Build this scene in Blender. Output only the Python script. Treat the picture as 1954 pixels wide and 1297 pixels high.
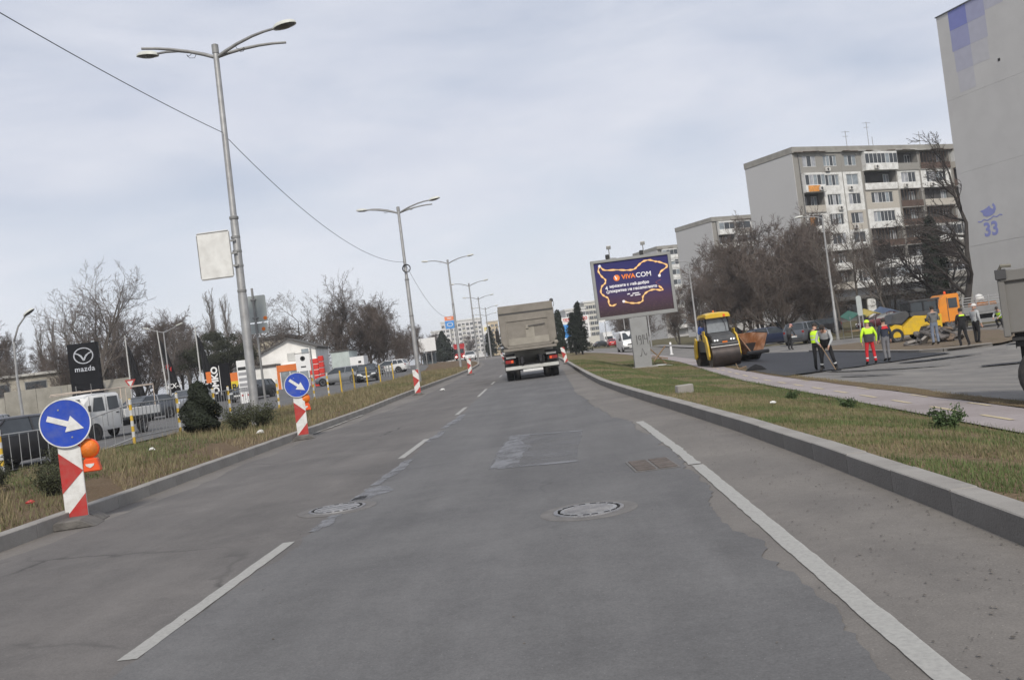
import bpy, bmesh, math, random
from math import sin, cos, pi, radians, atan2, sqrt
from mathutils import Matrix, Vector

scene = bpy.context.scene
for o in list(bpy.data.objects): bpy.data.objects.remove(o)
COL = scene.collection

# ------------------------------------------------------------------ camera
cam_data = bpy.data.cameras.new('camera'); cam = bpy.data.objects.new('camera', cam_data); COL.objects.link(cam)
cam_data.sensor_width = 36.0; cam_data.lens = 1800.0 / 1954.0 * 36.0
cam_data.clip_start = 0.1; cam_data.clip_end = 6000.0
cam.matrix_world = (Matrix.Translation((0, 0, 1.35)) @ Matrix.Rotation(radians(2.7229), 4, 'Z')
                    @ Matrix.Rotation(radians(90.7774), 4, 'X') @ Matrix.Rotation(radians(-7.2), 4, 'Z'))
scene.camera = cam
scene.render.resolution_x = 1024; scene.render.resolution_y = 679

# ------------------------------------------------------------------ sky and sun
SUN_EL, SUN_AZ = radians(40), radians(177)      # azimuth from +Y towards +X
world = bpy.data.worlds.new('World'); scene.world = world; world.use_nodes = True
nt = world.node_tree; N = nt.nodes; N.clear()
def wn(t, **k):
    n = N.new(t)
    for a, b in k.items(): setattr(n, a, b)
    return n
out = wn('ShaderNodeOutputWorld'); bg = wn('ShaderNodeBackground'); bg.inputs[1].default_value = 0.1
sky = wn('ShaderNodeTexSky', sky_type='NISHITA', sun_disc=False, sun_elevation=SUN_EL, sun_rotation=SUN_AZ)
sky.air_density = 1.0; sky.dust_density = 1.5; sky.ozone_density = 1.5
tc = wn('ShaderNodeTexCoord')
mp = wn('ShaderNodeMapping'); mp.inputs['Scale'].default_value = (1.0, 1.0, 3.6); mp.inputs['Rotation'].default_value = (0.10, 0.06, 0.6)
nz = wn('ShaderNodeTexNoise'); nz.inputs['Scale'].default_value = 2.6; nz.inputs['Detail'].default_value = 7; nz.inputs['Roughness'].default_value = 0.55; nz.inputs['Distortion'].default_value = 0.35
rp = wn('ShaderNodeValToRGB'); rp.color_ramp.elements[0].position = 0.28; rp.color_ramp.elements[1].position = 0.58
rp.color_ramp.elements[0].color = (0.60, 0.60, 0.60, 1); rp.color_ramp.elements[1].color = (0.97, 0.97, 0.97, 1)
nz2 = wn('ShaderNodeTexNoise'); nz2.inputs['Scale'].default_value = 5.5; nz2.inputs['Detail'].default_value = 5
cc = wn('ShaderNodeValToRGB'); cc.color_ramp.elements[0].position = 0.3; cc.color_ramp.elements[1].position = 0.75
cc.color_ramp.elements[0].color = (6.5, 6.9, 8.0, 1); cc.color_ramp.elements[1].color = (7.7, 7.95, 8.75, 1)
mx = wn('ShaderNodeMix', data_type='RGBA')
L = nt.links.new
L(tc.outputs['Generated'], mp.inputs[0]); L(mp.outputs[0], nz.inputs['Vector']); L(mp.outputs[0], nz2.inputs['Vector'])
L(nz.outputs['Fac'], rp.inputs[0]); L(nz2.outputs['Fac'], cc.inputs[0])
L(rp.outputs[0], mx.inputs['Factor']); L(sky.outputs[0], mx.inputs['A']); L(cc.outputs[0], mx.inputs['B'])
# veil that whitens towards the horizon
sxyz = wn('ShaderNodeSeparateXYZ'); hz = wn('ShaderNodeValToRGB'); hm = wn('ShaderNodeMix', data_type='RGBA'); hm.inputs['B'].default_value = (9.0, 9.35, 9.9, 1)
hz.color_ramp.elements[0].position = 0.0; hz.color_ramp.elements[0].color = (0.75, 0.75, 0.75, 1); hz.color_ramp.elements[1].position = 0.22; hz.color_ramp.elements[1].color = (0, 0, 0, 1)
L(tc.outputs['Generated'], sxyz.inputs[0]); L(sxyz.outputs['Z'], hz.inputs[0]); L(hz.outputs[0], hm.inputs['Factor']); L(mx.outputs['Result'], hm.inputs['A'])
L(hm.outputs['Result'], bg.inputs[0]); L(bg.outputs[0], out.inputs[0])

sun_data = bpy.data.lights.new('sun', 'SUN'); sun_data.energy = 3.0; sun_data.angle = radians(9); sun_data.color = (1.0, 0.94, 0.85)
sun = bpy.data.objects.new('sun', sun_data); COL.objects.link(sun)
sd = Vector((sin(SUN_AZ) * cos(SUN_EL), cos(SUN_AZ) * cos(SUN_EL), sin(SUN_EL)))
sun.rotation_euler = sd.to_track_quat('Z', 'Y').to_euler(); sun.location = (0, -10, 30)

vs = scene.view_settings
vs.view_transform = 'Standard'; vs.look = 'None'; vs.exposure = 0.0; vs.gamma = 1.0; vs.use_curve_mapping = False
scene.cycles.max_bounces = 6; scene.cycles.transparent_max_bounces = 12

# ------------------------------------------------------------------ helpers
def S(r, g, b):
    f = lambda c: ((c / 255 + 0.055) / 1.055) ** 2.4 if c > 10 else c / 255 / 12.92
    return (f(r), f(g), f(b), 1)
MATS = {}
def mat(name, rgb, rough=0.65, metal=0.0, var=0.12, scale=2.0, bump=0.0, bscale=60.0, spec=0.4, coat=0.0, dirt=None, dirt_amt=0.35, dirt_scale=1.2):
    """procedural material: base colour with noise variation, optional dirt colour and fine bump"""
    if name in MATS: return MATS[name]
    m = bpy.data.materials.new(name); m.use_nodes = True
    nt = m.node_tree; n = nt.nodes; l = nt.links.new
    b = n['Principled BSDF']; tc = n.new('ShaderNodeTexCoord')
    rgb = tuple(rgb[:3])
    nz = n.new('ShaderNodeTexNoise'); nz.inputs['Scale'].default_value = scale; nz.inputs['Detail'].default_value = 6
    l(tc.outputs['Object'], nz.inputs['Vector'])
    cr = n.new('ShaderNodeValToRGB')
    cr.color_ramp.elements[0].position = 0.28; cr.color_ramp.elements[1].position = 0.72
    cr.color_ramp.elements[0].color = (*[max(c * (1 - var), 0) for c in rgb], 1)
    cr.color_ramp.elements[1].color = (*[min(c * (1 + var), 1) for c in rgb], 1)
    l(nz.outputs['Fac'], cr.inputs[0]); last = cr.outputs[0]
    if dirt is not None:
        dn = n.new('ShaderNodeTexNoise'); dn.inputs['Scale'].default_value = dirt_scale; dn.inputs['Detail'].default_value = 8; dn.inputs['Roughness'].default_value = 0.65
        l(tc.outputs['Object'], dn.inputs['Vector'])
        dr = n.new('ShaderNodeValToRGB'); dr.color_ramp.elements[0].position = 0.42; dr.color_ramp.elements[1].position = 0.68
        dr.color_ramp.elements[0].color = (0, 0, 0, 1); dr.color_ramp.elements[1].color = (dirt_amt, dirt_amt, dirt_amt, 1)
        l(dn.outputs['Fac'], dr.inputs[0])
        mx = n.new('ShaderNodeMix'); mx.data_type = 'RGBA'; mx.inputs['B'].default_value = (*dirt[:3], 1)
        l(dr.outputs[0], mx.inputs['Factor']); l(last, mx.inputs['A']); last = mx.outputs['Result']
    l(last, b.inputs['Base Color'])
    b.inputs['Roughness'].default_value = rough; b.inputs['Metallic'].default_value = metal
    b.inputs['Specular IOR Level'].default_value = spec
    if coat: b.inputs['Coat Weight'].default_value = coat; b.inputs['Coat Roughness'].default_value = 0.08
    if bump:
        bn = n.new('ShaderNodeTexNoise'); bn.inputs['Scale'].default_value = bscale; bn.inputs['Detail'].default_value = 4
        l(tc.outputs['Object'], bn.inputs['Vector'])
        bp = n.new('ShaderNodeBump'); bp.inputs['Strength'].default_value = bump; bp.inputs['Distance'].default_value = 0.02
        l(bn.outputs['Fac'], bp.inputs['Height']); l(bp.outputs[0], b.inputs['Normal'])
    MATS[name] = m
    return m

class MB:
    """collects shapes; build() links them as ONE mesh object"""
    def __init__(s): s.v = []; s.f = []; s.T = Matrix()
    def add(s, vs, fs):
        k = len(s.v); s.v += [tuple(s.T @ Vector(p)) for p in vs]; s.f += [tuple(i + k for i in f) for f in fs]; return s
    def box(s, c, d, rz=0, rx=0, ry=0):
        M = Matrix.Translation(c) @ Matrix.Rotation(rz, 4, 'Z') @ Matrix.Rotation(ry, 4, 'Y') @ Matrix.Rotation(rx, 4, 'X')
        vs = [M @ Vector((x * d[0] / 2, y * d[1] / 2, z * d[2] / 2)) for z in (-1, 1) for y in (-1, 1) for x in (-1, 1)]
        return s.add(vs, [(0, 2, 3, 1), (4, 5, 7, 6), (0, 1, 5, 4), (2, 6, 7, 3), (0, 4, 6, 2), (1, 3, 7, 5)])
    def b(s, x0, x1, y0, y1, z0, z1): return s.box(((x0 + x1) / 2, (y0 + y1) / 2, (z0 + z1) / 2), (abs(x1 - x0), abs(y1 - y0), abs(z1 - z0)))
    def tube(s, pts, rad, n=8, cap=True):
        pts = [Vector(p) for p in pts]; m = len(pts)
        if not hasattr(rad, '__len__'): rad = [rad] * m
        vs = []; fs = []
        ref = Vector((0.31, 0.17, 0.93))
        for i, p in enumerate(pts):
            d = (pts[min(i + 1, m - 1)] - pts[max(i - 1, 0)])
            if d.length < 1e-9: d = Vector((0, 0, 1))
            d.normalize()
            if abs(d.dot(ref)) > 0.98: ref = Vector((1, 0, 0))
            a = d.cross(ref).normalized(); c = d.cross(a)
            for j in range(n):
                t = 2 * pi * j / n; vs.append(p + (a * cos(t) + c * sin(t)) * rad[i])
        for i in range(m - 1):
            for j in range(n): fs.append((i * n + j, i * n + (j + 1) % n, (i + 1) * n + (j + 1) % n, (i + 1) * n + j))
        if cap: fs += [tuple(range(n - 1, -1, -1)), tuple((m - 1) * n + j for j in range(n))]
        return s.add(vs, fs)
    def lathe(s, prof, n=20, M=None, close=False):
        """profile of (radius, z) turned round the z axis"""
        vs = []; fs = []; m = len(prof); M = M or Matrix()
        for r, z in prof:
            for j in range(n): t = 2 * pi * j / n; vs.append(M @ Vector((r * cos(t), r * sin(t), z)))
        for i in range(m - 1 + (1 if close else 0)):
            i2 = (i + 1) % m
            for j in range(n): fs.append((i * n + j, i * n + (j + 1) % n, i2 * n + (j + 1) % n, i2 * n + j))
        if not close:
            if prof[0][0] > 1e-6: fs.append(tuple(range(n - 1, -1, -1)))
            if prof[-1][0] > 1e-6: fs.append(tuple((m - 1) * n + j for j in range(n)))
        return s.add(vs, fs)
    def prism(s, poly, a0, a1, axis='x'):
        """2D outline extruded along an axis: 'x': (y,z), 'y': (x,z), 'z': (x,y)"""
        n = len(poly); g = {'x': lambda p, a: (a, p[0], p[1]), 'y': lambda p, a: (p[0], a, p[1]), 'z': lambda p, a: (p[0], p[1], a)}[axis]
        return s.add([g(p, a0) for p in poly] + [g(p, a1) for p in poly],
                     [tuple(range(n - 1, -1, -1)), tuple(range(n, 2 * n))] + [(i, (i + 1) % n, n + (i + 1) % n, n + i) for i in range(n)])
    def loft(s, rings, cap=True):
        n = len(rings[0]); vs = [p for r in rings for p in r]; fs = []
        for i in range(len(rings) - 1):
            for j in range(n): fs.append((i * n + j, i * n + (j + 1) % n, (i + 1) * n + (j + 1) % n, (i + 1) * n + j))
        if cap: fs += [tuple(range(n - 1, -1, -1)), tuple((len(rings) - 1) * n + j for j in range(n))]
        return s.add(vs, fs)
    def ball(s, c, r, n=10, sz=1.0, sx=1.0, sy=1.0):
        M = Matrix.Translation(c) @ Matrix.Diagonal((sx, sy, sz, 1))
        return s.lathe([(max(r * sin(pi * i / n), 1e-4), -r * cos(pi * i / n)) for i in range(n + 1)], max(8, n), M)
    def mesh(s, name, m=None, bevel=0.0, smooth=False, angle=35, fix=True):
        me = bpy.data.meshes.new(name); me.from_pydata([tuple(p) for p in s.v], [], s.f)
        if fix or bevel:
            bm = bmesh.new(); bm.from_mesh(me)
            if fix: bmesh.ops.recalc_face_normals(bm, faces=bm.faces)
            if bevel:
                es = [e for e in bm.edges if len(e.link_faces) == 2 and e.calc_face_angle(0) > 0.6]
                bmesh.ops.bevel(bm, geom=es, offset=bevel, segments=2 if bevel > .02 else 1, affect='EDGES', clamp_overlap=True)
            bm.to_mesh(me); bm.free()
        if smooth:
            for p in me.polygons: p.use_smooth = True
            me.set_sharp_from_angle(angle=radians(angle))
        if m is not None: me.materials.append(m)
        return me
    def build(s, name, m, parent=None, bevel=0.0, smooth=False, angle=35, fix=True, loc=None, rz=0.0):
        o = bpy.data.objects.new(name, s.mesh(name, m, bevel, smooth, angle, fix)); COL.objects.link(o)
        if parent is not None: o.parent = parent
        if loc is not None: o.location = loc
        if rz: o.rotation_euler.z = rz
        return o
def link_mesh(name, me, parent=None, loc=None, rot=None, scale=None):
    o = bpy.data.objects.new(name, me); COL.objects.link(o)
    if parent is not None: o.parent = parent
    if loc is not None: o.location = loc
    if rot is not None: o.rotation_euler = rot
    if scale is not None: o.scale = scale if hasattr(scale, '__len__') else (scale,) * 3
    return o
def tag(o, label=None, cat=None, group=None, kind=None):
    if label: o['label'] = label
    if cat: o['category'] = cat
    if group: o['group'] = group
    if kind: o['kind'] = kind
    return o
def thing(name, loc, rz=0.0, label=None, cat=None, group=None, kind=None):
    o = bpy.data.objects.new(name, None); COL.objects.link(o); o.empty_display_size = 0.2
    o.location = loc; o.rotation_euler.z = rz
    return tag(o, label, cat, group, kind)
KIDS = {}
def copy_tree(o, parent=None):
    c = o.copy(); COL.objects.link(c); c.parent = parent
    for ch in o.children: copy_tree(ch, c)
    return c
def text_mesh(body, size, depth=0.004, bold=0.0, align='CENTER', shear=0.0, space=1.0):
    cu = bpy.data.curves.new('lettering', 'FONT'); cu.body = body; cu.size = size; cu.extrude = depth; cu.offset = bold
    cu.align_x = align; cu.align_y = 'CENTER'; cu.shear = shear; cu.space_character = space; cu.resolution_u = 3; cu.small_caps_scale = 0.76
    for ch_, fm_ in zip(body, cu.body_format):
        if ch_ == 'н': fm_.use_small_caps = True
    ob = bpy.data.objects.new('lettering', cu); COL.objects.link(ob)
    bpy.context.view_layer.update()
    me = bpy.data.meshes.new_from_object(ob.evaluated_get(bpy.context.evaluated_depsgraph_get()))
    bpy.data.objects.remove(ob); return me
def text(name, body, size, m, parent, loc, rot=(pi / 2, 0, 0), **k):
    """lettering standing upright, read from the -Y side of its parent"""
    me = text_mesh(body, size, **k); me.materials.clear(); me.materials.append(m)
    return link_mesh(name, me, parent, loc, rot)
def gz(x, y, dz=0.0): return (x, y, G(x, y) + dz)
def lerp_tab(t, v):
    if v <= t[0][0]: return t[0][1]
    for (a, fa), (b, fb) in zip(t, t[1:]):
        if v <= b: return fa + (fb - fa) * (v - a) / (b - a)
    return t[-1][1]
ROAD_Z = [(30,0),(45,.1),(65,.25),(95,.52),(120,.75),(150,1.0),(200,1.15),(400,1.2)]
KERB_R = [(-20,2.36),(5,2.31),(8,2.28),(12.4,2.12),(17,1.84),(22.4,1.51),(29,1.2),(36.7,.95),(48,.68),(60,.42),(75,.0),(90,-.7),(105,-1.7),(120,-3.0),(150,-6.5),(200,-14),(300,-34)]
KERB_L = [(-20,-5.72),(9,-5.82),(11.6,-5.9),(22.4,-6.2),(42,-6.75),(65,-7.0),(80,-7.35),(95,-8.1),(110,-9.4),(130,-12),(160,-17),(200,-25),(300,-48)]
FENCE_X = [(-20,-12.2),(20,-12),(50,-12),(80,-12.6),(95,-13.6),(110,-15.5),(130,-18),(160,-23),(200,-31),(300,-54)]
LOT_Z = [(0,-.2),(45,-.12),(60,.1),(75,.4),(90,.6),(120,.95),(150,1.1),(400,1.2)]
def road_z(y): return lerp_tab(ROAD_Z, y)
def kerb_r(y): return lerp_tab(KERB_R, y)
def kerb_l(y): return lerp_tab(KERB_L, y)
def fence_x(y): return lerp_tab(FENCE_X, y)
def G(x, y):
    """height of the ground at (x, y)"""
    rz = road_z(y); kr = kerb_r(y); kl = kerb_l(y); fx = fence_x(y)
    if x > kr:
        d = x - kr
        return rz + lerp_tab([(0,0),(.02,.15),(.8,.13),(1.8,.0),(3.0,-.36),(5.2,-.5),(7,-.62),(9.5,-.85),(12,-1.0),(40,-1.1),(400,-1.1)], d)
    if x < kl:
        d = kl - x; w = max(kl - fx, 1.0)
        if d < w: return rz + lerp_tab([(0,0),(.02,.15),(.25*w,.24),(.6*w,.26),(w,.2)], d)
        e = d - w; a = min(e / .8, 1.0)
        return (rz + .2) * (1 - a) + lerp_tab(LOT_Z, y) * a
    return rz

# ------------------------------------------------------------------ ground, roads, kerbs
def asphalt(name, base, dust, patch=0.18, crack=0.5, stretch=0.22, speck=0.25, rough=0.85):
    """worn asphalt: wheel-track streaks along the road, blotches, speckle and hairline cracks"""
    m = bpy.data.materials.new(name); m.use_nodes = True
    nt = m.node_tree; n = nt.nodes; l = nt.links.new; b = n['Principled BSDF']; tc = n.new('ShaderNodeTexCoord')
    def noise(sc, det=5, ro=0.55, vec=None, dist=0.0):
        k = n.new('ShaderNodeTexNoise'); k.inputs['Scale'].default_value = sc; k.inputs['Detail'].default_value = det
        k.inputs['Roughness'].default_value = ro; k.inputs['Distortion'].default_value = dist; l(vec or tc.outputs['Object'], k.inputs['Vector']); return k.outputs['Fac']
    def ramp(fac, p0, p1, c0, c1):
        k = n.new('ShaderNodeValToRGB'); e = k.color_ramp.elements; e[0].position = p0; e[1].position = p1
        e[0].color = c0 if hasattr(c0, '__len__') else (c0,) * 3 + (1,); e[1].color = c1 if hasattr(c1, '__len__') else (c1,) * 3 + (1,)
        l(fac, k.inputs[0]); return k.outputs[0]
    def mix(a, bb, fac, mode='MIX', f=1.0):
        k = n.new('ShaderNodeMix'); k.data_type = 'RGBA'; k.blend_type = mode
        if fac is not None: l(fac, k.inputs['Factor'])
        else: k.inputs['Factor'].default_value = f
        for s_, v_ in (('A', a), ('B', bb)):
            if hasattr(v_, 'is_linked') or hasattr(v_, 'links'): l(v_, k.inputs[s_])
            else: k.inputs[s_].default_value = (*v_[:3], 1)
        return k.outputs['Result']
    mp = n.new('ShaderNodeMapping'); mp.inputs['Scale'].default_value = (1.0, stretch * 0.35, 1.0); l(tc.outputs['Object'], mp.inputs[0])
    streak = noise(1.6, 5, 0.6, mp.outputs[0])
    blot = noise(0.55, 7, 0.6, None, 0.4)
    c = mix(base, dust, ramp(blot, 0.38, 0.68, 0.0, 0.85))
    c = mix(c, (1, 1, 1), None, 'MULTIPLY', 0.0)
    sm = ramp(streak, 0.3, 0.7, 1 - patch, 1 + patch * 0.0 + 0.0 if False else 1.0)
    c = mix(c, sm, None, 'MULTIPLY', 1.0)
    sp = ramp(noise(85, 3, 0.7), 0.30, 0.72, 1 - speck, 1.0 + speck * .4)
    c = mix(c, sp, None, 'MULTIPLY', 1.0)
    c = mix(c, ramp(noise(17, 6, 0.7), 0.32, 0.66, 0.95, 1.07), None, 'MULTIPLY', 1.0)
    c = mix(c, ramp(noise(3.2, 8, 0.72, None, 0.6), 0.36, 0.64, 0.95, 1.07), None, 'MULTIPLY', 1.0)
    vp = n.new('ShaderNodeTexVoronoi'); vp.inputs['Scale'].default_value = 26; l(tc.outputs['Object'], vp.inputs['Vector'])
    c = mix(c, tuple(min(x * 1.7, 1) for x in dust[:3]), ramp(vp.outputs['Distance'], 0.05, 0.10, 0.55, 0.0))
    # oil spots
    c = mix(c, tuple(x * 0.45 for x in base[:3]), ramp(noise(2.3, 3, 0.5), 0.70, 0.76, 0.0, 0.35))
    if crack:
        dn = n.new('ShaderNodeTexNoise'); dn.inputs['Scale'].default_value = 1.7; dn.inputs['Detail'].default_value = 5; l(tc.outputs['Object'], dn.inputs['Vector'])
        av = n.new('ShaderNodeMix'); av.data_type = 'VECTOR'; av.inputs['Factor'].default_value = 0.35; l(tc.outputs['Object'], av.inputs['A']); l(dn.outputs['Color'], av.inputs['B'])
        vo = n.new('ShaderNodeTexVoronoi'); vo.feature = 'DISTANCE_TO_EDGE'; vo.inputs['Scale'].default_value = 0.45; l(av.outputs['Result'], vo.inputs['Vector'])
        line = ramp(vo.outputs['Distance'], 0.0, 0.012, 1.0, 0.0)
        gate = ramp(noise(0.4, 2, 0.5), 0.5, 0.62, 0.0, crack)
        lm = mix(line, gate, None, 'MULTIPLY', 1.0)
        c = mix(c, tuple(x * 0.35 for x in base[:3]), lm)
    l(c, b.inputs['Base Color']); b.inputs['Roughness'].default_value = rough; b.inputs['Specular IOR Level'].default_value = 0.3
    bp = n.new('ShaderNodeBump'); bp.inputs['Strength'].default_value = 0.35; bp.inputs['Distance'].default_value = 0.006
    l(noise(140, 3, 0.6), bp.inputs['Height']); l(bp.outputs[0], b.inputs['Normal'])
    MATS[name] = m; return m

def earth(name, cols, scale=1.2, bump=0.6, fine=30):
    """soil and turf: several colours laid in blotches"""
    m = bpy.data.materials.new(name); m.use_nodes = True
    nt = m.node_tree; n = nt.nodes; l = nt.links.new; b = n['Principled BSDF']; tc = n.new('ShaderNodeTexCoord')
    a = n.new('ShaderNodeTexNoise'); a.inputs['Scale'].default_value = scale; a.inputs['Detail'].default_value = 9; a.inputs['Roughness'].default_value = 0.7
    l(tc.outputs['Object'], a.inputs['Vector'])
    r = n.new('ShaderNodeValToRGB'); e = r.color_ramp.elements
    k = len(cols)
    for i, cc_ in enumerate(cols):
        pos = 0.30 + 0.40 * i / (k - 1)
        el = e[i] if i < 2 else e.new(pos)
        el.position = pos; el.color = (*cc_[:3], 1)
    l(a.outputs['Fac'], r.inputs[0])
    f = n.new('ShaderNodeTexNoise'); f.inputs['Scale'].default_value = fine; f.inputs['Detail'].default_value = 4; l(tc.outputs['Object'], f.inputs['Vector'])
    fr = n.new('ShaderNodeValToRGB'); fr.color_ramp.elements[0].position = 0.3; fr.color_ramp.elements[0].color = (0.55, 0.55, 0.55, 1); fr.color_ramp.elements[1].position = 0.7
    l(f.outputs['Fac'], fr.inputs[0])
    x = n.new('ShaderNodeMix'); x.data_type = 'RGBA'; x.blend_type = 'MULTIPLY'; x.inputs['Factor'].default_value = 1.0
    l(r.outputs[0], x.inputs['A']); l(fr.outputs[0], x.inputs['B']); l(x.outputs['Result'], b.inputs['Base Color'])
    b.inputs['Roughness'].default_value = 0.95; b.inputs['Specular IOR Level'].default_value = 0.1
    bp = n.new('ShaderNodeBump'); bp.inputs['Strength'].default_value = bump; bp.inputs['Distance'].default_value = 0.05; l(f.outputs['Fac'], bp.inputs['Height']); l(bp.outputs[0], b.inputs['Normal'])
    MATS[name] = m; return m

def sheet(name, xl, xr, ys, nx, dz, m, zf=G, kind='structure', parent=None):
    vs = []; fs = []
    for y in ys:
        a, c = xl(y), xr(y)
        for i in range(nx + 1):
            x = a + (c - a) * i / nx; vs.append((x, y, zf(x, y) + dz))
    w = nx + 1
    for j in range(len(ys) - 1):
        for i in range(nx): fs.append((j * w + i, j * w + i + 1, (j + 1) * w + i + 1, (j + 1) * w + i))
    me = bpy.data.meshes.new(name); me.from_pydata(vs, [], fs); me.materials.append(m)
    for p in me.polygons: p.use_smooth = True
    o = link_mesh(name, me, parent)
    if parent is None: tag(o, kind=kind)
    return o
def frange(a, b, s):
    n = max(1, int(round((b - a) / s))); return [a + (b - a) * i / n for i in range(n + 1)]
rnd = random.Random(7)
_rag = [rnd.uniform(-1, 1) for _ in range(4096)]
def rag(t, k=0):
    """1D value noise for ragged edges"""
    s_ = 0.0; amp = 1.0
    for o_ in range(4):
        u = t * (2 ** o_) + 97.3 * k + 31.7 * o_; i = math.floor(u); f = u - i; f = f * f * (3 - 2 * f)
        s_ += amp * (_rag[i % 4096] * (1 - f) + _rag[(i + 1) % 4096] * f); amp *= 0.55
    return s_ / 2.0

A_OLD = asphalt('asphalt shoulder', (0.160, 0.148, 0.136), (0.222, 0.205, 0.184), 0.10, 0.35, 0.5)
A_LEFT = asphalt('asphalt left lane', (0.132, 0.124, 0.118), (0.186, 0.173, 0.162), 0.22, 0.9)
A_RIGHT = asphalt('asphalt right lane', (0.132, 0.130, 0.130), (0.176, 0.173, 0.170), 0.22, 0.35)
A_SIDE = asphalt('asphalt side street', (0.175, 0.167, 0.158), (0.27, 0.253, 0.228), 0.2, 0.8, 1.5)
A_FRESH = asphalt('asphalt fresh', (0.022, 0.023, 0.027), (0.036, 0.037, 0.042), 0.2, 0.0, 1.0, 0.5, 0.6)
A_LOT = asphalt('asphalt parking', (0.120, 0.118, 0.116), (0.17, 0.165, 0.16), 0.2, 0.5, 1.0)
A_SMEAR = mat('bitumen smear', (0.20, 0.202, 0.212), 0.6, var=0.12, scale=3, bump=0.2)
def _patchy(m, lo, hi, sc):
    """worn away in places: noise-driven transparency"""
    n = m.node_tree.nodes; l = m.node_tree.links.new; tc = n.new('ShaderNodeTexCoord'); k = n.new('ShaderNodeTexNoise'); k.inputs['Scale'].default_value = sc; k.inputs['Detail'].default_value = 8; k.inputs['Roughness'].default_value = .7
    l(tc.outputs['Object'], k.inputs['Vector']); r = n.new('ShaderNodeValToRGB'); r.color_ramp.elements[0].position = lo; r.color_ramp.elements[0].color = (0, 0, 0, 1); r.color_ramp.elements[1].position = hi; r.color_ramp.elements[1].color = (.85, .85, .85, 1)
    l(k.outputs['Fac'], r.inputs[0]); l(r.outputs[0], n['Principled BSDF'].inputs['Alpha'])
_patchy(A_SMEAR, .30, .56, 2.6)
E_VERGE = earth('verge turf', [(0.085, 0.125, 0.035), (0.115, 0.14, 0.045), (0.225, 0.175, 0.10), (0.20, 0.145, 0.095), (0.10, 0.13, 0.04)], 0.55)
E_MEDIAN = earth('median soil', [(0.11, 0.11, 0.045), (0.165, 0.118, 0.075), (0.185, 0.135, 0.088), (0.155, 0.112, 0.07)], 0.6)
E_DIRT = earth('bare dirt', [(0.17, 0.13, 0.095), (0.22, 0.175, 0.13), (0.15, 0.125, 0.07)], 1.6)
E_LAND = earth('rough land', [(0.10, 0.10, 0.045), (0.14, 0.12, 0.065), (0.09, 0.085, 0.05)], 0.15, 0.3, 6)
E_DRY = earth('dry grass strip', [(0.21, 0.16, 0.085), (0.17, 0.125, 0.08), (0.15, 0.14, 0.06)], 1.8)

# terrain: one sheet to the horizon
xs = [-2500, -900, -400, -200, -120, -80, -60] + frange(-46, 60, 1.6) + [75, 100, 140, 220, 400, 900, 2500]
ysT = [-60, -30] + frange(-12, 120, 2.0) + frange(124, 200, 6) + [220, 260, 300, 400, 600, 1000, 2000, 4000]
vs_, fs_ = [], []
for y in ysT:
    for x in xs: vs_.append((x, y, min(G(x - .7, y), G(x, y), G(x + .7, y)) - 0.14))
w_ = len(xs)
for j in range(len(ysT) - 1):
    for i in range(w_ - 1): fs_.append((j * w_ + i, j * w_ + i + 1, (j + 1) * w_ + i + 1, (j + 1) * w_ + i))
me = bpy.data.meshes.new('ground'); me.from_pydata(vs_, [], fs_); me.materials.append(E_LAND)
tag(link_mesh('ground', me), kind='structure')

RZ = lambda x, y: road_z(y)
ysR = frange(-12, 60, 1.0) + frange(63, 130, 3)[0:] + frange(136, 290, 7)
sheet('road', lambda y: kerb_l(y) - 0.02, lambda y: kerb_r(y) + 0.02, ysR, 8, 0.0, A_OLD, RZ)
SEAM = lambda y: (-2.36 if y < 12 else lerp_tab([(12, -2.36), (24, -2.6), (38, -2.95), (60, -3.4), (90, -4.3), (120, -6.3), (150, -11)], y))
ysF = frange(-6, 26, 0.06) + frange(26.5, 130, 1.5)
REDGE = lambda y: lerp_tab([(-10, 1.1), (6, 1.1), (12, 1.16), (15, 1.05), (18, .78), (22, .55), (30, .35), (40, .25), (60, -.1), (90, -1.2), (130, -4.6)], y)
sheet('right_lane', lambda y: SEAM(y) + 0.09 * rag(y * 0.9, 1) + .04 * rag(y * 3.5, 14), lambda y: REDGE(y) - .04 + 0.10 * rag(y * 0.8, 2) + 0.07 * rag(y * 2.6, 12) + .05 * rag(y * 9, 13), ysF, 5, 0.005, A_RIGHT, RZ)
sheet('left_lane', lambda y: kerb_l(y) + lerp_tab([(0, .42), (20, .38), (27, .55), (35, .95), (46, 1.0), (60, .7), (90, .5)], y) + 0.16 * rag(y * 0.5, 3), lambda y: SEAM(y) + 0.09 * rag(y * 0.9, 1) + .04 * rag(y * 3.5, 14) + .01, ysF, 5, 0.003, A_LEFT, RZ)
def blob_sheet(name, outline, dz, m, zf=RZ, jag=0.05, seg=8, kind='structure'):
    """flat patch with an uneven outline"""
    pts = []
    for i, (x, y) in enumerate(outline):
        x2, y2 = outline[(i + 1) % len(outline)]
        for k in range(seg):
            t = k / seg; pts.append((x + (x2 - x) * t + jag * rag(i * 3.1 + t * 4, 5), y + (y2 - y) * t + jag * rag(i * 3.1 + t * 4, 6)))
    bm = bmesh.new(); vv = [bm.verts.new((x, y, zf(x, y) + dz)) for x, y in pts]
    f = bm.faces.new(vv); bmesh.ops.triangulate(bm, faces=[f])
    for f in bm.faces:
        if f.normal.z < 0: f.normal_flip()
    me = bpy.data.meshes.new(name); bm.to_mesh(me); bm.free(); me.materials.append(m)
    return tag(link_mesh(name, me), kind=kind)
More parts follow.
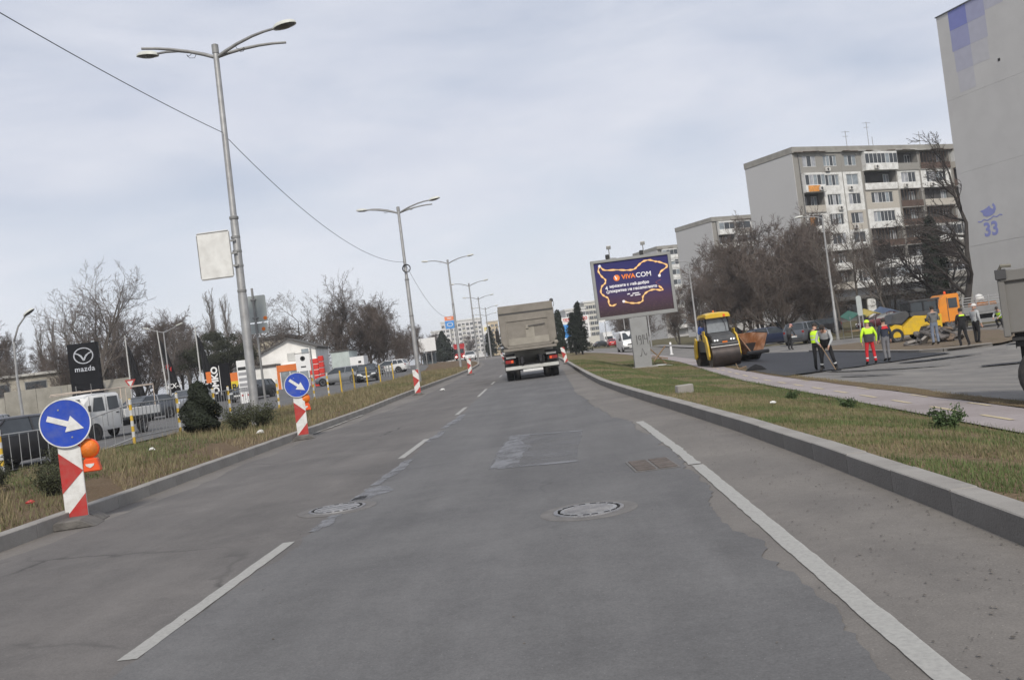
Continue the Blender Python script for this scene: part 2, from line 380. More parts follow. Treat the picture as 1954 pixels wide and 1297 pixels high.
# lighter bitumen residue along the seam and a square repair patch
for i, (y0, y1, w) in enumerate([(8.2, 8.9, .10), (8.9, 10.2, .16), (9.9, 10.9, .34), (11.0, 13.6, .14), (16.2, 18.4, .13), (19.0, 23.0, .17)]):
    sx = SEAM((y0 + y1) / 2)
    blob_sheet('bitumen_smear', [(sx - .03, y0), (sx + w * .5, y0 + .1), (sx + w, (y0 + y1) / 2), (sx + w * .55, y1), (sx - .02, y1 - .1)], 0.009, A_SMEAR, jag=0.06)
blob_sheet('bitumen_smear', [(-.98, 11.3), (-.62, 11.2), (-.66, 12.6), (-.55, 13.4), (-.72, 14.4), (-.62, 15.2), (-.95, 15.3), (-1.0, 13.4)], 0.009, A_SMEAR, jag=0.07)
blob_sheet('bitumen_smear', [(-.95, 15.3), (.2, 14.75), (.22, 14.86), (-.9, 15.45)], 0.010, A_SMEAR, jag=0.03)
blob_sheet('bitumen_smear', [(-.9, 11.15), (.05, 10.95), (.06, 11.1), (-.86, 11.32)], 0.010, A_SMEAR, jag=0.03)

A_FILM = mat('dusty repair film', (0.185, 0.186, 0.192), 0.8, var=0.1, scale=3)
_patchy(A_FILM, .30, .75, 1.3)
blob_sheet('repair_patch', [(-1.0, 11.2), (.05, 10.95), (.2, 14.8), (-.95, 15.35)], 0.0075, A_FILM, jag=0.06)
# painted lines
W_PAINT = mat('road paint', (0.40, 0.395, 0.37), 0.8, var=0.05, scale=30, dirt=(0.25, 0.245, 0.235), dirt_amt=0.5, dirt_scale=40)
_patchy(W_PAINT, .22, .30, 22)
Y_PAINT = mat('path paint', (0.55, 0.46, 0.27), 0.7, var=0.10, scale=4, dirt=(0.28, 0.25, 0.25), dirt_amt=0.5, dirt_scale=6)
def line(name, fx, y0, y1, w, m, zf=RZ, dz=0.0075, seed=0, jag=0.007, step=0.04):
    ys = frange(y0, y1, step)
    return sheet(name, lambda y: fx(y) - w / 2 + jag * rag(y * 7.3, 10 + seed), lambda y: fx(y) + w / 2 + jag * rag(y * 6.1, 20 + seed), ys, 1, dz, m, zf)
CL = lambda y: lerp_tab([(0, -2.45), (8, -2.45), (17, -2.55), (26, -2.76), (38, -3.05), (60, -3.5), (90, -4.4), (120, -6.4)], y)
for i, (a, c) in enumerate([(-4.3, -1.3), (4.86, 7.85), (13.9, 16.9), (23.2, 26.3), (32.0, 37.5), (41.5, 44.5), (50.5, 53.5), (59.5, 62.5), (68.5, 71.5), (77.5, 80.5)]):
    line('lane_dash', CL, a, c, 0.105, W_PAINT, seed=i)
line('edge_line', lambda y: 1.235 + (0.0 if y < 12 else -0.02 * (y - 12)), -6, 9.55, 0.118, W_PAINT, seed=31)
line('edge_line', lambda y: 1.22 - 0.018 * max(y - 11, 0), 9.62, 15.2, 0.12, W_PAINT, seed=32, jag=0.018)
sheet('kerb_mortar', lambda y: kerb_l(y) + .05, lambda y: kerb_l(y) + .07 + .16 * max(rag(y * .9, 43) + .2, 0), frange(20.5, 29, .1), 1, .02, mat('pale mortar', (.36, .35, .32), .9, var=.25, scale=5, bump=.5), RZ)

# kerbs of single stones
CONC = mat('kerb concrete', (0.30, 0.285, 0.262), 0.9, var=0.14, scale=2.5, bump=0.4, bscale=70, dirt=(0.12, 0.11, 0.10), dirt_amt=0.5, dirt_scale=1.6)
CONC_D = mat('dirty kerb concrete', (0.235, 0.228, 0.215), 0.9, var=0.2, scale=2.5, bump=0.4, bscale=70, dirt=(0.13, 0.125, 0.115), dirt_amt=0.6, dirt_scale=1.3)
CONC_F = mat('shaded kerb face', (0.175, 0.166, 0.155), 0.95, var=0.2, scale=2.0, bump=0.5, bscale=60, dirt=(0.10, 0.092, 0.085), dirt_amt=0.7, dirt_scale=1.1)
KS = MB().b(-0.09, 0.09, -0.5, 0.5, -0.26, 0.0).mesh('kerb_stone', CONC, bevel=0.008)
KS.materials.append(CONC_F)                          # side faces: shade painted in as a darker, grimy tone
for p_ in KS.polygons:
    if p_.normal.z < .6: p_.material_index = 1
KS2 = KS.copy(); KS2.materials.clear(); KS2.materials.append(CONC); KS2.materials.append(CONC_D)  # left kerb: sides toned for shade the same way, in dirtier concrete
def kerb_line(label, pts, h, me, seed, step=1.0):
    """row of kerb stones laid end to end along a polyline"""
    root = thing('kerb', (pts[0][0], pts[0][1], 0), kind='structure'); r2 = random.Random(seed); base = Vector(root.location)
    knots = [Vector((x, y)) for x, y in pts]; q = [knots[0].copy()]; left = step
    for p0, p1 in zip(knots, knots[1:]):
        d = (p1 - p0).length; t = left
        while t <= d: q.append(p0.lerp(p1, t / d)); t += step
        left = t - d
    for p0, p1 in zip(q, q[1:]):
        c_ = (p0 + p1) / 2; e_ = p1 - p0
        link_mesh('kerb_stone', me, root, Vector((c_.x, c_.y, h(c_.x, c_.y) + r2.uniform(-.003, .003))) - base, (0, r2.uniform(-.01, .01), atan2(-e_.x, e_.y)), (1, e_.length, 1))
    return root
pr = [(kerb_r(y) + .09, y) for y in frange(-3, 120, 3)]
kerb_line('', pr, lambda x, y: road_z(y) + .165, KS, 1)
pl = [(kerb_l(y) - .09, y) for y in frange(2, 130, 3)]
kerb_line('', pl, lambda x, y: road_z(y) + .16, KS2, 2)

# right verge, cycle path, side street
PATH_N = [(-20, 5.15), (11.5, 5.37), (19.7, 5.57), (32, 5.75), (40, 6.1), (48, 6.6), (56, 6.95), (70, 6.9), (90, 6.2), (110, 5.0), (140, 2.0), (200, -6), (300, -26)]
path_n = lambda y: lerp_tab(PATH_N, y); path_f = lambda y: path_n(y) + lerp_tab([(28, 1.5), (40, 1.15), (50, 1.1), (60, 1.5)], y)
ysP = frange(-10, 60, 1.0) + frange(63, 130, 3) + frange(136, 290, 7)
sheet('verge', lambda y: kerb_r(y) + .16, lambda y: path_n(y) + .03, ysP, 10, -0.012, E_VERGE)
PAVE = bpy.data.materials.new('path pavers'); PAVE.use_nodes = True
def _pave():
    nt = PAVE.node_tree; n = nt.nodes; l = nt.links.new; b = n['Principled BSDF']; tc = n.new('ShaderNodeTexCoord')
    br = n.new('ShaderNodeTexBrick'); br.inputs['Scale'].default_value = 5.0; br.inputs['Mortar Size'].default_value = 0.012
    br.inputs['Color1'].default_value = (0.31, 0.275, 0.272, 1); br.inputs['Color2'].default_value = (0.35, 0.31, 0.308, 1); br.inputs['Mortar'].default_value = (0.22, 0.19, 0.18, 1)
    l(tc.outputs['Object'], br.inputs['Vector'])
    nz = n.new('ShaderNodeTexNoise'); nz.inputs['Scale'].default_value = 0.7; nz.inputs['Detail'].default_value = 7; l(tc.outputs['Object'], nz.inputs['Vector'])
    r = n.new('ShaderNodeValToRGB'); r.color_ramp.elements[0].position = .3; r.color_ramp.elements[0].color = (.78, .76, .74, 1); r.color_ramp.elements[1].position = .7; r.color_ramp.elements[1].color = (1, 1, 1, 1)
    l(nz.outputs['Fac'], r.inputs[0])
    x = n.new('ShaderNodeMix'); x.data_type = 'RGBA'; x.blend_type = 'MULTIPLY'; x.inputs['Factor'].default_value = 1
    l(br.outputs['Color'], x.inputs['A']); l(r.outputs[0], x.inputs['B']); l(x.outputs['Result'], b.inputs['Base Color']); b.inputs['Roughness'].default_value = .9
_pave()
sheet('cycle_path', path_n, path_f, ysP, 5, 0.012, PAVE)
ysD = frange(7.15, 45, 2.0)
for i, y in enumerate(ysD): line('path_dash', lambda t: path_n(t) + .58, y, y + 1.0, .085, Y_PAINT, G, .019, seed=50 + i, jag=.006, step=.25)
for i, y in enumerate([15.6, 18.4, 22.0, 27.5]): line('path_dash', lambda t: path_f(t) - .16, y, y + .9, .07, Y_PAINT, G, .019, seed=80 + i, jag=.02, step=.15)
sheet('dry_strip', lambda y: path_f(y) - .02 + .10 * rag(y * .7, 61), lambda y: path_f(y) + .55 + .25 * rag(y * .35, 62), frange(-8, 60, .3), 3, 0.02, E_DRY)
SIDE_R = [(-20, 60), (58, 60), (62, 45), (68, 30), (72, 20), (76, 16.7), (88, 13.5), (135, 12.5), (200, 6), (300, -10)]
side_r = lambda y: lerp_tab(SIDE_R, y)
sheet('side_street', lambda y: path_f(y) - .1, side_r, frange(-10, 130, 1.3) + frange(136, 290, 7), 26, -0.01, A_SIDE)
FR_L = [(31.5, 7.25), (36, 7.35), (40, 7.6), (50, 8.3), (58, 8.9), (66, 9.6)]
FR_R = [(31.5, 7.5), (34.8, 9.75), (38.4, 12.6), (39.8, 16.0), (41.2, 15.95), (50, 15.2), (57, 14.7), (66, 12.6)]
sheet('fresh_asphalt', lambda y: lerp_tab(FR_L, y) + .08 * rag(y, 63), lambda y: lerp_tab(FR_R, y) + .25 * rag(y * 1.1, 64), frange(31.5, 66, .25), 12, 0.035, A_FRESH)
for i, (cx, cy, rx, ry) in enumerate([(9.5, 29.5, .9, .25), (12.2, 33.5, 1.3, .3), (15.0, 31, 1.6, .3), (12.5, 24.0, 1.2, .25), (18, 27, 1.5, .4), (10.4, 33.6, 1.1, .4), (14.6, 37.2, 1.6, .35)]):
    blob_sheet('tar_stain', [(cx + rx * cos(t), cy + ry * sin(t)) for t in [k * pi / 4 for k in range(8)]], .03, A_FRESH if i % 2 == 0 else A_RIGHT, G, jag=.3, seg=4)
sheet('far_pavement', lambda y: side_r(y) + .0, lambda y: side_r(y) + 1.6, frange(68, 130, 2), 3, .10, mat('pavement slabs', (.25, .24, .23), .9, var=.2, scale=1.5))
# dirt island behind its kerb
isl = [(14.75, 56.6), (15.3, 49.5), (15.85, 42.8), (16.6, 41.9), (18.6, 41.7)]
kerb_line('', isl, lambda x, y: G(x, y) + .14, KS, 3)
sheet('dirt_island', lambda y: lerp_tab([(41.6, 16.8), (43, 16), (57, 14.9), (60, 17)], y), lambda y: lerp_tab([(41.6, 19), (46, 23.5), (57, 25), (60, 22)], y) + .4 * rag(y, 65), frange(41.6, 60, .6), 8, .09, E_DIRT)

# left median and the street beyond the fence
sheet('median', lambda y: fence_x(y) - .1, lambda y: kerb_l(y) - .16, ysP, 10, -0.012, E_MEDIAN)
sheet('left_street', lambda y: fence_x(y) - 34, lambda y: fence_x(y) - .05, frange(-10, 130, 2) + frange(136, 290, 7), 24, 0.01, A_LOT)

# manholes and drain
IRON = mat('cast iron', (0.19, 0.19, 0.20), 0.55, 0.25, var=0.25, scale=9, bump=0.5, bscale=50, dirt=(0.27, 0.26, 0.25), dirt_amt=0.7, dirt_scale=5)
RING = mat('manhole ring', (0.145, 0.138, 0.132), 0.9, var=0.2, scale=7, bump=0.4)
GAP = mat('dark gap', (0.02, 0.02, 0.02), 0.9)
PALE_C = mat('worn cover', (0.24, 0.24, 0.245), 0.6, 0.1, var=0.3, scale=7, bump=0.6, bscale=40)
for (x, y), lab in (((0.08, 7.68), 'round iron manhole cover in the middle of the right lane'), ((-2.42, 9.46), 'round iron manhole cover on the centre line of the road')):
    t = thing('manhole', (x, y, .006), .4 * x, lab, 'manhole', 'manhole covers in the road')
    MB().lathe([(.29, 0), (.29, .004), (.395, .004), (.40, 0)], 40).build('ring', RING, t)
    MB().lathe([(.255, 0.004), (.255, .013), (.287, .013), (.29, .004)], 40).build('frame', IRON, t)
    c = MB(); c.lathe([(.0001, .014), (.23, .014), (.236, .004)], 40).build('cover', PALE_C, t)
    for k in range(18):
        a = 2 * pi * k / 18 + rnd.uniform(-.05, .05)
        if rnd.random() < .75: MB().box((.247 * cos(a), .247 * sin(a), .010), (.05, .02, .012), rz=a + pi / 2).build('slot', GAP, t)
    for k in range(-3, 4):
        hw = sqrt(max(.2 ** 2 - (k * .055) ** 2, 0)); MB().box((0, k * .055, .0155), (hw * 2, .016, .006)).build('rib', IRON, t, bevel=.002)
t = thing('drain_cover', (.82, 9.95, .006), .05, 'sunken brown drain grate beside the white edge line', 'drain cover')
BRN = mat('drain blocks', (0.105, 0.088, 0.078), 0.9, var=0.25, scale=8, bump=.4)
MB().b(-.23, .23, -.42, .42, 0, .006).build('bed', RING, t)
for i in range(2):
    for j in range(5): MB().box((-.11 + .22 * i, -.32 + .16 * j, .010), (.19, .125, .012)).build('block', BRN, t, bevel=.004)

# ------------------------------------------------------------------ street furniture
GALV = mat('galvanised steel', (0.38, 0.38, 0.375), 0.5, 0.55, var=0.16, scale=3, dirt=(0.2, 0.19, 0.18), dirt_amt=0.4, dirt_scale=4)
GALV_D = mat('dull steel', (0.27, 0.27, 0.265), 0.6, 0.4, var=0.2, scale=4)
S_WHITE = mat('sign white', (0.68, 0.68, 0.66), 0.5, var=0.06, dirt=(0.38, 0.36, 0.32), dirt_amt=0.6, dirt_scale=8)
S_BACK = mat('sign back', (0.67, 0.67, 0.645), 0.6, var=0.08, scale=2, dirt=(0.4, 0.39, 0.36), dirt_amt=.4, dirt_scale=3)
S_BLUE = mat('sign blue', (0.014, 0.058, 0.40), 0.45, var=0.14, scale=5, dirt=(.09, .12, .32), dirt_amt=.55, dirt_scale=7)
S_RED = mat('sign red', (0.43, 0.025, 0.022), 0.5, var=0.12, dirt=(0.28, 0.12, 0.10), dirt_amt=.55, dirt_scale=8)
ORANGE = mat('orange lamp lens', (0.75, 0.18, 0.012), 0.35, var=0.25, scale=9, bump=.5, bscale=70, dirt=(.45, .16, .05), dirt_amt=.5, dirt_scale=8)
ORANGE_B = mat('orange plastic', (0.72, 0.09, 0.02), 0.45, var=0.1)
RUBBER = mat('recycled rubber', (0.115, 0.108, 0.10), 0.95, var=0.25, scale=8, bump=0.6, bscale=60, dirt=(0.2, 0.185, 0.165), dirt_amt=.5, dirt_scale=4)
BLACK = mat('black plastic', (0.02, 0.02, 0.021), 0.6, var=0.2, scale=4)
BLK_MET = mat('black metal', (0.025, 0.025, 0.027), 0.5, 0.3, var=0.2)

def beacon(loc, rz, label, disc=False, lamp=True, tilt=0.0, h=1.0, ang=0.0, group='striped traffic beacons along the kerbs'):
    t = thing('traffic_beacon', loc, rz, label, 'traffic beacon', group)
    b = MB()                                            # rubber foot: two sloped plates
    b.prism([(-.30, 0), (-.13, .10), (.13, .10), (.30, 0)], -.40, .02, 'y')
    b.prism([(-.26, 0), (-.12, .095), (.12, .095), (.26, 0)], .09, .42, 'y')
    b.prism([(-.10, 0.0), (-.08, .06), (.08, .06), (.10, 0)], .015, .10, 'y')
    b.build('base', RUBBER, t, bevel=.012)
    hold = t
    z0 = .09
    brd = MB().b(-.125, .125, -.014, .014, z0, z0 + h).build('board', S_WHITE, t, bevel=.006)
    for k in (0, 1, 2):                                  # red slanted bars with an arrow kink, as flat print
        pass
    def stripe(poly):
        pp = [(x, min(max(z, 0), h)) for x, z in poly]
        MB().prism([(x, z + z0) for x, z in pp], -.0185, -.0145, 'y').build('stripe', S_RED, brd)
    w = .125
    stripe([(-w, 0.0), (w, 0.0), (w, .27)])
    stripe([(-w, .285), (w, .53), (w, .535), (-w, .76)] if True else [])
    stripe([(-.02, h), (w, .80), (w, h)])
    MB().tube([(0, .03, .05), (0, .03, z0 + h - .02 + (.45 if disc else 0))], .021, 8).build('post', GALV, t)
    if disc:
        c = (0, -.035, z0 + h + .13 + .02)
        M = Matrix.Translation(c) @ Matrix.Rotation(pi / 2, 4, 'X')
        d = MB().lathe([(.0001, .012), (.272, .012), (.272, -.006), (.0001, -.006)], 48, M).build('disc', S_BLUE, t, smooth=True)
        MB().lathe([(.272, .016), (.285, .016), (.285, -.010), (.272, -.010)], 48, M, close=True).build('rim', S_WHITE, d, smooth=True)
        aw = MB(); aw.T = Matrix.Translation((c[0], c[1] - .012, c[2])) @ Matrix.Rotation(ang, 4, 'Y')
        aw.prism([(-.205, -.032), (.03, -.032), (.03, -.098), (.215, 0), (.03, .098), (.03, .032), (-.205, .032)], -.008, -.002, 'y')
        aw.build('arrow', S_WHITE, d)
        for bx_, bz_ in ((-.06, .16), (.06, -.17)): MB().lathe([(.0001, .006), (.010, .005), (.012, 0)], 8, Matrix.Translation((c[0] + bx_, c[1] - .012, c[2] + bz_)) @ Matrix.Rotation(pi / 2, 4, 'X')).build('bolt', GALV_D, d)
    if lamp:
        c = (lamp if lamp is not True else .20, .05, z0 + h - .18)
        l = MB(); M = Matrix.Translation((c[0], c[1], c[2])) @ Matrix.Rotation(pi / 2, 4, 'X')
        l.lathe([(.0001, .075), (.04, .07), (.085, .05), (.108, .02), (.108, -.02), (.085, -.05), (.04, -.07), (.0001, -.075)], 20, M)
        wl = l.build('warning_lamp', ORANGE, t, smooth=True)
        MB().lathe([(.108, .028), (.118, .022), (.118, -.022), (.108, -.028)], 20, M, close=True).build('lens_ring', ORANGE_B, wl)
        MB().prism([(c[0] - .085, c[2] - .27), (c[0] + .115, c[2] - .27), (c[0] + .085, c[2] - .115), (c[0] - .06, c[2] - .115)], c[1] - .055, c[1] + .055, 'y').build('battery_box', ORANGE_B, wl, bevel=.012)
        MB().prism([(c[0] - .045, c[2] - .175), (c[0] + .055, c[2] - .175), (c[0] + .045, c[2] - .20), (c[0] + .005, c[2] - .225), (c[0] - .035, c[2] - .20)], c[1] - .062, c[1] - .056, 'y').build('sticker', S_WHITE, wl)
    if tilt: t.rotation_euler.y = tilt
    return t
beacon((-5.80, 10.75, .0), .22, 'nearest red and white striped beacon with blue arrow disc and round orange lamp', True, True, ang=radians(22), h=.95)
beacon((-6.02, 21.3, .0), .2, 'second striped beacon with a small blue arrow disc, orange lamp behind its board', True, .13, ang=radians(40))
beacon((-6.2, 40.2, .06), .15, 'striped beacon without disc at the foot of the second lamp post', False, False)
beacon((-6.05, 63, .24), .12, 'small distant striped beacon on the left kerb, just left of the tipper truck', False, False)
beacon((-4.9, 86, .45), .9, 'far striped beacon leaning left beside the tipper truck wheel', False, False, tilt=-.5)
beacon((-4.6, 84, .44), .4, 'far striped beacon partly behind the tipper truck, right of the leaning one', False, False, tilt=-.12)
beacon((.42, 60.5, .23), .1, 'striped beacon leaning against the right kerb beyond the tipper truck', False, False, tilt=-.16)

# double-armed street lamps
LAMP_W = mat('lamp housing', (0.52, 0.53, 0.49), 0.5, var=.08)
LENS_D = mat('lamp lens', (0.09, 0.09, 0.085), 0.25, var=.1, coat=.4)
def lamp_heads():
    h = MB().lathe([(.0001, 0.135), (.10, .13), (.17, .10), (.20, .05), (.205, .0), (.0001, 0.0)], 16, Matrix.Diagonal((1.75, 1, 1, 1)))
    return h.mesh('lamp_head', LAMP_W, smooth=True), MB().lathe([(.0001, -.05), (.10, -.045), (.16, -.02), (.185, .002), (.0001, .002)], 16, Matrix.Diagonal((1.75, 1, 1, 1))).mesh('lens', LENS_D, smooth=True)
HEAD, LENS = lamp_heads()
def double_lamp(loc, label, rz=0.0, H=10.1, lean=0.0, bare=True, group='double-armed street lamps on the median', heads=True):
    t = thing('street_lamp', loc, rz, label, 'street lamp', group); t.rotation_euler.y = lean
    p = MB().lathe([(.125, -.2), (.125, 3.6), (.112, 3.75), (.11, 5.7), (.09, 5.85), (.078, H - .25), (.078, H)], 16).build('pole', GALV, t, smooth=True)
    MB().lathe([(.095, H - .02), (.095, H + .22), (.06, H + .24)], 14).build('cap', GALV_D, t, smooth=True)
    for k, zc in enumerate((3.72, 5.78)): MB().lathe([(.118, zc), (.128, zc + .02), (.128, zc + .08), (.10, zc + .1)], 16).build('collar', GALV_D, t, smooth=True)
    for sx, sy, up, has in ((-1, .33, .36, True), (-1, -.33, .24, False), (1, -.33, .30, True), (1, .33, .24, False)):
        if not has and not bare: continue
        pts = [(sx * (.05 + 1.85 * u), sy * (1.85 * u) * .8, H - .12 + up * (1 - (1 - u) ** 2) * 1.35) for u in (0, .15, .35, .6, .8, 1.0)]
        a = MB().tube(pts, [.05, .047, .045, .04, .037, .034], 10).build('arm', GALV_D, t, smooth=True)
        if has:
            ang = atan2(sy * .8, sx); e = Vector(pts[-1]) + Vector((cos(ang) * .28, sin(ang) * .28, -.01))
            h = link_mesh('lamp_head', HEAD, t, e, (0, radians(-6), ang)); l = link_mesh('lens', LENS, h)
        MB().tube([(sx * .62, sy * .5, H + .08), (sx * .66, sy * .42, H - .02), (sx * .78, sy * .2, H - .03), (sx * .82, sy * .05, H + .04)], .008, 5).build('cable', BLACK, t)
    return t
double_lamp((-8.62, 26, .25), 'nearest tall double-armed grey street lamp carrying a large sign back', H=10.5, lean=.012)
double_lamp((-8.0, 53, .38), 'second double-armed street lamp with a coiled cable hung on its pole', H=9.75)
double_lamp((-9.05, 86, .62), 'third double-armed street lamp from the front on the median', H=9.7, bare=False)
double_lamp((-9.95, 116, .71), 'fourth double-armed street lamp from the front on the median', H=9.6, bare=False)
double_lamp((-11.35, 146, .97), 'fifth double-armed street lamp from the front, left of the tipper truck', H=9.4, bare=False)
double_lamp((-12.6, 176, 1.06), 'sixth double-armed street lamp from the front, close to the tipper truck', H=9.1, bare=False)
double_lamp((-14.8, 206, 1.1), 'seventh and farthest double-armed street lamp beside the tipper truck', H=9.1, bare=False)
# coil and fittings on the lamps
c = MB(); 
for k in range(3): c.tube([(-7.92 + (.20 + .012 * k) * cos(a), 52.86 - .03 * k, 6.82 + (.20 + .012 * k) * sin(a)) for a in [j * pi / 10 for j in range(21)]], .022, 6)
tag(c.build('cable_coil', BLACK), 'black cable rolled into a ring high on the second lamp post', 'cable')
def wire(name, a, b, sag, r, label):
    a, b = Vector(a), Vector(b); pts = []
    for k in range(25):
        u = k / 24; p = a.lerp(b, u); p.z -= sag * 4 * u * (1 - u); pts.append(p)
    return tag(MB().tube(pts, r, 5).build(name, mat('cable sheath', (.09, .095, .105), .7)), label, 'cable', 'overhead cables between the lamp posts')
wire('overhead_cable', (-8.25, -4, 8.5), (-8.53, 25.88, 8.46), .55, .010, 'thin overhead cable coming in from the upper left to the nearest lamp post')
wire('overhead_cable', (-8.53, 26.1, 8.40), (-8.0, 52.9, 7.2), .95, .010, 'thin overhead cable sagging between the first and second lamp posts')
wire('overhead_cable', (-7.95, 53.1, 7.0), (-9.05, 85.9, 5.6), 1.3, .010, 'thin overhead cable sagging beyond the second lamp post')
# sign plates
def rounded(w, h, r=.08, n=5):
    pts = []
    for cx, cy, a0 in ((w / 2 - r, h / 2 - r, 0), (-w / 2 + r, h / 2 - r, pi / 2), (-w / 2 + r, -h / 2 + r, pi), (w / 2 - r, -h / 2 + r, 3 * pi / 2)):
        pts += [(cx + r * cos(a0 + pi / 2 * k / n), cy + r * sin(a0 + pi / 2 * k / n)) for k in range(n + 1)]
    return pts
t = thing('sign_plate', (-8.57, 25.85, 5.08), .0, 'large blank off-white sign back fixed to the nearest lamp post', 'road sign')
MB().prism([(x - .58, z) for x, z in rounded(.95, 1.34)], -.03, -.012, 'y').build('plate', S_BACK, t, bevel=.004)
rim = MB()
for a, b_ in (((-1.03, .64), (-.13, .64)), ((-1.03, -.64), (-.13, -.64)), ((-1.04, -.6), (-1.04, .6)), ((-.12, -.6), (-.12, .6))):
    rim.tube([(a[0], -.034, a[1]), (b_[0], -.034, b_[1])], .012, 6)
rim.build('rim', GALV_D, t)
for z in (.35, 0, -.35): MB().box((-.12, .0, z), (.32, .05, .05)).build('bracket', GALV_D, t)
for z in (.45, .05, -.35): MB().lathe([(.122, z - .03), (.13, z - .03), (.13, z + .03), (.122, z + .03)], 14, Matrix.Translation((0, .15, 0)), close=True).build('clamp', GALV_D, t)
t = thing('road_sign', (-8.93, 28, .26), .0, 'pair of grey sign backs on a slim post behind the nearest lamp post', 'road sign')
MB().tube([(0, 0, -.2), (0, 0, 4.0)], .035, 10).build('post', GALV_D, t, smooth=True)
S_GRN = mat('sign grey back', (.40, .43, .42), .5, .2, var=.08)
MB().prism([(x + .03, z + 3.37) for x, z in rounded(.66, .80, .05)], .04, .055, 'y').build('plate', S_GRN, t)
MB().prism([(x + .06, z + 2.78) for x, z in rounded(.55, .30, .04)], .04, .055, 'y').build('plate', S_GRN, t)
for x, z in ((.29, 3.07), (.20, 2.75)): MB().lathe([(.0001, .012), (.055, .008), (.058, 0)], 14, Matrix.Translation((x, .036, z)) @ Matrix.Rotation(pi / 2, 4, 'X')).build('reflector', ORANGE, t)
for z in (3.65, 3.1): MB().box((0, .0, z), (.16, .09, .04)).build('clamp', GALV_D, t)

# pedestrian railing: steel panels between yellow and white posts
Y_POST = mat('yellow post paint', (0.62, 0.40, 0.03), 0.5, var=.12, scale=5, dirt=(.3, .24, .1), dirt_amt=.4, dirt_scale=6)
W_POST = mat('white post paint', (0.52, 0.52, 0.50), 0.5, var=.12, scale=5)
RAIL = mat('railing steel', (0.30, 0.305, 0.305), 0.5, 0.4, var=.15)
fence = thing('pedestrian_railing', (fence_x(17), 17, 0), 0, 'grey steel railing with yellow and white banded posts along the left median', 'railing')
base = Vector(fence.location)
band_y = MB().lathe([(.042, 0), (.042, .15)], 10).mesh('band', Y_POST); band_w = MB().lathe([(.045, 0), (.045, .15)], 10).mesh('band', W_POST); solid = MB().lathe([(.042, -.1), (.042, 1.2), (.02, 1.22)], 10).mesh('post', Y_POST)
BAR = MB().tube([(0, 0, .14), (0, 0, 1.06)], .0105, 5).mesh('bar', RAIL)
fence_posts = [(-15.2, 20.9), (-14.1, 22.9), (-13.1, 24.6)] + [(fence_x(y), y) for y in (25.7, 28.9, 32.0, 33.5, 36.6, 39.4, 42.2, 45.2, 48.1, 51.1, 54.7, 58.9, 63.8, 69.5)]
gaps = {8, 9, 11, 12, 14, 15, 16}
prev = None
for k, (x, y) in enumerate(fence_posts):
    p = Vector((x, y, G(x + .05, y)))
    if k != 2:
        post = link_mesh('post', solid, fence, p - base)
        if k < 12:
            for j in range(8):
                if j % 2: link_mesh('band', band_w, post, (0, 0, j * .15))
    if prev is not None and k not in gaps:
        d = p - prev
        for z in (1.07, .13): MB().tube([prev - base + Vector((0, 0, z)) + d * .02, p - base + Vector((0, 0, z)) - d * .02], .018, 6).build('rail', RAIL, fence)
        nb = max(3, int(d.length / .24))
        for j in range(1, nb): link_mesh('bar', BAR, fence, prev - base + d * (j / nb), (rnd.uniform(-.01, .01), rnd.uniform(-.01, .01), 0))
    prev = p
# distant railing on the far side of the left street
fr2 = thing('street_railing', (-16, 84, .6), 0, 'distant grey railing beyond the parked cars, left of the second lamp', 'railing')
for j in range(9):
    MB().tube([(j * -.75 + 1, j * 2.6, -.2), (j * -.75 + 1, j * 2.6, 1.1)], .05, 6).build('post', RAIL, fr2)
    if j < 8:
        for z in (.45, .75, 1.05): MB().tube([(j * -.75 + 1, j * 2.6, z), (j * -.75 + .25, j * 2.6 + 2.6, z)], .035, 5).build('rail', RAIL, fr2)

# dealership pylon, flags and small signs across the left street
PYL = mat('pylon black', (0.006, 0.006, 0.008), 0.5, var=.15, spec=.15)
CHROME = mat('chrome lettering', (0.75, 0.76, 0.78), 0.2, 0.8, var=.05)
WHT = mat('white board', (0.70, 0.70, 0.69), 0.5, var=.05)
t = thing('pylon_sign', (-40.9, 80, .46), radians(8), 'tall black pylon sign with a silver winged ring emblem and silver name', 'pylon sign')
MB().b(-1.28, 1.28, -.2, .2, -.1, 6.4).build('body', PYL, t, bevel=.03)
e = MB()
M = Matrix.Translation((.05, -.24, 5.30)) @ Matrix.Rotation(pi / 2, 4, 'X') @ Matrix.Diagonal((1.0, .84, 1, 1))
e.lathe([(.72, 0), (.74, .05), (.84, .05), (.86, 0)], 40, M, close=True)
em = e.build('emblem_ring', CHROME, t, smooth=True)
w = MB(); w.prism([(-.72, 5.65), (-.40, 5.53), (-.12, 5.35), (.05, 5.05), (.22, 5.35), (.50, 5.53), (.82, 5.65), (.80, 5.53), (.50, 5.41), (.30, 5.21), (.12, 4.87), (-.02, 4.87), (-.20, 5.21), (-.40, 5.41), (-.70, 5.53)], -.30, -.23, 'y')
w.build('emblem_wing', CHROME, em)
text('lettering', 'mazda', .62, CHROME, t, (.02, -.215, 4.15), bold=.012, space=1.1)
t = thing('yield_sign', (-38.0, 82, .5), 0, 'small red and white yield triangle behind the white crew-cab truck', 'road sign')
MB().tube([(0, 0, 0), (0, 0, 2.2)], .04, 6).build('post', GALV, t)
MB().prism([(-.5, 2.75), (.5, 2.75), (0, 1.9)], -.06, -.04, 'y').build('plate', S_RED, t); MB().prism([(-.28, 2.62), (.28, 2.62), (0, 2.14)], -.07, -.061, 'y').build('face', S_WHITE, t)
FLAG = mat('flag cloth black', (0.010, 0.010, 0.012), 0.8, var=.2, scale=3)
FLAG_R = mat('flag print red', (0.35, 0.02, 0.02), 0.8, var=.2)
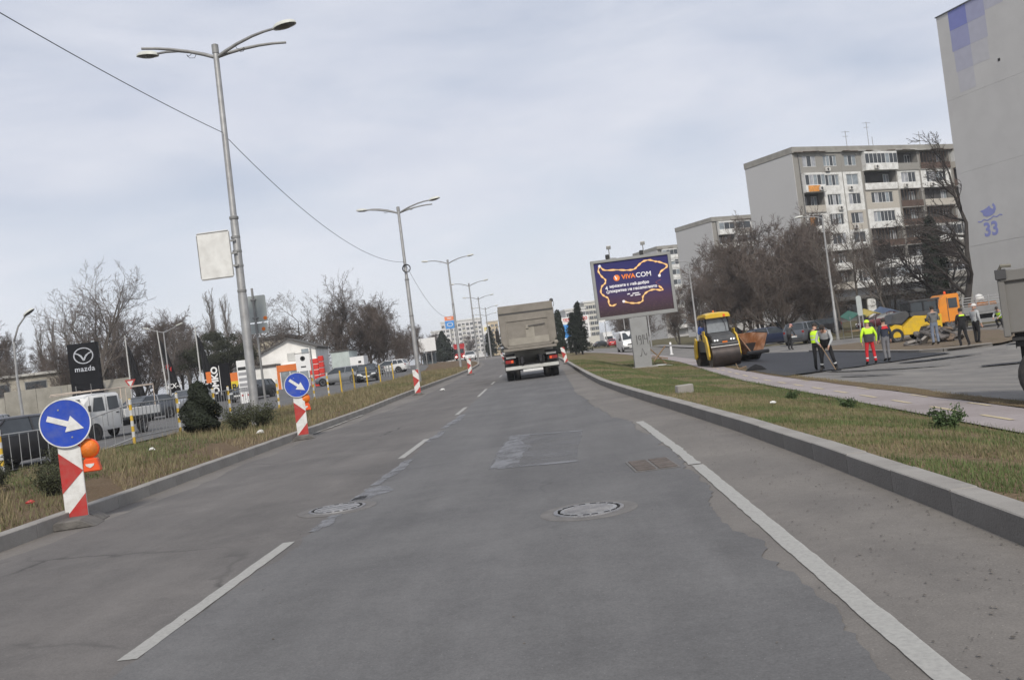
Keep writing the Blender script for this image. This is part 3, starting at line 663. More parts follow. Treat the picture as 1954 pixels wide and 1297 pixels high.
def flag(loc, H, label, txt=None, red=False, lean=0.0):
    t = thing('flagpole', loc, 0, label, 'flag', 'dark flags hanging outside the dealership'); t.rotation_euler.y = lean
    MB().tube([(0, 0, -.1), (0, 0, H * .5), (0, 0, H)], [.075, .065, .045], 8).build('pole', W_POST, t, smooth=True)
    # drooping cloth: folds that run down from the hoist
    nu, nv = 14, 12; vs = []; fs = []
    for j in range(nv + 1):
        v = j / nv
        for i in range(nu + 1):
            u = i / nu; le = .06 + .30 * v; wd = .22 + .85 * v ** .7
            x = le + wd * u; y = -.05 + .17 * sin(u * 15 + v * 2.5) * (.3 + .7 * v); z = H * .88 - v * (H * .74) - .35 * u * (1 - v) + .10 * sin(u * 5 + 1) * v
            vs.append((x, y, z))
    for j in range(nv):
        for i in range(nu): a = j * (nu + 1) + i; fs.append((a, a + 1, a + nu + 2, a + nu + 1))
    mb = MB(); mb.add(vs, fs); cl = mb.build('flag_cloth', FLAG, t, smooth=True, angle=80, fix=False)
    s_ = cl.modifiers.new('thickness', 'SOLIDIFY'); s_.thickness = .02
    if red: MB().prism([(.35, H * .50), (.55, H * .57), (.68, H * .51), (.5, H * .45)], -.28, -.275, 'y').build('print', FLAG_R, t); MB().prism([(.65, H * .47), (.88, H * .50), (.8, H * .43)], -.28, -.275, 'y').build('print', FLAG_R, t)
    if txt: text('lettering', txt, .62, WHT, t, (.85, -.30, H * .88 - H * .64), bold=.01, shear=.2)
    return t
flag((-39.4, 85, .5), 6.9, 'plain black flag drooping from a white pole right of the pylon sign')
flag((-36.0, 85, .5), 7.0, 'black flag with red marks and white CX-5 lettering', 'CX-5', True, -.05)
flag((-32.8, 85, .5), 7.0, 'drooping black CX-5 flag beside the black vertical-lettered board', 'CX-5', False)
# parking lot lamp
t = thing('lot_lamp', (-34.5, 82, .5), 0, 'slim double-armed lamp standing between the dealership flags', 'street lamp')
MB().tube([(0, 0, -.1), (0, 0, 6.6)], [.07, .05], 8).build('pole', GALV, t, smooth=True)
for s_ in (-1, 1): MB().tube([(0, 0, 6.5), (s_ * .8, 0, 6.75), (s_ * 1.35, 0, 7.0)], .035, 6).build('arm', GALV, t); MB().box((s_ * 1.5, 0, 7.05), (.6, .2, .1), ry=-s_ * .3).build('lamp_head', LAMP_W, t, bevel=.02)
t = thing('street_lamp', (-29.3, 50, -.05), 0, 'curved single street lamp at the far left edge of the picture', 'street lamp')
MB().tube([(0, 0, -.1), (-.1, 0, 3.5), (-.05, 0, 5.4), (.3, 0, 6.2), (.75, 0, 6.7)], [.08, .07, .06, .05, .045], 8).build('pole', GALV, t, smooth=True)
h = link_mesh('lamp_head', HEAD, t, (1.0, 0, 6.86), (0, radians(-30), 0)); link_mesh('lens', LENS, h)
t = thing('board_sign', (-27.3, 75, .4), 0, 'black board with white lettering running up its side', 'sign board')
MB().b(-.75, .75, -.08, .08, -.1, 3.0).build('board', PYL, t, bevel=.02)
text('lettering', 'OMKO', .72, WHT, t, (-.45, -.088, 1.75), rot=(pi / 2, -pi / 2, 0), bold=.03)
MB().b(-.08, -.04, -.09, -.081, .5, 2.9).build('stripe', WHT, t)
ORG_P = mat('orange paint', (0.62, 0.16, 0.03), .6, var=.1)
RED_P = mat('red paint', (0.55, 0.03, 0.02), .5, var=.1)
YEL_P = mat('yellow paint', (0.62, 0.47, 0.03), .5, var=.1)
MB().box((-.98, -.02, 2.05), (.42, .1, .9)).build('side_panel', ORG_P, t)
t = thing('kiosk_sign', (-28.3, 82, .5), 0, 'red and yellow hoarding with black letters behind the directory board', 'sign board')
MB().b(-1.2, .1, -.1, .1, 1.3, 2.2).build('panel', ORG_P, t); MB().b(-1.2, .5, -.14, -.102, .3, 1.45).build('panel', YEL_P, t)
text('lettering', 'ARC', .8, BLACK, t, (-.35, -.15, .88), bold=.03)
for x in (-1.1, .4): MB().b(x - .06, x + .06, -.05, .05, -.3, 2.9).build('post', GALV_D, t)
t = thing('directory_sign', (-22.1, 65, .2), 0, 'white directory board with grey rows of logos beside the nearest lamp post', 'sign board')
MB().b(-.36, .36, -.06, .06, -.1, 3.0).build('board', WHT, t, bevel=.015)
GREY_P = mat('grey print', (.28, .28, .29), .6)
for i in range(5): MB().b(-.28, .28, -.068, -.061, .8 + .38 * i, 1.02 + .38 * i).build('row', GREY_P if i < 4 else BLACK, t)
for i in (0, 2): MB().b(-.22 + .2 * i, -.08 + .2 * i, -.07, -.069, .5, .62).build('row', S_RED, t)

# white house with orange entrance
WALL_W = mat('white render', (0.76, 0.75, 0.72), .85, var=.06, scale=1, dirt=(.42, .40, .36), dirt_amt=.35, dirt_scale=.8)
ROOF_D = mat('dark roof felt', (0.085, 0.08, 0.075), .9, var=.2)
t = thing('house', (-27.6, 95, .6), radians(6), 'small white gabled house with an orange entrance beside the parked cars', 'house')
MB().prism([(-2.6, 0), (3.0, 0), (3.0, 3.9), (.3, 4.95), (-2.6, 3.75)], 0, 9, 'y').build('wall', WALL_W, t)
r = MB(); r.box((-1.22, 4.4, 4.42), (3.4, 9.6, .16), ry=-.395); r.box((1.75, 4.4, 4.47), (3.25, 9.6, .16), ry=.372); r.build('roof', ROOF_D, t)
MB().b(-4.6, 3.6, -2.6, -.02, -.2, 2.4).build('front_annex', WALL_W, t)
MB().b(-4.8, -.65, -2.8, -.03, 2.42, 2.62).build('annex_roof', ROOF_D, t)
MB().b(-.6, 2.9, -2.72, -2.62, 1.75, 2.4).build('orange_sign', ORG_P, t)
for x in (-.62, 2.7): MB().b(x, x + .28, -2.74, -2.625, -.2, 1.72).build('door_jamb', ORG_P, t)
GLASS_D = mat('dark glass', (0.03, 0.035, 0.04), .08, var=.2, spec=.6)
GLASS_L = mat('pale glass', (0.22, 0.25, 0.27), .1, var=.25, spec=.6)
d = MB().b(-.3, 2.6, -2.68, -2.63, -.1, 1.7).build('shop_door', GLASS_L, t)
for x in (-.3, .65, 1.6, 2.5): MB().b(x - .04, x + .04, -2.71, -2.685, -.1, 1.7).build('mullion', WHT, d)
wf = MB().b(1.5, 2.4, -.06, -.025, 2.9, 3.9).build('window', WALL_W, t); MB().b(1.58, 2.32, -.075, -.062, 2.98, 3.82).build('pane', GLASS_L, wf)
wf = MB().b(.1, .9, -.06, -.025, 2.75, 3.55).build('shutter', mat('grey shutter', (.45, .45, .43), .7), t)
t = thing('outbuilding', (-22.6, 97, .6), 0, 'pale flat-roofed shed with white signs right of the white house', 'shed')
MB().b(-.9, 1.0, 0, 4, -.1, 3.1).build('wall', mat('pale green render', (.42, .47, .45), .8), t); MB().b(1.05, 2.5, -.2, 2, -.1, 2.4).build('board', WHT, t)
for i in range(4): MB().b(1.9, 2.2, -.23, -.21, .5 + .4 * i, .72 + .4 * i).build('print', BLACK if i % 2 else S_RED, t)
MB().b(-1.0, 1.1, -.1, 4.1, 3.12, 3.25).build('roof', ROOF_D, t)
t = thing('board_sign', (-21.85, 80, .5), 0, 'white hanging board with a dark crest in front of the white house', 'sign board')
MB().b(-.62, .62, -.05, .05, 1.55, 3.0).build('board', WHT, t); MB().lathe([(.10, 0), (.19, .01), (.22, 0)], 16, Matrix.Translation((0, -.055, 2.62)) @ Matrix.Rotation(pi / 2, 4, 'X')).build('crest', BLACK, t); MB().b(-.22, .22, -.06, -.051, 1.85, 1.97).build('lettering_bar', BLACK, t)
MB().tube([(.75, 0, -.2), (.75, 0, 3.6)], .07, 8).build('post', GALV_D, t); MB().b(-.7, .8, -.03, .03, 3.05, 3.12).build('arm', GALV_D, t)
t = thing('banner_stand', (-22.2, 86, .5), 0, 'bright red stacked display stand beside the white house entrance', 'display stand')
for i in range(5): MB().b(-.75 + .1 * i * .2, .05 + .1 * i * .2, -.2, .2, .05 + .52 * i, .52 + .52 * i).build('panel', RED_P, t, bevel=.03)
for i in range(5): MB().b(.15, .62, -.2, .2, .05 + .56 * i, .54 + .56 * i).build('panel', RED_P, t, bevel=.03)

# retaining wall and long low building behind the left trees
BEIGE = mat('beige render', (0.42, 0.39, 0.33), .9, var=.1, scale=.4, dirt=(.27, .25, .21), dirt_amt=.5, dirt_scale=.5)
t = thing('low_building', (-52, 106, .6), radians(14), 'long beige low building behind the bare trees at far left', 'building')
MB().b(-34, -.5, 0, 8, -.5, 5.0).build('wall', BEIGE, t); MB().b(-34.5, .0, -.4, 8.5, 5.02, 5.3).build('roof', mat('pale roof', (.48, .47, .44), .8), t)
for i in range(8):
    w_ = MB().b(-32 + 3.9 * i, -29.6 + 3.9 * i, -.06, -.02, 2.9, 4.4).build('window', GALV_D, t); MB().b(-31.9 + 3.9 * i, -29.7 + 3.9 * i, -.08, -.062, 3.0, 4.3).build('pane', GLASS_D, w_)
t = thing('garden_wall', (-48, 92, .5), radians(10), 'weathered grey concrete wall behind the white crew-cab truck', 'wall')
for i in range(9): MB().b(-22 + 3.0 * i, -19.03 + 3.0 * i, 0, .25, -.4, 3.0 + (.25 if i > 4 else -.3)).build('panel', mat('old concrete', (.30, .285, .25), .95, var=.2, scale=.7, bump=.3, dirt=(.17, .16, .13), dirt_amt=.6, dirt_scale=.6), t)
t = thing('pale_building', (-44, 130, .9), radians(5), 'cream building glimpsed behind the dark pine tree', 'building')
MB().b(0, 6.5, 0, 10, -.5, 6.6).build('wall', mat('cream render', (.50, .46, .36), .9, var=.08), t); MB().b(-.4, 6.9, -.4, 10.4, 6.62, 7.0).build('roof', ROOF_D, t)
for i in range(1):
    for j in range(1): w_ = MB().b(1.5 + 3.7 * i, 3.3 + 3.7 * i, -.06, -.02, 2 + 3 * j, 3.6 + 3 * j).build('window', WHT, t); MB().b(1.6 + 3.7 * i, 3.2 + 3.7 * i, -.08, -.062, 2.1 + 3 * j, 3.5 + 3 * j).build('pane', GLASS_D, w_)

# blank billboard and kiosk further on
t = thing('billboard', (-20.7, 150, 1.1), 0, 'blank white billboard beyond the second lamp post', 'billboard')
MB().b(-1.3, 1.35, -.1, .1, 2.15, 4.3).build('panel', WHT, t, bevel=.03); 
for x in (-.4, .5): MB().tube([(x, .2, -.3), (x, .2, 2.3)], .10, 8).build('post', GALV_D, t)
t = thing('kiosk', (-20.9, 152, 1.0), 0, 'dark little kiosk under the blank white billboard', 'kiosk')
MB().b(-1.1, .9, 0, 2, 0, 1.95).build('wall', mat('kiosk grey', (.10, .12, .13), .6, var=.2), t); MB().b(-1.2, 1.0, -.15, 2.1, 1.97, 2.1).build('roof', GALV_D, t)
for x in (-.8, -.1): w_ = MB().b(x, x + .6, -.05, -.02, .8, 1.7).build('window', GALV_D, t); MB().b(x + .05, x + .55, -.07, -.052, .85, 1.65).build('pane', GLASS_D, w_)
def pole_sign(loc, W, panels, label, H0):
    t = thing('pole_sign', loc, 0, label, 'pole sign'); z = H0
    MB().tube([(0, .2, -.5), (0, .2, H0 + .5)], .18, 8).build('post', GALV_D, t)
    for h, m_, tx, tm in panels:
        p = MB().b(-W / 2, W / 2, -.2, .1, z, z + h).build('panel', m_, t, bevel=.04)
        if tx: text('lettering', tx, h * .62, tm, t, (0, -.22, z + h * .5), bold=.03)
        z += h + .12
    return t
BLUE_P = mat('blue panel', (.05, .25, .62), .5, var=.1); O_P = mat('coral panel', (.75, .20, .07), .5, var=.08)
pole_sign((-33.3, 300, 1.1), 3.1, [(2.5, BLUE_P, None, None), (1.25, O_P, 'TNT', WHT)], 'tall blue and coral sign tower with white letters far left of the tipper', 10.4)
MB_ = MB(); M = Matrix.Translation((-33.3, 299.76, 12.8)) @ Matrix.Rotation(pi / 2, 4, 'X') @ Matrix.Diagonal((1, .62, 1, 1))
o_ = MB_.lathe([(.75, 0), (.75, .05), (.98, .05), (.98, 0)], 24, M, close=True).build('oval_mark', WHT, [o for o in COL.objects if o.name.startswith('pole_sign')][-1]); o_.matrix_parent_inverse = Matrix.Translation((33.3, -300, -1.1))
pole_sign((-17.0, 230, 1.1), 2.2, [(2.2, WHT, 'P', YEL_P)], 'small yellow and white sign on a pole just left of the tipper truck', 5.6)

# ------------------------------------------------------------------ vehicles (built heading +Y)
TYRE = mat('tyre rubber', (0.022, 0.022, 0.023), .85, var=.2, scale=6, dirt=(.09, .08, .07), dirt_amt=.35, dirt_scale=4)
RIM = mat('alloy rim', (0.42, 0.43, 0.44), .35, .7, var=.1)
RIM_D = mat('steel rim', (0.16, 0.16, 0.165), .5, .5, var=.2)
CARGLASS = mat('car glass', (0.035, 0.042, 0.048), .12, var=.25, spec=.7)
LAMP_C = mat('headlamp glass', (0.75, 0.76, 0.76), .1, var=.05, coat=.6)
LAMP_R = mat('tail lamp', (0.24, 0.012, 0.010), .25, var=.1, coat=.5)
PLATE = mat('number plate', (0.62, 0.62, 0.60), .5, var=.1, scale=12)
TRIM = mat('grey trim', (0.06, 0.06, 0.062), .6, var=.15)
def paint(name, rgb, metal=.2): return mat('car paint ' + name, rgb, .32, metal, var=.06, coat=.25, dirt=tuple(c * .7 + .03 for c in rgb[:3]), dirt_amt=.4, dirt_scale=1.5)
def lit(name, rgb, e):
    m = bpy.data.materials.new(name); m.use_nodes = True; b = m.node_tree.nodes['Principled BSDF']
    b.inputs['Base Color'].default_value = (*rgb, 1); b.inputs['Emission Color'].default_value = (*rgb, 1); b.inputs['Emission Strength'].default_value = e; return m
HEAD_ON = lit('lit headlamp', (1, .93, .8), 3.0)
def wheel_meshes(r, w, rim):
    M = Matrix.Rotation(pi / 2, 4, 'Y')
    ty = MB().lathe([(r * .62, -w / 2), (r * .9, -w / 2), (r * .985, -w * .36), (r, -w * .2), (r, w * .2), (r * .985, w * .36), (r * .9, w / 2), (r * .62, w / 2)], 28, M, close=True).mesh('tyre', TYRE, smooth=True)
    rm = MB(); rm.lathe([(r * .63, -w * .42), (r * .63, w * .42), (r * .55, w * .40), (r * .50, w * .18), (r * .16, w * .12), (r * .14, w * .34), (.0001, w * .34)], 28, M)
    for k in range(5):
        a = 2 * pi * k / 5; rm.box((w * .30, r * .33 * cos(a), r * .33 * sin(a)), (w * .12, r * .36, r * .13), rx=a)
    return ty, rm.mesh('rim', rim, smooth=True)
WHEELS = {}
def put_wheel(t, x, y, r, w, rim=RIM):
    k = (round(r, 3), round(w, 3), rim.name)
    if k not in WHEELS: WHEELS[k] = wheel_meshes(r, w, rim)
    ty, rm = WHEELS[k]
    wo = link_mesh('wheel', ty, t, (x, y, r), (0, 0, 0 if x > 0 else pi)); link_mesh('rim', rm, wo)
def ring_car(y, zb, zt, w, tumble=.06):
    """cross-section of the lower body"""
    h = zt - zb
    half = [(0, zb), (w * .86, zb), (w * .97, zb + h * .14), (w, zb + h * .45), (w * .985, zb + h * .75), (w * (1 - tumble), zt - .02), (w * .72, zt + .012), (0, zt + .02)]
    return [(x, y, z) for x, z in half] + [(-x, y, z) for x, z in half[-2:0:-1]]
def car(loc, rz, pm, label, L=4.3, W=1.76, H=1.46, kind='hatch', rim=RIM, group=None, lights_on=False, name='parked_car', detail=True):
    t = thing(name, loc, rz, label, 'car', group); w = W / 2; r = .315
    hood = H * .60; belt = H * .66; rear = {'hatch': .70, 'wagon': .70, 'sedan': .67, 'suv': .70}[kind] * H
    y0, y1 = -L / 2, L / 2
    st = [(y0, .42, rear * .78, .80), (y0 + .06, .30, rear * .93, .91), (y0 + .30, .22, rear, .985), (y0 + .9, .20, belt + .03, 1), (0, .19, belt, 1), (L * .17, .19, belt - .015, 1), (y1 - 1.0, .20, hood, .985), (y1 - .45, .21, hood - .07, .95), (y1 - .12, .24, hood - .19, .86), (y1, .34, hood - .36, .72)]
    MB().loft([ring_car(y, a, b_, w * k) for y, a, b_, k in st]).build('body', pm, t, smooth=True, angle=50)
    # cabin: glass volume, painted roof and pillars
    cw = w * .90; rw = w * .70
    if kind == 'sedan': ya, yb, yc, yd = y0 + .55, y0 + 1.25, L * .02, y1 - 1.22
    elif kind in ('wagon', 'suv'): ya, yb, yc, yd = y0 + .10, y0 + .42, L * .06, y1 - 1.15
    else: ya, yb, yc, yd = y0 + .14, y0 + .60, L * .06, y1 - 1.10
    zt = H - .03
    base4 = [(-cw, ya, belt - .02), (cw, ya, belt - .02), (cw, yd, belt - .03), (-cw, yd, belt - .03)]
    def P(u, k): # point on roof line
        return
    g = MB(); top = [(-rw, yb, zt - .02), (rw, yb, zt - .02), (rw, yc, zt), (-rw, yc, zt)]
    g.add(base4 + top, [(0, 1, 5, 4), (1, 2, 6, 5), (2, 3, 7, 6), (3, 0, 4, 7), (4, 5, 6, 7)]); g.build('cabin_glass', CARGLASS, t)
    rf = MB()
    sec = lambda y, zz, k: [(-rw * 1.04 * k, y, zz - .035), (-rw * .95 * k, y, zz + .015), (-rw * .5 * k, y, zz + .035), (rw * .5 * k, y, zz + .035), (rw * .95 * k, y, zz + .015), (rw * 1.04 * k, y, zz - .035)]
    rf.loft([sec(yb - .06, zt - .035, .97), sec(yb + .15, zt - .005, 1), sec((yb + yc) / 2, zt + .008, 1.01), sec(yc - .1, zt, 1), sec(yc + .06, zt - .02, .98)])
    rf.build('roof', pm, t, smooth=True, angle=60)
    for s in (-1, 1):
        pl = MB()
        def bar(a, b_, wd): 
            a, b_ = Vector(a), Vector(b_); pl.tube([a, b_], wd, 4)
        bar((s * cw, yd, belt - .02), (s * rw * 1.02, yc + .02, zt - .02), .035)
        bar((s * cw, ya, belt - .02), (s * rw * 1.02, yb, zt - .03), .05 if kind != 'sedan' else .045)
        ym = (yb + yc) / 2 + .1; bar((s * cw * 1.005, ym - .02, belt - .02), (s * rw * 1.03, ym - .08, zt - .02), .03)
        if kind in ('wagon', 'suv'): bar((s * cw * 1.005, ya + .75, belt), (s * rw * 1.03, yb + .55, zt - .02), .03)
        pl.build('window_frame', pm, t)
        if detail:
            MB().box((s * (cw + .12), yd - .28, belt + .06), (.17, .09, .11)).build('mirror', pm, t, bevel=.025)
            for yh in (ym - .25, ym - 1.05 if kind != 'hatch' else ym - .95): MB().box((s * w * 1.0, yh, belt - .11), (.03, .17, .03)).build('handle', pm if kind != 'suv' else TRIM, t)
    r = .32 if kind != 'suv' else .36
    for yy_ in (y0 + .82, y1 - .86):
        for s in (-1, 1):
            MB().lathe([(.0001, 0), (r + .065, 0), (r + .065, -.12), (.0001, -.12)], 22, Matrix.Translation((s * (w + .004), yy_, r)) @ Matrix.Rotation(pi / 2 * s, 4, 'Y')).build('wheel_arch', BLACK, t)
            put_wheel(t, s * (w - .075), yy_, r, .2, rim)
    for s in (-1, 1):
        hl = MB(); hl.box((s * w * .66, y1 - .11, hood - .25), (w * .42, .16, .14), rz=-s * .35); hl.build('headlight', HEAD_ON if lights_on else LAMP_C, t, bevel=.03)
        MB().box((s * w * .80, y0 + .05, rear * .82), (.17, .10, .26 if kind == 'hatch' else .18), rz=s * .3).build('tail_light', LAMP_R, t, bevel=.03)
    MB().box((0, y1 - .05, hood - .30), (w * .7, .1, .12)).build('grille', BLACK, t, bevel=.02)
    MB().box((0, y1 - .03, .30), (w * 1.1, .1, .16)).build('bumper_intake', TRIM, t, bevel=.02)
    MB().box((0, y1 + .012, .44), (.52, .02, .11)).build('number_plate', PLATE, t); MB().box((0, y0 - .012, .62), (.52, .03, .11)).build('number_plate', PLATE, t)
    MB().box((0, y0 + .02, .36), (w * 1.7, .12, .2)).build('rear_bumper', TRIM if kind == 'suv' else pm, t, bevel=.04)
    return t
C_BLK = paint('black', (.022, .022, .025)); C_SIL = paint('silver', (.36, .37, .38), .6); C_GRY = paint('grey', (.13, .14, .155), .6); C_DK = paint('dark green grey', (.035, .04, .042), .4)
C_RED = paint('red', (.40, .012, .015)); C_WHT = paint('white', (.66, .66, .65), 0); C_MAR = paint('maroon', (.09, .012, .02), .3); C_NAV = paint('navy', (.02, .028, .06), .3)
def on(x, y, dz=.012): return (x, y, G(x, y) + dz)
car(on(-16.3, 26.3), radians(168), C_BLK, 'black hatchback behind the railing at the left edge of the picture', 4.4, 1.8, 1.47, 'hatch')
car(on(-36.2, 58), radians(195), C_SIL, 'silver car at the far left edge, behind the black hatchback', 4.3, 1.76, 1.47, 'hatch')
car(on(-25.2, 55.5), radians(160), C_GRY, 'grey-blue hatchback with clear headlamps behind the white crew-cab truck', 4.3, 1.76, 1.5, 'hatch')
car(on(-25.6, 63.5), radians(168), C_SIL, 'silver car half hidden behind the cone-shaped evergreen', 4.3, 1.76, 1.48, 'hatch')
car(on(-23.2, 70), radians(168), C_DK, 'dark car parked between the cone-shaped evergreen and the black board', 4.4, 1.76, 1.45, 'wagon')
car(on(-19.4, 83), radians(78), C_SIL, 'silver estate car seen from the side near the red display stand', 4.6, 1.78, 1.5, 'wagon')
car(on(-16.6, 80.5), radians(190), C_DK, 'dark green-grey saloon facing the camera beside the silver estate car', 4.4, 1.78, 1.46, 'hatch')
car(on(-20.8, 99), radians(75), C_BLK, 'black car in the lot behind the silver estate car', 4.4, 1.78, 1.45, 'sedan')
car(on(-18.9, 104), radians(80), C_WHT, 'white car in the lot behind the railing, left of the second lamp', 4.4, 1.78, 1.45, 'wagon')
car((-14.3, 152, 1.0), radians(185), C_WHT, 'small white oncoming car in the left carriageway', 4.3, 1.8, 1.5, 'hatch', name='car')
car(on(11.0, 195), radians(3), C_RED, 'small red car driving away on the right side street', 4.0, 1.7, 1.5, 'hatch', name='car')
car(on(10.8, 235), radians(-60), C_DK, 'dark car beyond the red one on the right side street', 4.4, 1.76, 1.46, 'sedan', name='car')
car(on(17.0, 76.5), radians(-75), C_NAV, 'dark navy car parked behind the paver hopper', 4.3, 1.75, 1.46, 'hatch')
car(on(18.8, 72.5), radians(-38), C_GRY, 'grey estate with red tail lamps parked behind the workers', 4.7, 1.82, 1.62, 'suv')
car(on(29.0, 86), radians(85), C_MAR, 'maroon car parked under the apartment block canopy', 4.3, 1.75, 1.42, 'sedan')
car(on(23.8, 88), radians(108), C_BLK, 'black car parked left of the maroon one', 4.3, 1.75, 1.45, 'hatch')
car(on(19.5, 112), radians(80), C_DK, 'dark car parked under the brown thicket', 4.3, 1.75, 1.45, 'hatch')
car(on(25.5, 112), radians(80), C_SIL, 'pale car parked under the brown thicket', 4.3, 1.75, 1.45, 'hatch')

# white crew-cab truck with a pipe rack
def crew_truck(loc, rz):
    t = thing('crew_truck', loc, rz, 'white crew-cab pickup truck with pipe rack and dropside bed', 'truck'); m = paint('truck white', (.68, .68, .66), 0)
    w = .86
    def ring(y, z0, z1, k=1.0): 
        h = z1 - z0; half = [(0, z0), (w * .93 * k, z0), (w * k, z0 + h * .1), (w * k, z0 + h * .52), (w * .93 * k, z0 + h * .93), (w * .80 * k, z1), (0, z1 + .03)]
        return [(x, y, z) for x, z in half] + [(-x, y, z) for x, z in half[-2:0:-1]]
    MB().loft([ring(-.15, .42, 1.92, .97), ring(-.05, .40, 1.96), ring(1.0, .38, 1.97), ring(1.75, .36, 1.93, .99), ring(2.05, .36, 1.70, .985), ring(2.42, .36, 1.18, .97), ring(2.5, .42, .95, .94)]).build('cab', m, t, smooth=True, angle=40)
    sp = Vector((0, 2.33, 1.45)); 
    MB().add([(-.70, 2.455, 1.17), (.70, 2.455, 1.17), (.62, 2.09, 1.80), (-.62, 2.09, 1.80)], [(0, 1, 2, 3)]).build('windscreen', CARGLASS, t)
    for s in (-1, 1):
        for a, b_ in ((.02, .72), (.95, 1.72)):
            wd = MB().add([(s * .868, a, 1.22), (s * .868, b_, 1.22), (s * .825, b_ - (.02 if b_ < 1 else .2), 1.80), (s * .825, a + .03, 1.80)], [(0, 1, 2, 3)]).build('side_window', CARGLASS, t)
        for yy_ in (.85, 1.85, -.02): MB().b(s * .862 - .004, s * .862 + .004, yy_ - .008, yy_ + .008, .55, 1.86).build('door_seam', TRIM, t)
        for yy_ in (.16, 1.1): MB().box((s * .872, yy_, 1.08), (.03, .16, .045)).build('handle', BLACK, t)
        MB().box((s * .98, 2.02, 1.36), (.14, .06, .26)).build('mirror', BLACK, t, bevel=.02)
        MB().box((s * .62, 2.48, .80), (.34, .08, .2)).build('headlight', LAMP_C, t, bevel=.02)
        MB().box((s * .83, 2.40, .80), (.08, .2, .18)).build('indicator', ORANGE, t)
        for yy_ in (1.62, -1.55): 
            MB().lathe([(.0001, 0), (.39, 0), (.39, -.1), (.0001, -.1)], 20, Matrix.Translation((s * .866, yy_, .34)) @ Matrix.Rotation(pi / 2 * s, 4, 'Y')).build('wheel_arch', BLACK, t) if yy_ > 0 else None
            put_wheel(t, s * .78, yy_, .33, .2, RIM_D)
    MB().b(-.78, .78, 2.44, 2.56, .38, .62).build('bumper', m, t, bevel=.03)
    MB().b(-.40, .40, -2.6, 2.2, .42, .62).build('chassis', BLACK, t)
    MB().b(-.88, .88, -2.75, -.28, .78, .86).build('bed_floor', GALV_D, t)
    for s in (-1, 1): MB().b(s * .86, s * .89, -2.75, -.28, .80, 1.16).build('dropside', m, t, bevel=.008)
    MB().b(-.88, .88, -2.78, -2.74, .80, 1.16).build('tailgate', m, t, bevel=.008)
    MB().b(-.8, .8, -.30, -.25, .8, 1.62).build('headboard', m, t)
    RK = mat('rack paint', (.55, .46, .38), .7, var=.15)
    for s in (-1, 1):
        MB().tube([(s * .75, -2.65, .85), (s * .75, -2.65, 2.15), (s * .75, -.3, 2.12), (s * .75, 2.2, 2.06)], .022, 6).build('rack_rail', RK, t); MB().tube([(s * .75, -.33, .85), (s * .75, -.33, 2.12)], .022, 6).build('rack_post', RK, t)
        for yy_ in (.6, 1.5): MB().tube([(s * .75, yy_, 1.95), (s * .75, yy_, 2.4)], .014, 5).build('rack_pin', GALV_D, t)
    for yy_ in (-2.65, -.33, 1.0, 2.15): MB().tube([(-.75, yy_, 2.12), (.75, yy_, 2.12)], .02, 6).build('rack_bar', RK, t)
crew_truck(on(-20.1, 40.4), radians(168))

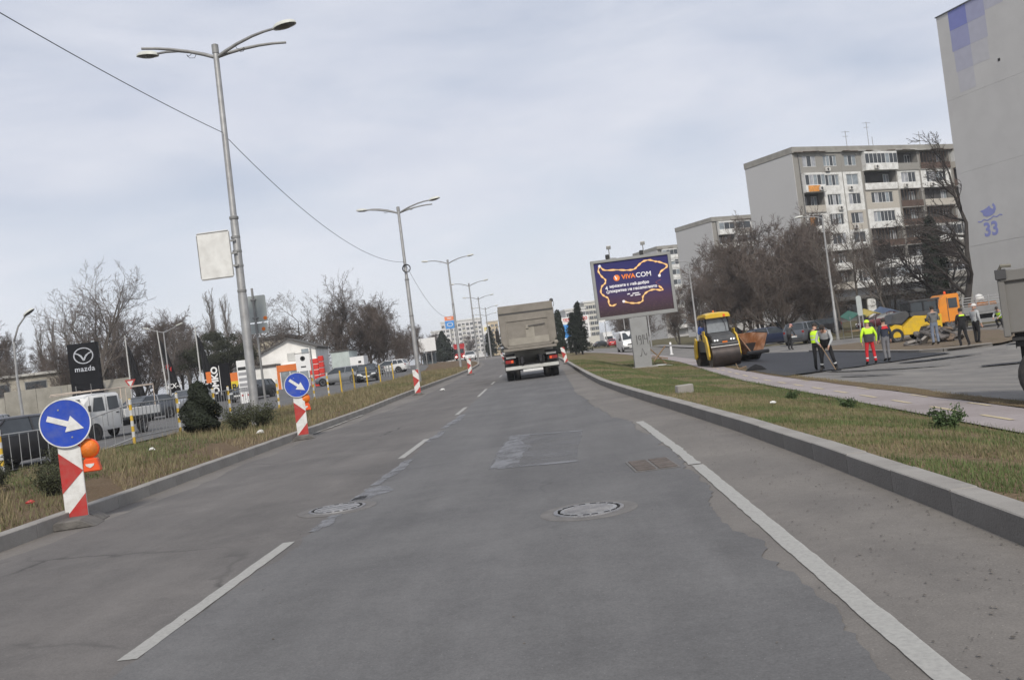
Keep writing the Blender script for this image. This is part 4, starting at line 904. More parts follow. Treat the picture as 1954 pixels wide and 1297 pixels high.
# tipper truck ahead, seen from behind (origin at the rear axle line)
BEIGE_T = mat('tipper paint', (0.218, 0.198, 0.170), .7, var=.10, scale=2.2, dirt=(.15, .135, .11), dirt_amt=.65, dirt_scale=2.4)
BEIGE_P = mat('dusty tipper paint', (0.30, 0.278, 0.235), .8, var=.12, scale=3, dirt=(.22, .2, .165), dirt_amt=.6, dirt_scale=2)
def tipper(loc, rz, label):
    t = thing('tipper_truck', loc, rz, label, 'truck'); w = 1.22; H = 3.36; zb = 1.42
    # body: tapering tub with rounded lower corners
    def ring(y, k=1.0):
        return [(-w * k, y, H - .02), (-w * .985 * k, y, zb + .30), (-w * .93 * k, y, zb + .12), (-w * .80 * k, y, zb), (w * .80 * k, y, zb), (w * .93 * k, y, zb + .12), (w * .985 * k, y, zb + .30), (w * k, y, H - .02)]
    MB().loft([ring(.02), ring(2.5, 1.0), ring(4.9, .985)]).build('tub', BEIGE_T, t)
    g = MB(); g.prism([(-w * .985, H - .36), (-w * .975, zb + .32), (-w * .92, zb + .14), (-w * .78, zb + .03), (w * .78, zb + .03), (w * .92, zb + .14), (w * .975, zb + .32), (w * .985, H - .36)], -.06, .03, 'y')
    gate = g.build('tailgate', BEIGE_T, t, bevel=.01)
    MB().b(-w * 1.0, w * .995, -.10, .06, H - .34, H).build('top_beam', BEIGE_T, t, bevel=.015)
    MB().b(-w * .99, w * .985, -.085, -.02, H - .385, H - .345).build('beam_shadow_strip', TRIM, t)  # dark strip standing in for the shadow under the top beam
    # recessed field framed by folded strips
    fx, f0, f1 = .90, zb + .18, H - .72
    for a in ((-fx - .06, -fx, f0, f1), (fx, fx + .06, f0, f1)): MB().b(a[0], a[1], -.095, -.061, a[2], a[3]).build('gate_rib', BEIGE_T, gate, bevel=.008)
    MB().b(-fx - .06, fx + .06, -.10, -.061, f1, f1 + .06).build('gate_rib', BEIGE_T, gate, bevel=.008)
    MB().b(-fx, fx, -.075, -.061, f0 - .02, f0 + .28).build('dust_panel', BEIGE_P, gate, bevel=.004)
    MB().b(-.10, .28, -.080, -.061, f0 + .28, f0 + .72).build('gate_patch', BEIGE_P, gate)
    MB().tube([(-.02, -.12, f0 + .76), (.78, -.12, f0 + .80)], .018, 8).build('handle', TRIM, gate); MB().box((-.02, -.10, f0 + .74), (.12, .07, .16)).build('latch', BEIGE_P, gate, bevel=.01)
    MB().b(-w * .98, w * .98, -.12, .10, zb - .10, zb + .02).build('lower_lip', BEIGE_T, t, bevel=.02)
    for s in (-1, 1):
        MB().tube([(s * w * .99, -.03, H - .30), (s * w * .985, -.03, zb + .3)], .035, 6).build('corner_post', BEIGE_T, t)
        for k in range(5): MB().b(s * w * 1.0 - .03, s * w * 1.0 + .03, .7 + .85 * k, .82 + .85 * k, zb + .25, H - .1).build('side_rib', BEIGE_T, t)
    MB().ball((w * .98, -.03, H + .02), .085, 10).build('tarp_roller_end', TRIM, t, smooth=True); MB().tube([(w * .98, 0, H + .02), (w * .98, 4.6, H + .06)], .06, 8).build('tarp_roll', mat('tarp', (.09, .10, .09), .9), t)
    MB().tube([(w * 1.03, -.06, H), (w * 1.05, -.08, H - .15), (w * 1.03, -.08, H - .28)], .012, 5).build('tarp_rope', TRIM, t)
    MB().ball((w * .97, -.06, zb + .10), .10, 8).build('gate_hinge', BEIGE_P, t)
    # chassis and running gear
    for s in (-1, 1):
        MB().b(s * .42 - .06, s * .42 + .06, -.2, 7.0, .75, 1.05).build('frame_rail', BLK_MET, t)
        for yy_ in (1.15, 2.5, 6.2):
            put_wheel(t, s * 1.03, yy_, .52, .30, RIM_D)
            if yy_ < 5: put_wheel(t, s * .70, yy_, .52, .30, RIM_D)
        MB().b(s * 1.22 - .5 if s > 0 else s * 1.22, s * 1.22 if s > 0 else s * 1.22 + .5, .42, .46, .42, 1.12).build('mud_flap', BLACK, t)
        MB().prism([(.42, 1.14), (.48, 1.22), (3.1, 1.22), (3.15, 1.14)], s * .72, s * 1.2, 'x').build('mudguard', BLACK, t)
        lb = MB().b(s * .98 - .18, s * .98 + .18, -.02, .06, .80, .95).build('tail_light', LAMP_R, t, bevel=.015); MB().b(s * .86 - .05, s * .86 + .05, -.025, -.021, .82, .93).build('indicator', ORANGE_B, lb)
        MB().b(s * .90 - .22, s * .90 + .22, .0, .04, 1.02, 1.10).build('mudguard_stay', GALV_D, t)
        MB().b(s * .55 - .03, s * .55 + .03, .0, .10, .55, 1.0).build('bumper_arm', BLK_MET, t)
    MB().b(-1.19, 1.19, -.06, .06, .50, .65).build('bumper_bar', mat('bumper bar', (.50, .50, .47), .5, .2, var=.12, dirt=(.3, .28, .25), dirt_amt=.5), t, bevel=.01)
    MB().b(-.42, .46, -.075, -.062, .37, .48).build('number_plate', PLATE, t, bevel=.003)
    for yy_ in (1.15, 2.5): MB().tube([(-1.0, yy_, .52), (1.0, yy_, .52)], .09, 8).build('axle', BLK_MET, t)
    MB().b(-.36, .36, .5, 3.2, .45, .72).build('axle_housing', BLK_MET, t)
    # cab in front of the body
    cb = paint('tipper cab', (.30, .28, .24), 0)
    MB().prism([(5.05, .9), (7.35, .9), (7.42, 1.7), (7.2, 2.95), (6.9, 3.05), (5.15, 3.05)], -1.2, 1.2, 'x').build('cab', cb, t, bevel=.05)
    MB().b(-1.1, 1.1, 7.30, 7.40, 1.8, 2.75).build('windscreen', CARGLASS, t)
    for s in (-1, 1):
        MB().b(s * 1.2 - .01, s * 1.2 + .01, 5.9, 7.0, 1.85, 2.75).build('side_window', CARGLASS, t)
        MB().tube([(s * 1.2, 7.2, 2.75), (s * 1.48, 7.25, 2.7), (s * 1.5, 7.25, 1.75), (s * 1.2, 7.2, 1.7)], .022, 6).build('mirror_arm', BLACK, t); MB().box((s * 1.5, 7.25, 2.2), (.2, .09, .62)).build('mirror', BLACK, t, bevel=.02)
        MB().box((s * .9, 7.46, 1.15), (.36, .08, .22)).build('headlight', LAMP_C, t, bevel=.02)
    MB().b(-1.22, 1.22, 7.25, 7.5, .5, .95).build('front_bumper', cb, t, bevel=.04)
tipper((-1.24, 41.9, .08), radians(2.6), 'beige tipper truck driving ahead in the right lane, seen from behind')

# smaller grey tipper cut by the right edge (heading +X)
GREY_T = mat('grey tipper paint', (0.17, 0.165, 0.155), .7, var=.1, scale=2, dirt=(.11, .105, .095), dirt_amt=.5, dirt_scale=2)
t = thing('dropside_truck', (7.02, 16.08, G(7.6, 16.0)), radians(-27), 'grey dropside truck cut off by the right edge, only its rear corner showing', 'truck')
MB().b(.42, 5.0, -.75, 1.55, 1.20, 2.10).build('tub', GREY_T, t, bevel=.02)
MB().b(.40, 5.05, -.81, -.70, 2.02, 2.20).build('top_flange', GREY_T, t, bevel=.015); MB().b(.36, .46, -.80, 1.6, 1.15, 2.20).build('tailgate', GREY_T, t, bevel=.015)
MB().b(.34, .5, -.84, -.74, 2.06, 2.22).build('hinge', TRIM, t, bevel=.01); MB().tube([(.40, -.80, 2.2), (.44, -.84, 2.27), (.58, -.82, 2.26)], .03, 6).build('hinge_pin', mat('old brass', (.17, .16, .13), .7), t)
for x in (1.6, 2.8, 4.0): MB().b(x, x + .09, -.80, -.752, 1.26, 2.02).build('side_rib', GREY_T, t)
MB().b(.55, 6.5, -.35, .95, .78, 1.1).build('chassis', BLK_MET, t); MB().b(.50, 1.3, -.62, -.3, .98, 1.2).build('rear_frame', BLACK, t)
MB().b(.36, .5, -.75, -.2, .95, 1.02).build('mudguard_bracket', GALV_D, t); MB().b(.46, 1.6, -.72, -.2, 1.08, 1.13).build('mudguard', BLACK, t)
for x in (.97, 4.5):
    for y in (-.55, 1.4):
        ty, rm = WHEELS.setdefault(('big',), wheel_meshes(.5, .28, RIM_D)); wo = link_mesh('wheel', ty, t, (x, y, .5), (0, 0, pi / 2 if y > 0 else -pi / 2)); link_mesh('rim', rm, wo)
MB().b(5.2, 7.0, -.75, 1.55, .7, 2.4).build('cab', GREY_T, t, bevel=.06); wd = MB().b(5.6, 6.6, -.765, -.752, 1.5, 2.2).build('side_window', CARGLASS, t)

# white van, small far vehicles
def van(loc, rz, label, pm, on_=True):
    t = thing('van', loc, rz, label, 'van'); w = .98
    def ring(y, z0, z1, k=1.0):
        h = z1 - z0; half = [(0, z0), (w * .95 * k, z0), (w * k, z0 + h * .12), (w * k, z0 + h * .5), (w * .93 * k, z0 + h * .94), (w * .8 * k, z1), (0, z1 + .04)]
        return [(x, y, z) for x, z in half] + [(-x, y, z) for x, z in half[-2:0:-1]]
    MB().loft([ring(-2.9, .35, 2.4, .97), ring(-2.8, .3, 2.45), ring(.6, .3, 2.46), ring(1.25, .3, 2.32, .985), ring(1.95, .3, 1.42, .97), ring(2.6, .32, 1.12, .92), ring(2.72, .4, .8, .86)]).build('body', pm, t, smooth=True, angle=40)
    MB().add([(-.80, 1.99, 1.42), (.80, 1.99, 1.42), (.70, 1.33, 2.24), (-.70, 1.33, 2.24)], [(0, 1, 2, 3)]).build('windscreen', CARGLASS, t)
    for s in (-1, 1):
        MB().add([(s * .972, .7, 1.35), (s * .965, 1.8, 1.35), (s * .93, 1.25, 2.1), (s * .945, .7, 2.1)], [(0, 1, 2, 3)]).build('side_window', CARGLASS, t)
        MB().box((s * .68, 2.6, .95), (.36, .2, .24), rz=-s * .4).build('headlight', HEAD_ON if on_ else LAMP_C, t, bevel=.03)
        MB().box((s * 1.12, 1.5, 1.5), (.2, .12, .3)).build('mirror', BLACK, t, bevel=.03)
        for yy_ in (-1.8, 1.75): put_wheel(t, s * .88, yy_, .34, .22, RIM_D)
    MB().b(-.9, .9, 2.58, 2.78, .28, .62).build('bumper', TRIM, t, bevel=.05); MB().box((0, 2.72, .86), (.8, .06, .12)).build('grille', BLACK, t); MB().box((0, 2.80, .5), (.52, .02, .11)).build('number_plate', PLATE, t)
    MB().box((0, .9, 2.56), (.7, .5, .16)).build('roof_unit', TRIM, t, bevel=.04)
van(on(8.2, 112), radians(184), 'white van with lit headlamps coming down the side street', paint('van white', (.70, .70, .69), 0))
t = thing('box_lorry', on(13.2, 250), radians(185), 'white lorry far down the side street, left of the billboard post', 'truck')
MB().b(-1.2, 1.2, -6, 1.2, 1.0, 3.6).build('box', C_WHT, t, bevel=.05); MB().prism([(1.3, .5), (3.0, .5), (3.0, 1.5), (2.7, 2.7), (1.3, 2.7)], -1.15, 1.15, 'x').build('cab', C_WHT, t, bevel=.05); MB().b(-1, 1, 2.86, 2.98, 1.5, 2.4).build('windscreen', CARGLASS, t)
for s in (-1, 1):
    for y in (-4.5, 2.0): put_wheel(t, s * 1.0, y, .48, .28, RIM_D)
t = thing('box_lorry', (-24.5, 235, 1.12), radians(184), 'red and white lorry far down the left carriageway', 'truck')
MB().b(-1.35, 1.35, -6, 1.2, 1.0, 4.1).build('box', paint('lorry white', (.6, .6, .6), 0), t, bevel=.05); MB().prism([(1.3, .5), (3.2, .5), (3.2, 1.6), (3.0, 3.2), (1.3, 3.2)], -1.25, 1.25, 'x').build('cab', C_RED, t, bevel=.05); MB().b(-1.1, 1.1, 3.06, 3.2, 1.7, 2.8).build('windscreen', CARGLASS, t); MB().b(-1.36, 1.36, .8, 1.25, 3.2, 4.12).build('fairing', C_RED, t)
for s in (-1, 1):
    MB().box((s * .9, 3.22, .95), (.35, .05, .25)).build('headlight', HEAD_ON, t)
    for y in (-4.5, 2.2): put_wheel(t, s * 1.05, y, .5, .3, RIM_D)

# ------------------------------------------------------------------ right side: billboard, machines, site clutter
FRAME_G = mat('billboard frame', (0.27, 0.275, 0.27), .6, .2, var=.1, scale=1.5, dirt=(.2, .2, .19), dirt_amt=.4)
t = thing('billboard', (4.34, 50, -.28), 0, 'large billboard with a glowing orange outline and white lettering on a grey pillar', 'billboard')
PW, PH, Z0 = 4.22, 3.2, 2.68
MB().b(-.46, .44, -.24, .24, .02, Z0 - .02).build('pillar', mat('pillar sheet metal', (.285, .29, .29), .6, .25, var=.08, scale=1.2, dirt=(.22, .22, .215), dirt_amt=.5, dirt_scale=1.5), t, bevel=.012)
MB().b(-.75, .72, -.45, .45, -.15, .05).build('footing', CONC, t, bevel=.02)
fr = MB()
for a in ((-PW / 2, PW / 2, Z0, Z0 + .20), (-PW / 2, PW / 2, Z0 + PH - .15, Z0 + PH)): fr.b(a[0], a[1], -.22, .22, a[2], a[3])
for x0, x1 in ((-PW / 2, -PW / 2 + .16), (PW / 2 - .16, PW / 2)): fr.b(x0, x1, -.218, .218, Z0 + .20, Z0 + PH - .15)
fr.build('frame', FRAME_G, t, bevel=.01)
AD = bpy.data.materials.new('night city print'); AD.use_nodes = True
def _ad():
    nt = AD.node_tree; n = nt.nodes; l = nt.links.new; b = n['Principled BSDF']; tc = n.new('ShaderNodeTexCoord'); sx = n.new('ShaderNodeSeparateXYZ'); l(tc.outputs['Object'], sx.inputs[0])
    mr = n.new('ShaderNodeMapRange'); mr.inputs['From Min'].default_value = Z0; mr.inputs['From Max'].default_value = Z0 + PH; l(sx.outputs['Z'], mr.inputs['Value'])
    r = n.new('ShaderNodeValToRGB'); e = r.color_ramp.elements; e[0].position = .08; e[0].color = (.050, .034, .040, 1); e[1].position = .85; e[1].color = (.035, .034, .13, 1)
    k = e.new(.30); k.color = (.075, .042, .075, 1); k = e.new(.5); k.color = (.048, .040, .12, 1); l(mr.outputs[0], r.inputs[0])
    mp = n.new('ShaderNodeMapping'); mp.inputs['Scale'].default_value = (9, 1, 34); l(tc.outputs['Object'], mp.inputs[0])
    nz = n.new('ShaderNodeTexNoise'); nz.inputs['Scale'].default_value = 1.0; nz.inputs['Detail'].default_value = 5; nz.inputs['Roughness'].default_value = .75; l(mp.outputs[0], nz.inputs['Vector'])
    sp = n.new('ShaderNodeValToRGB'); sp.color_ramp.elements[0].position = .58; sp.color_ramp.elements[0].color = (0, 0, 0, 1); sp.color_ramp.elements[1].position = .75; sp.color_ramp.elements[1].color = (1, 1, 1, 1); l(nz.outputs['Fac'], sp.inputs[0])
    low = n.new('ShaderNodeValToRGB'); low.color_ramp.elements[0].position = .22; low.color_ramp.elements[0].color = (.8, .8, .8, 1); low.color_ramp.elements[1].position = .38; low.color_ramp.elements[1].color = (0, 0, 0, 1); l(mr.outputs[0], low.inputs[0])
    mu = n.new('ShaderNodeMix'); mu.data_type = 'RGBA'; mu.blend_type = 'MULTIPLY'; mu.inputs['Factor'].default_value = 1; l(sp.outputs[0], mu.inputs['A']); l(low.outputs[0], mu.inputs['B'])
    mx = n.new('ShaderNodeMix'); mx.data_type = 'RGBA'; l(mu.outputs['Result'], mx.inputs['Factor']); l(r.outputs[0], mx.inputs['A']); mx.inputs['B'].default_value = (.38, .24, .17, 1)
    l(mx.outputs['Result'], b.inputs['Base Color']); b.inputs['Roughness'].default_value = .75; b.inputs['Specular IOR Level'].default_value = .15
_ad()
X0, X1, Y0, Y1 = -PW / 2 + .15, PW / 2 - .15, Z0 + .19, Z0 + PH - .14
ad = MB().b(X0, X1, -.15, .15, Y0, Y1).build('poster', AD, t)
uv = lambda u, v: (X0 + (X1 - X0) * u, Y0 + (Y1 - Y0) * v)
GLOW = mat('print orange', (.80, .36, .06), .5, var=.2, scale=3); GLOW_C = mat('print pale yellow', (.85, .68, .35), .5, var=.15, scale=4); P_ORG = mat('print logo orange', (.85, .22, .02), .5, var=.05); P_WHT = mat('print white', (.80, .79, .82), .5, var=.03); P_RED = mat('print dim red', (.30, .08, .05), .5, var=.3, scale=5)
def ribbon(pts, w, y, m, name):
    pts = [Vector((p[0], 0, p[1])) for p in pts]
    q = []
    for i in range(len(pts) - 1):                      # smooth and jitter a little
        for k in range(4):
            u = k / 4; p0 = pts[max(i - 1, 0)]; p1 = pts[i]; p2 = pts[i + 1]; p3 = pts[min(i + 2, len(pts) - 1)]
            q.append(.5 * ((2 * p1) + (p2 - p0) * u + (2 * p0 - 5 * p1 + 4 * p2 - p3) * u * u + (3 * p1 - p0 - 3 * p2 + p3) * u ** 3))
    q.append(pts[-1]); vs = []; fs = []
    for i, p in enumerate(q):
        d = (q[min(i + 1, len(q) - 1)] - q[max(i - 1, 0)]).normalized(); nrm = Vector((-d.z, 0, d.x)); ww = w * (.75 + .35 * sin(i * 1.7)); vs += [p + nrm * ww / 2 + Vector((0, y, 0)), p - nrm * ww / 2 + Vector((0, y, 0))]
    for i in range(len(q) - 1): fs.append((2 * i, 2 * i + 1, 2 * i + 3, 2 * i + 2))
    MB().add(vs, fs).build(name, m, ad, fix=False)
OA = [(0.081, 0.94), (0.057, 0.859), (0.091, 0.754), (0.136, 0.681), (0.123, 0.616), (0.077, 0.567), (0.056, 0.459), (0.096, 0.387), (0.142, 0.336), (0.143, 0.235), (0.181, 0.192), (0.241, 0.215)]
OB = [(0.343, 0.247), (0.439, 0.2), (0.538, 0.186), (0.594, 0.216), (0.606, 0.292), (0.663, 0.362), (0.758, 0.394), (0.856, 0.364), (0.878, 0.384), (0.831, 0.451)]
OC = [(0.858, 0.633), (0.883, 0.702), (0.966, 0.769), (0.971, 0.813), (0.876, 0.882), (0.827, 0.9), (0.746, 0.94), (0.659, 0.923), (0.584, 0.854), (0.529, 0.806), (0.427, 0.809), (0.294, 0.838), (0.142, 0.859), (0.096, 0.92)]
for seg in (OA, OB, OC):
    pp = [uv(*p) for p in seg]; ribbon(pp, .11, -.153, GLOW, 'outline'); ribbon(pp, .05, -.156, GLOW_C, 'outline_core')
ribbon([uv(.87, .56), uv(.80, .52), uv(.84, .47), uv(.86, .42)], .025, -.153, P_RED, 'outline_spark')
for p in (OA[0], OB[0], OC[0]):
    x, z = uv(*p); MB().lathe([(.0001, .004), (.05, .003), (.075, 0)], 12, Matrix.Translation((x, -.158, z)) @ Matrix.Rotation(pi / 2, 4, 'X')).build('spark', P_WHT, ad)
x, z = uv(.288, .69); M = Matrix.Translation((x, -.153, z)) @ Matrix.Rotation(pi / 2, 4, 'X')
lg = MB().lathe([(.0001, .004), (.165, .004), (.165, 0)], 24, M).build('logo_disc', P_ORG, ad)
MB().prism([(x - .11, z + .12), (x - .045, z + .10), (x - .01, z - .01), (x + .10, z + .15), (x + .04, z + .05), (x + .0, z - .10), (x - .05, z - .09)], -.164, -.159, 'y').build('logo_tick', P_WHT, lg)
LTR = ad
def adtext(body, u0, u1, v, m, **k):
    me_ = text_mesh(body, 1.0, depth=.003, align='LEFT', **k); xsv = [q.co.x for q in me_.vertices]; wdt = max(xsv) - min(xsv); s_ = (u1 - u0) * (X1 - X0) / wdt
    me_.materials.clear(); me_.materials.append(m); a, zz = uv(u0, v); return link_mesh('lettering', me_, ad, (a - min(xsv) * s_, -.157, zz), (pi / 2, 0, 0), (s_, s_, 1))
adtext('VIVA', .352, .54, .690, P_ORG, bold=.03); adtext('COM', .548, .75, .690, P_WHT, bold=.012)
adtext('мрежата с най-добро', .18, .71, .545, P_WHT, bold=.035); adtext('покритие на населението', .17, .81, .455, P_WHT, bold=.035)
adtext('4', .118, .155, .52, P_WHT, bold=.02); adtext('G', .128, .165, .445, P_WHT, bold=.02)
for k, (u, w_) in enumerate(((.40, .05), (.47, .12), (.44, .05), (.50, .1))): a, zz = uv(u, .36 - .035 * (k // 2)); MB().prism([(a, zz), (a + w_ * 3, zz + .01), (a + w_ * 3, zz + .06), (a + .02, zz + .055)], -.157, -.153, 'y').build('small_print', P_WHT, ad)
MB().b(-PW / 2 + .06, -PW / 2 + .40, -.235, -.222, Z0 - .04, Z0 + .06).build('owner_tag', WHT, t)
GRAF = mat('graffiti', (.05, .05, .055), .7)
def stroke(pts): MB().tube([(x, -.243, z) for x, z in pts], .018, 5).build('graffiti', GRAF, t)
for s_ in ([(-.20, 1.25), (-.20, 1.72)], [(-.06, 1.62), (-.12, 1.55), (-.06, 1.47), (.02, 1.52), (.02, 1.66), (-.06, 1.70), (-.10, 1.62)], [(.02, 1.6), (.02, 1.25), (-.06, 1.22)], [(.12, 1.22), (.13, 1.72)], [(.20, 1.72), (.20, 1.48), (.34, 1.5)], [(.34, 1.78), (.36, 1.2)], [(-.13, .62), (-.06, .62), (.03, 1.02), (.14, .66), (.22, .66), (.22, .74)]): stroke(s_)
for x in (-1.05, .75):
    fl = MB().tube([(x, 0, Z0 + PH), (x, 0, Z0 + PH + .62)], .025, 6).build('lamp_bracket', GALV_D, t)
    MB().box((x, -.05, Z0 + PH + .62), (.24, .08, .2), rx=.4).build('floodlight', mat('floodlight glass', (.33, .33, .32), .3, var=.2), fl, bevel=.02); MB().box((x - .12, .0, Z0 + PH + .14), (.20, .2, .24)).build('ballast', BLACK, fl, bevel=.02)
    MB().tube([(x, 0, Z0 + PH + .05), (x + .35, .0, Z0 + PH + .02)], .02, 5).build('conduit', GALV_D, fl)
# second billboard further on
t = thing('billboard', (3.2, 150, .3), 0, 'white billboard with red letters and a blue picture behind the dark evergreens', 'billboard')
MB().b(-2.2, 2.2, -.15, .15, 2.0, 5.55).build('panel', WHT, t, bevel=.03); text('lettering', 'ТЕХНОЧУДО', .62, RED_P, t, (.0, -.16, 5.05), bold=.03)
MB().b(-2.0, -.9, -.16, -.152, 2.3, 4.4).build('picture', BLUE_P, t)
for i in range(4): MB().b(1.5, 1.9, -.16, -.152, 2.4 + .5 * i, 2.75 + .5 * i).build('print', GREY_P, t)
for x in (-1.2, 1.2): MB().tube([(x, .2, -.5), (x, .2, 2.2)], .12, 8).build('post', GALV_D, t)

# single-armed lamps of the side street
def single_lamp(loc, H, arm, label, side=-1):
    t = thing('street_lamp', loc, 0, label, 'street lamp', 'single-armed street lamps of the side street')
    MB().lathe([(.13, -.2), (.13, 2.2), (.10, 2.3), (.085, 5.2), (.065, H)], 12).build('pole', GALV, t, smooth=True)
    MB().tube([(0, 0, H - .05), (side * arm * .3, 0, H + .12), (side * arm, 0, H + .25)], .04, 8).build('arm', GALV, t, smooth=True)
    h = link_mesh('lamp_head', HEAD, t, (side * (arm + .3), 0, H + .25), (0, radians(5), pi if side < 0 else 0)); link_mesh('lens', LENS, h)
single_lamp((21.8, 75, -.7), 9.5, 1.5, 'tall single-armed street lamp in front of the apartment block')
single_lamp((13.95, 95, -.45), 8.6, 1.3, 'single-armed street lamp just right of the billboard, behind the road roller')
single_lamp((13.2, 135, -.1), 8.0, 1.3, 'slim street lamp seen under the right half of the billboard'); single_lamp((11.9, 165, .1), 8.0, 1.3, 'slim street lamp seen under the left half of the billboard'); single_lamp((11.2, 215, .2), 8.0, 1.3, 'farthest slim street lamp, left of the billboard post')

# road roller
YEL = mat('machine yellow', (0.62, 0.40, 0.012), .42, var=.08, coat=.25, dirt=(.35, .25, .08), dirt_amt=.45, dirt_scale=3)
M_GRY = mat('machine dark grey', (0.055, 0.057, 0.060), .5, var=.15, scale=4, dirt=(.11, .105, .1), dirt_amt=.5, dirt_scale=3)
DRUM = mat('roller drum', (0.060, 0.048, 0.044), .45, .5, var=.3, scale=2, dirt=(.03, .028, .028), dirt_amt=.6, dirt_scale=3)
BRIGHT = mat('scraped steel', (0.42, 0.41, 0.40), .35, .6, var=.15)
CABGL = mat('cab glass', (0.20, 0.215, 0.225), .12, var=.35, scale=2.2, spec=.6)
t = thing('road_roller', (7.42, 44.6, G(7.42, 44.6) + .03), radians(5), 'yellow tandem road roller with a yellow cab roof on the fresh asphalt', 'road roller')
for y in (-1.05, 1.75):
    d = MB().lathe([(.0001, -.72), (.42, -.72), (.52, -.735), (.56, -.73), (.56, .73), (.52, .735), (.42, .72), (.0001, .72)], 36, Matrix.Translation((0, y, .56)) @ Matrix.Rotation(pi / 2, 4, 'Y')).build('drum', DRUM, t, smooth=True)
    MB().lathe([(.0001, -.735), (.16, -.735), (.16, .735), (.0001, .735)], 14, Matrix.Translation((0, y, .56)) @ Matrix.Rotation(pi / 2, 4, 'Y')).build('hub', M_GRY, d)
MB().box((0, -1.42, 1.00), (1.46, .06, .07), rx=-.3).build('scraper', BRIGHT, t, bevel=.01); MB().box((0, -1.36, 1.10), (1.42, .30, .14), rx=-.2).build('water_bar', M_GRY, t, bevel=.02)
h = MB().prism([(-1.45, 1.10), (-1.50, 1.28), (-1.30, 1.50), (-.55, 1.68), (-.5, .95), (-1.2, .98)], -.62, .62, 'x').build('front_hood', M_GRY, t, bevel=.035)
for x in (-.50, -.36, .36, .50): MB().lathe([(.0001, .03), (.05, .02), (.058, 0)], 12, Matrix.Translation((x, -1.46, 1.30)) @ Matrix.Rotation(radians(62), 4, 'X')).build('work_light', LAMP_C, h)
for x in (-.07, .07): MB().box((x, -1.51, 1.20), (.12, .04, .07)).build('marker_light', ORANGE, h)
for s in (-1, 1):
    MB().prism([(-1.30, .55), (-1.15, .38), (-.92, .40), (-.80, .70), (-.62, 1.45), (-.70, 1.62), (-.98, 1.50), (-1.22, 1.05)], s * .76, s * .86, 'x').build('fork_arm', YEL, t, bevel=.02)
    MB().prism([(1.45, .5), (1.7, .38), (2.0, .45), (1.9, 1.0), (1.5, 1.5), (1.2, 1.4)], s * .76, s * .86, 'x').build('fork_arm', YEL, t, bevel=.02)
    MB().b(s * .66 - .06, s * .66 + .06, -.75, 1.5, .75, 1.35).build('side_frame', M_GRY, t, bevel=.03)
    MB().box((s * .80, -.45, 1.55), (.05, .5, .55)).build('side_panel', YEL, t, bevel=.02)
    for y in (-.42, .98): MB().tube([(s * .60, y, 1.55), (s * .58, y + (.10 if y < 0 else -.06), 2.42)], .04, 6).build('cab_post', BLK_MET, t)
    MB().add([(s * .60, -.36, 1.72), (s * .60, .94, 1.72), (s * .585, .90, 2.36), (s * .585, -.30, 2.36)], [(0, 1, 2, 3)]).build('cab_window', CABGL, t)
    MB().tube([(s * .62, -.4, 2.3), (s * .82, -.55, 2.25)], .015, 5).build('mirror_arm', BLACK, t); MB().box((s * .84, -.56, 2.15), (.16, .05, .26)).build('mirror', BLACK, t, bevel=.02)
MB().b(-.60, .60, -.45, 1.0, 1.2, 1.70).build('cab_base', M_GRY, t, bevel=.03)
MB().add([(-.57, -.46, 1.70), (.57, -.46, 1.70), (.55, -.34, 2.40), (-.55, -.34, 2.40)], [(0, 1, 2, 3)]).build('windscreen', CABGL, t)
MB().add([(-.57, 1.0, 1.70), (.57, 1.0, 1.70), (.55, .92, 2.40), (-.55, .92, 2.40)], [(0, 1, 2, 3)]).build('rear_window', CABGL, t)
MB().b(-.30, .32, -.30, -.12, 1.70, 1.92).build('dashboard', YEL, t, bevel=.03); MB().box((0.1, .35, 1.95), (.5, .12, .55)).build('seat', BLACK, t, bevel=.05)
rf = MB(); rf.loft([[(-.66, y, 2.46 + z), (-.62, y, 2.60 + z), (-.3, y, 2.66 + z), (.3, y, 2.66 + z), (.62, y, 2.60 + z), (.66, y, 2.46 + z)] for y, z in ((-.72, -.04), (-.55, .03), (.2, .05), (1.05, .03), (1.25, -.04))]); rf.build('cab_roof', YEL, t, smooth=True, angle=40)
MB().lathe([(.0001, .10), (.04, .09), (.055, 0)], 10, Matrix.Translation((0, .1, 2.71))).build('beacon', ORANGE, t); MB().box((.33, -.735, 2.50), (.10, .04, .12)).build('roof_light', ORANGE_B, t)
MB().tube([(.42, -.52, 1.75), (.40, -.45, 2.1), (.25, -.42, 2.38)], .012, 5).build('wiper', BLACK, t)
MB().prism([(1.05, .95), (1.0, 1.5), (1.9, 1.4), (2.35, 1.1), (2.3, .95)], -.6, .6, 'x').build('rear_hood', YEL, t, bevel=.05)

t.scale = (.88, .88, .93)
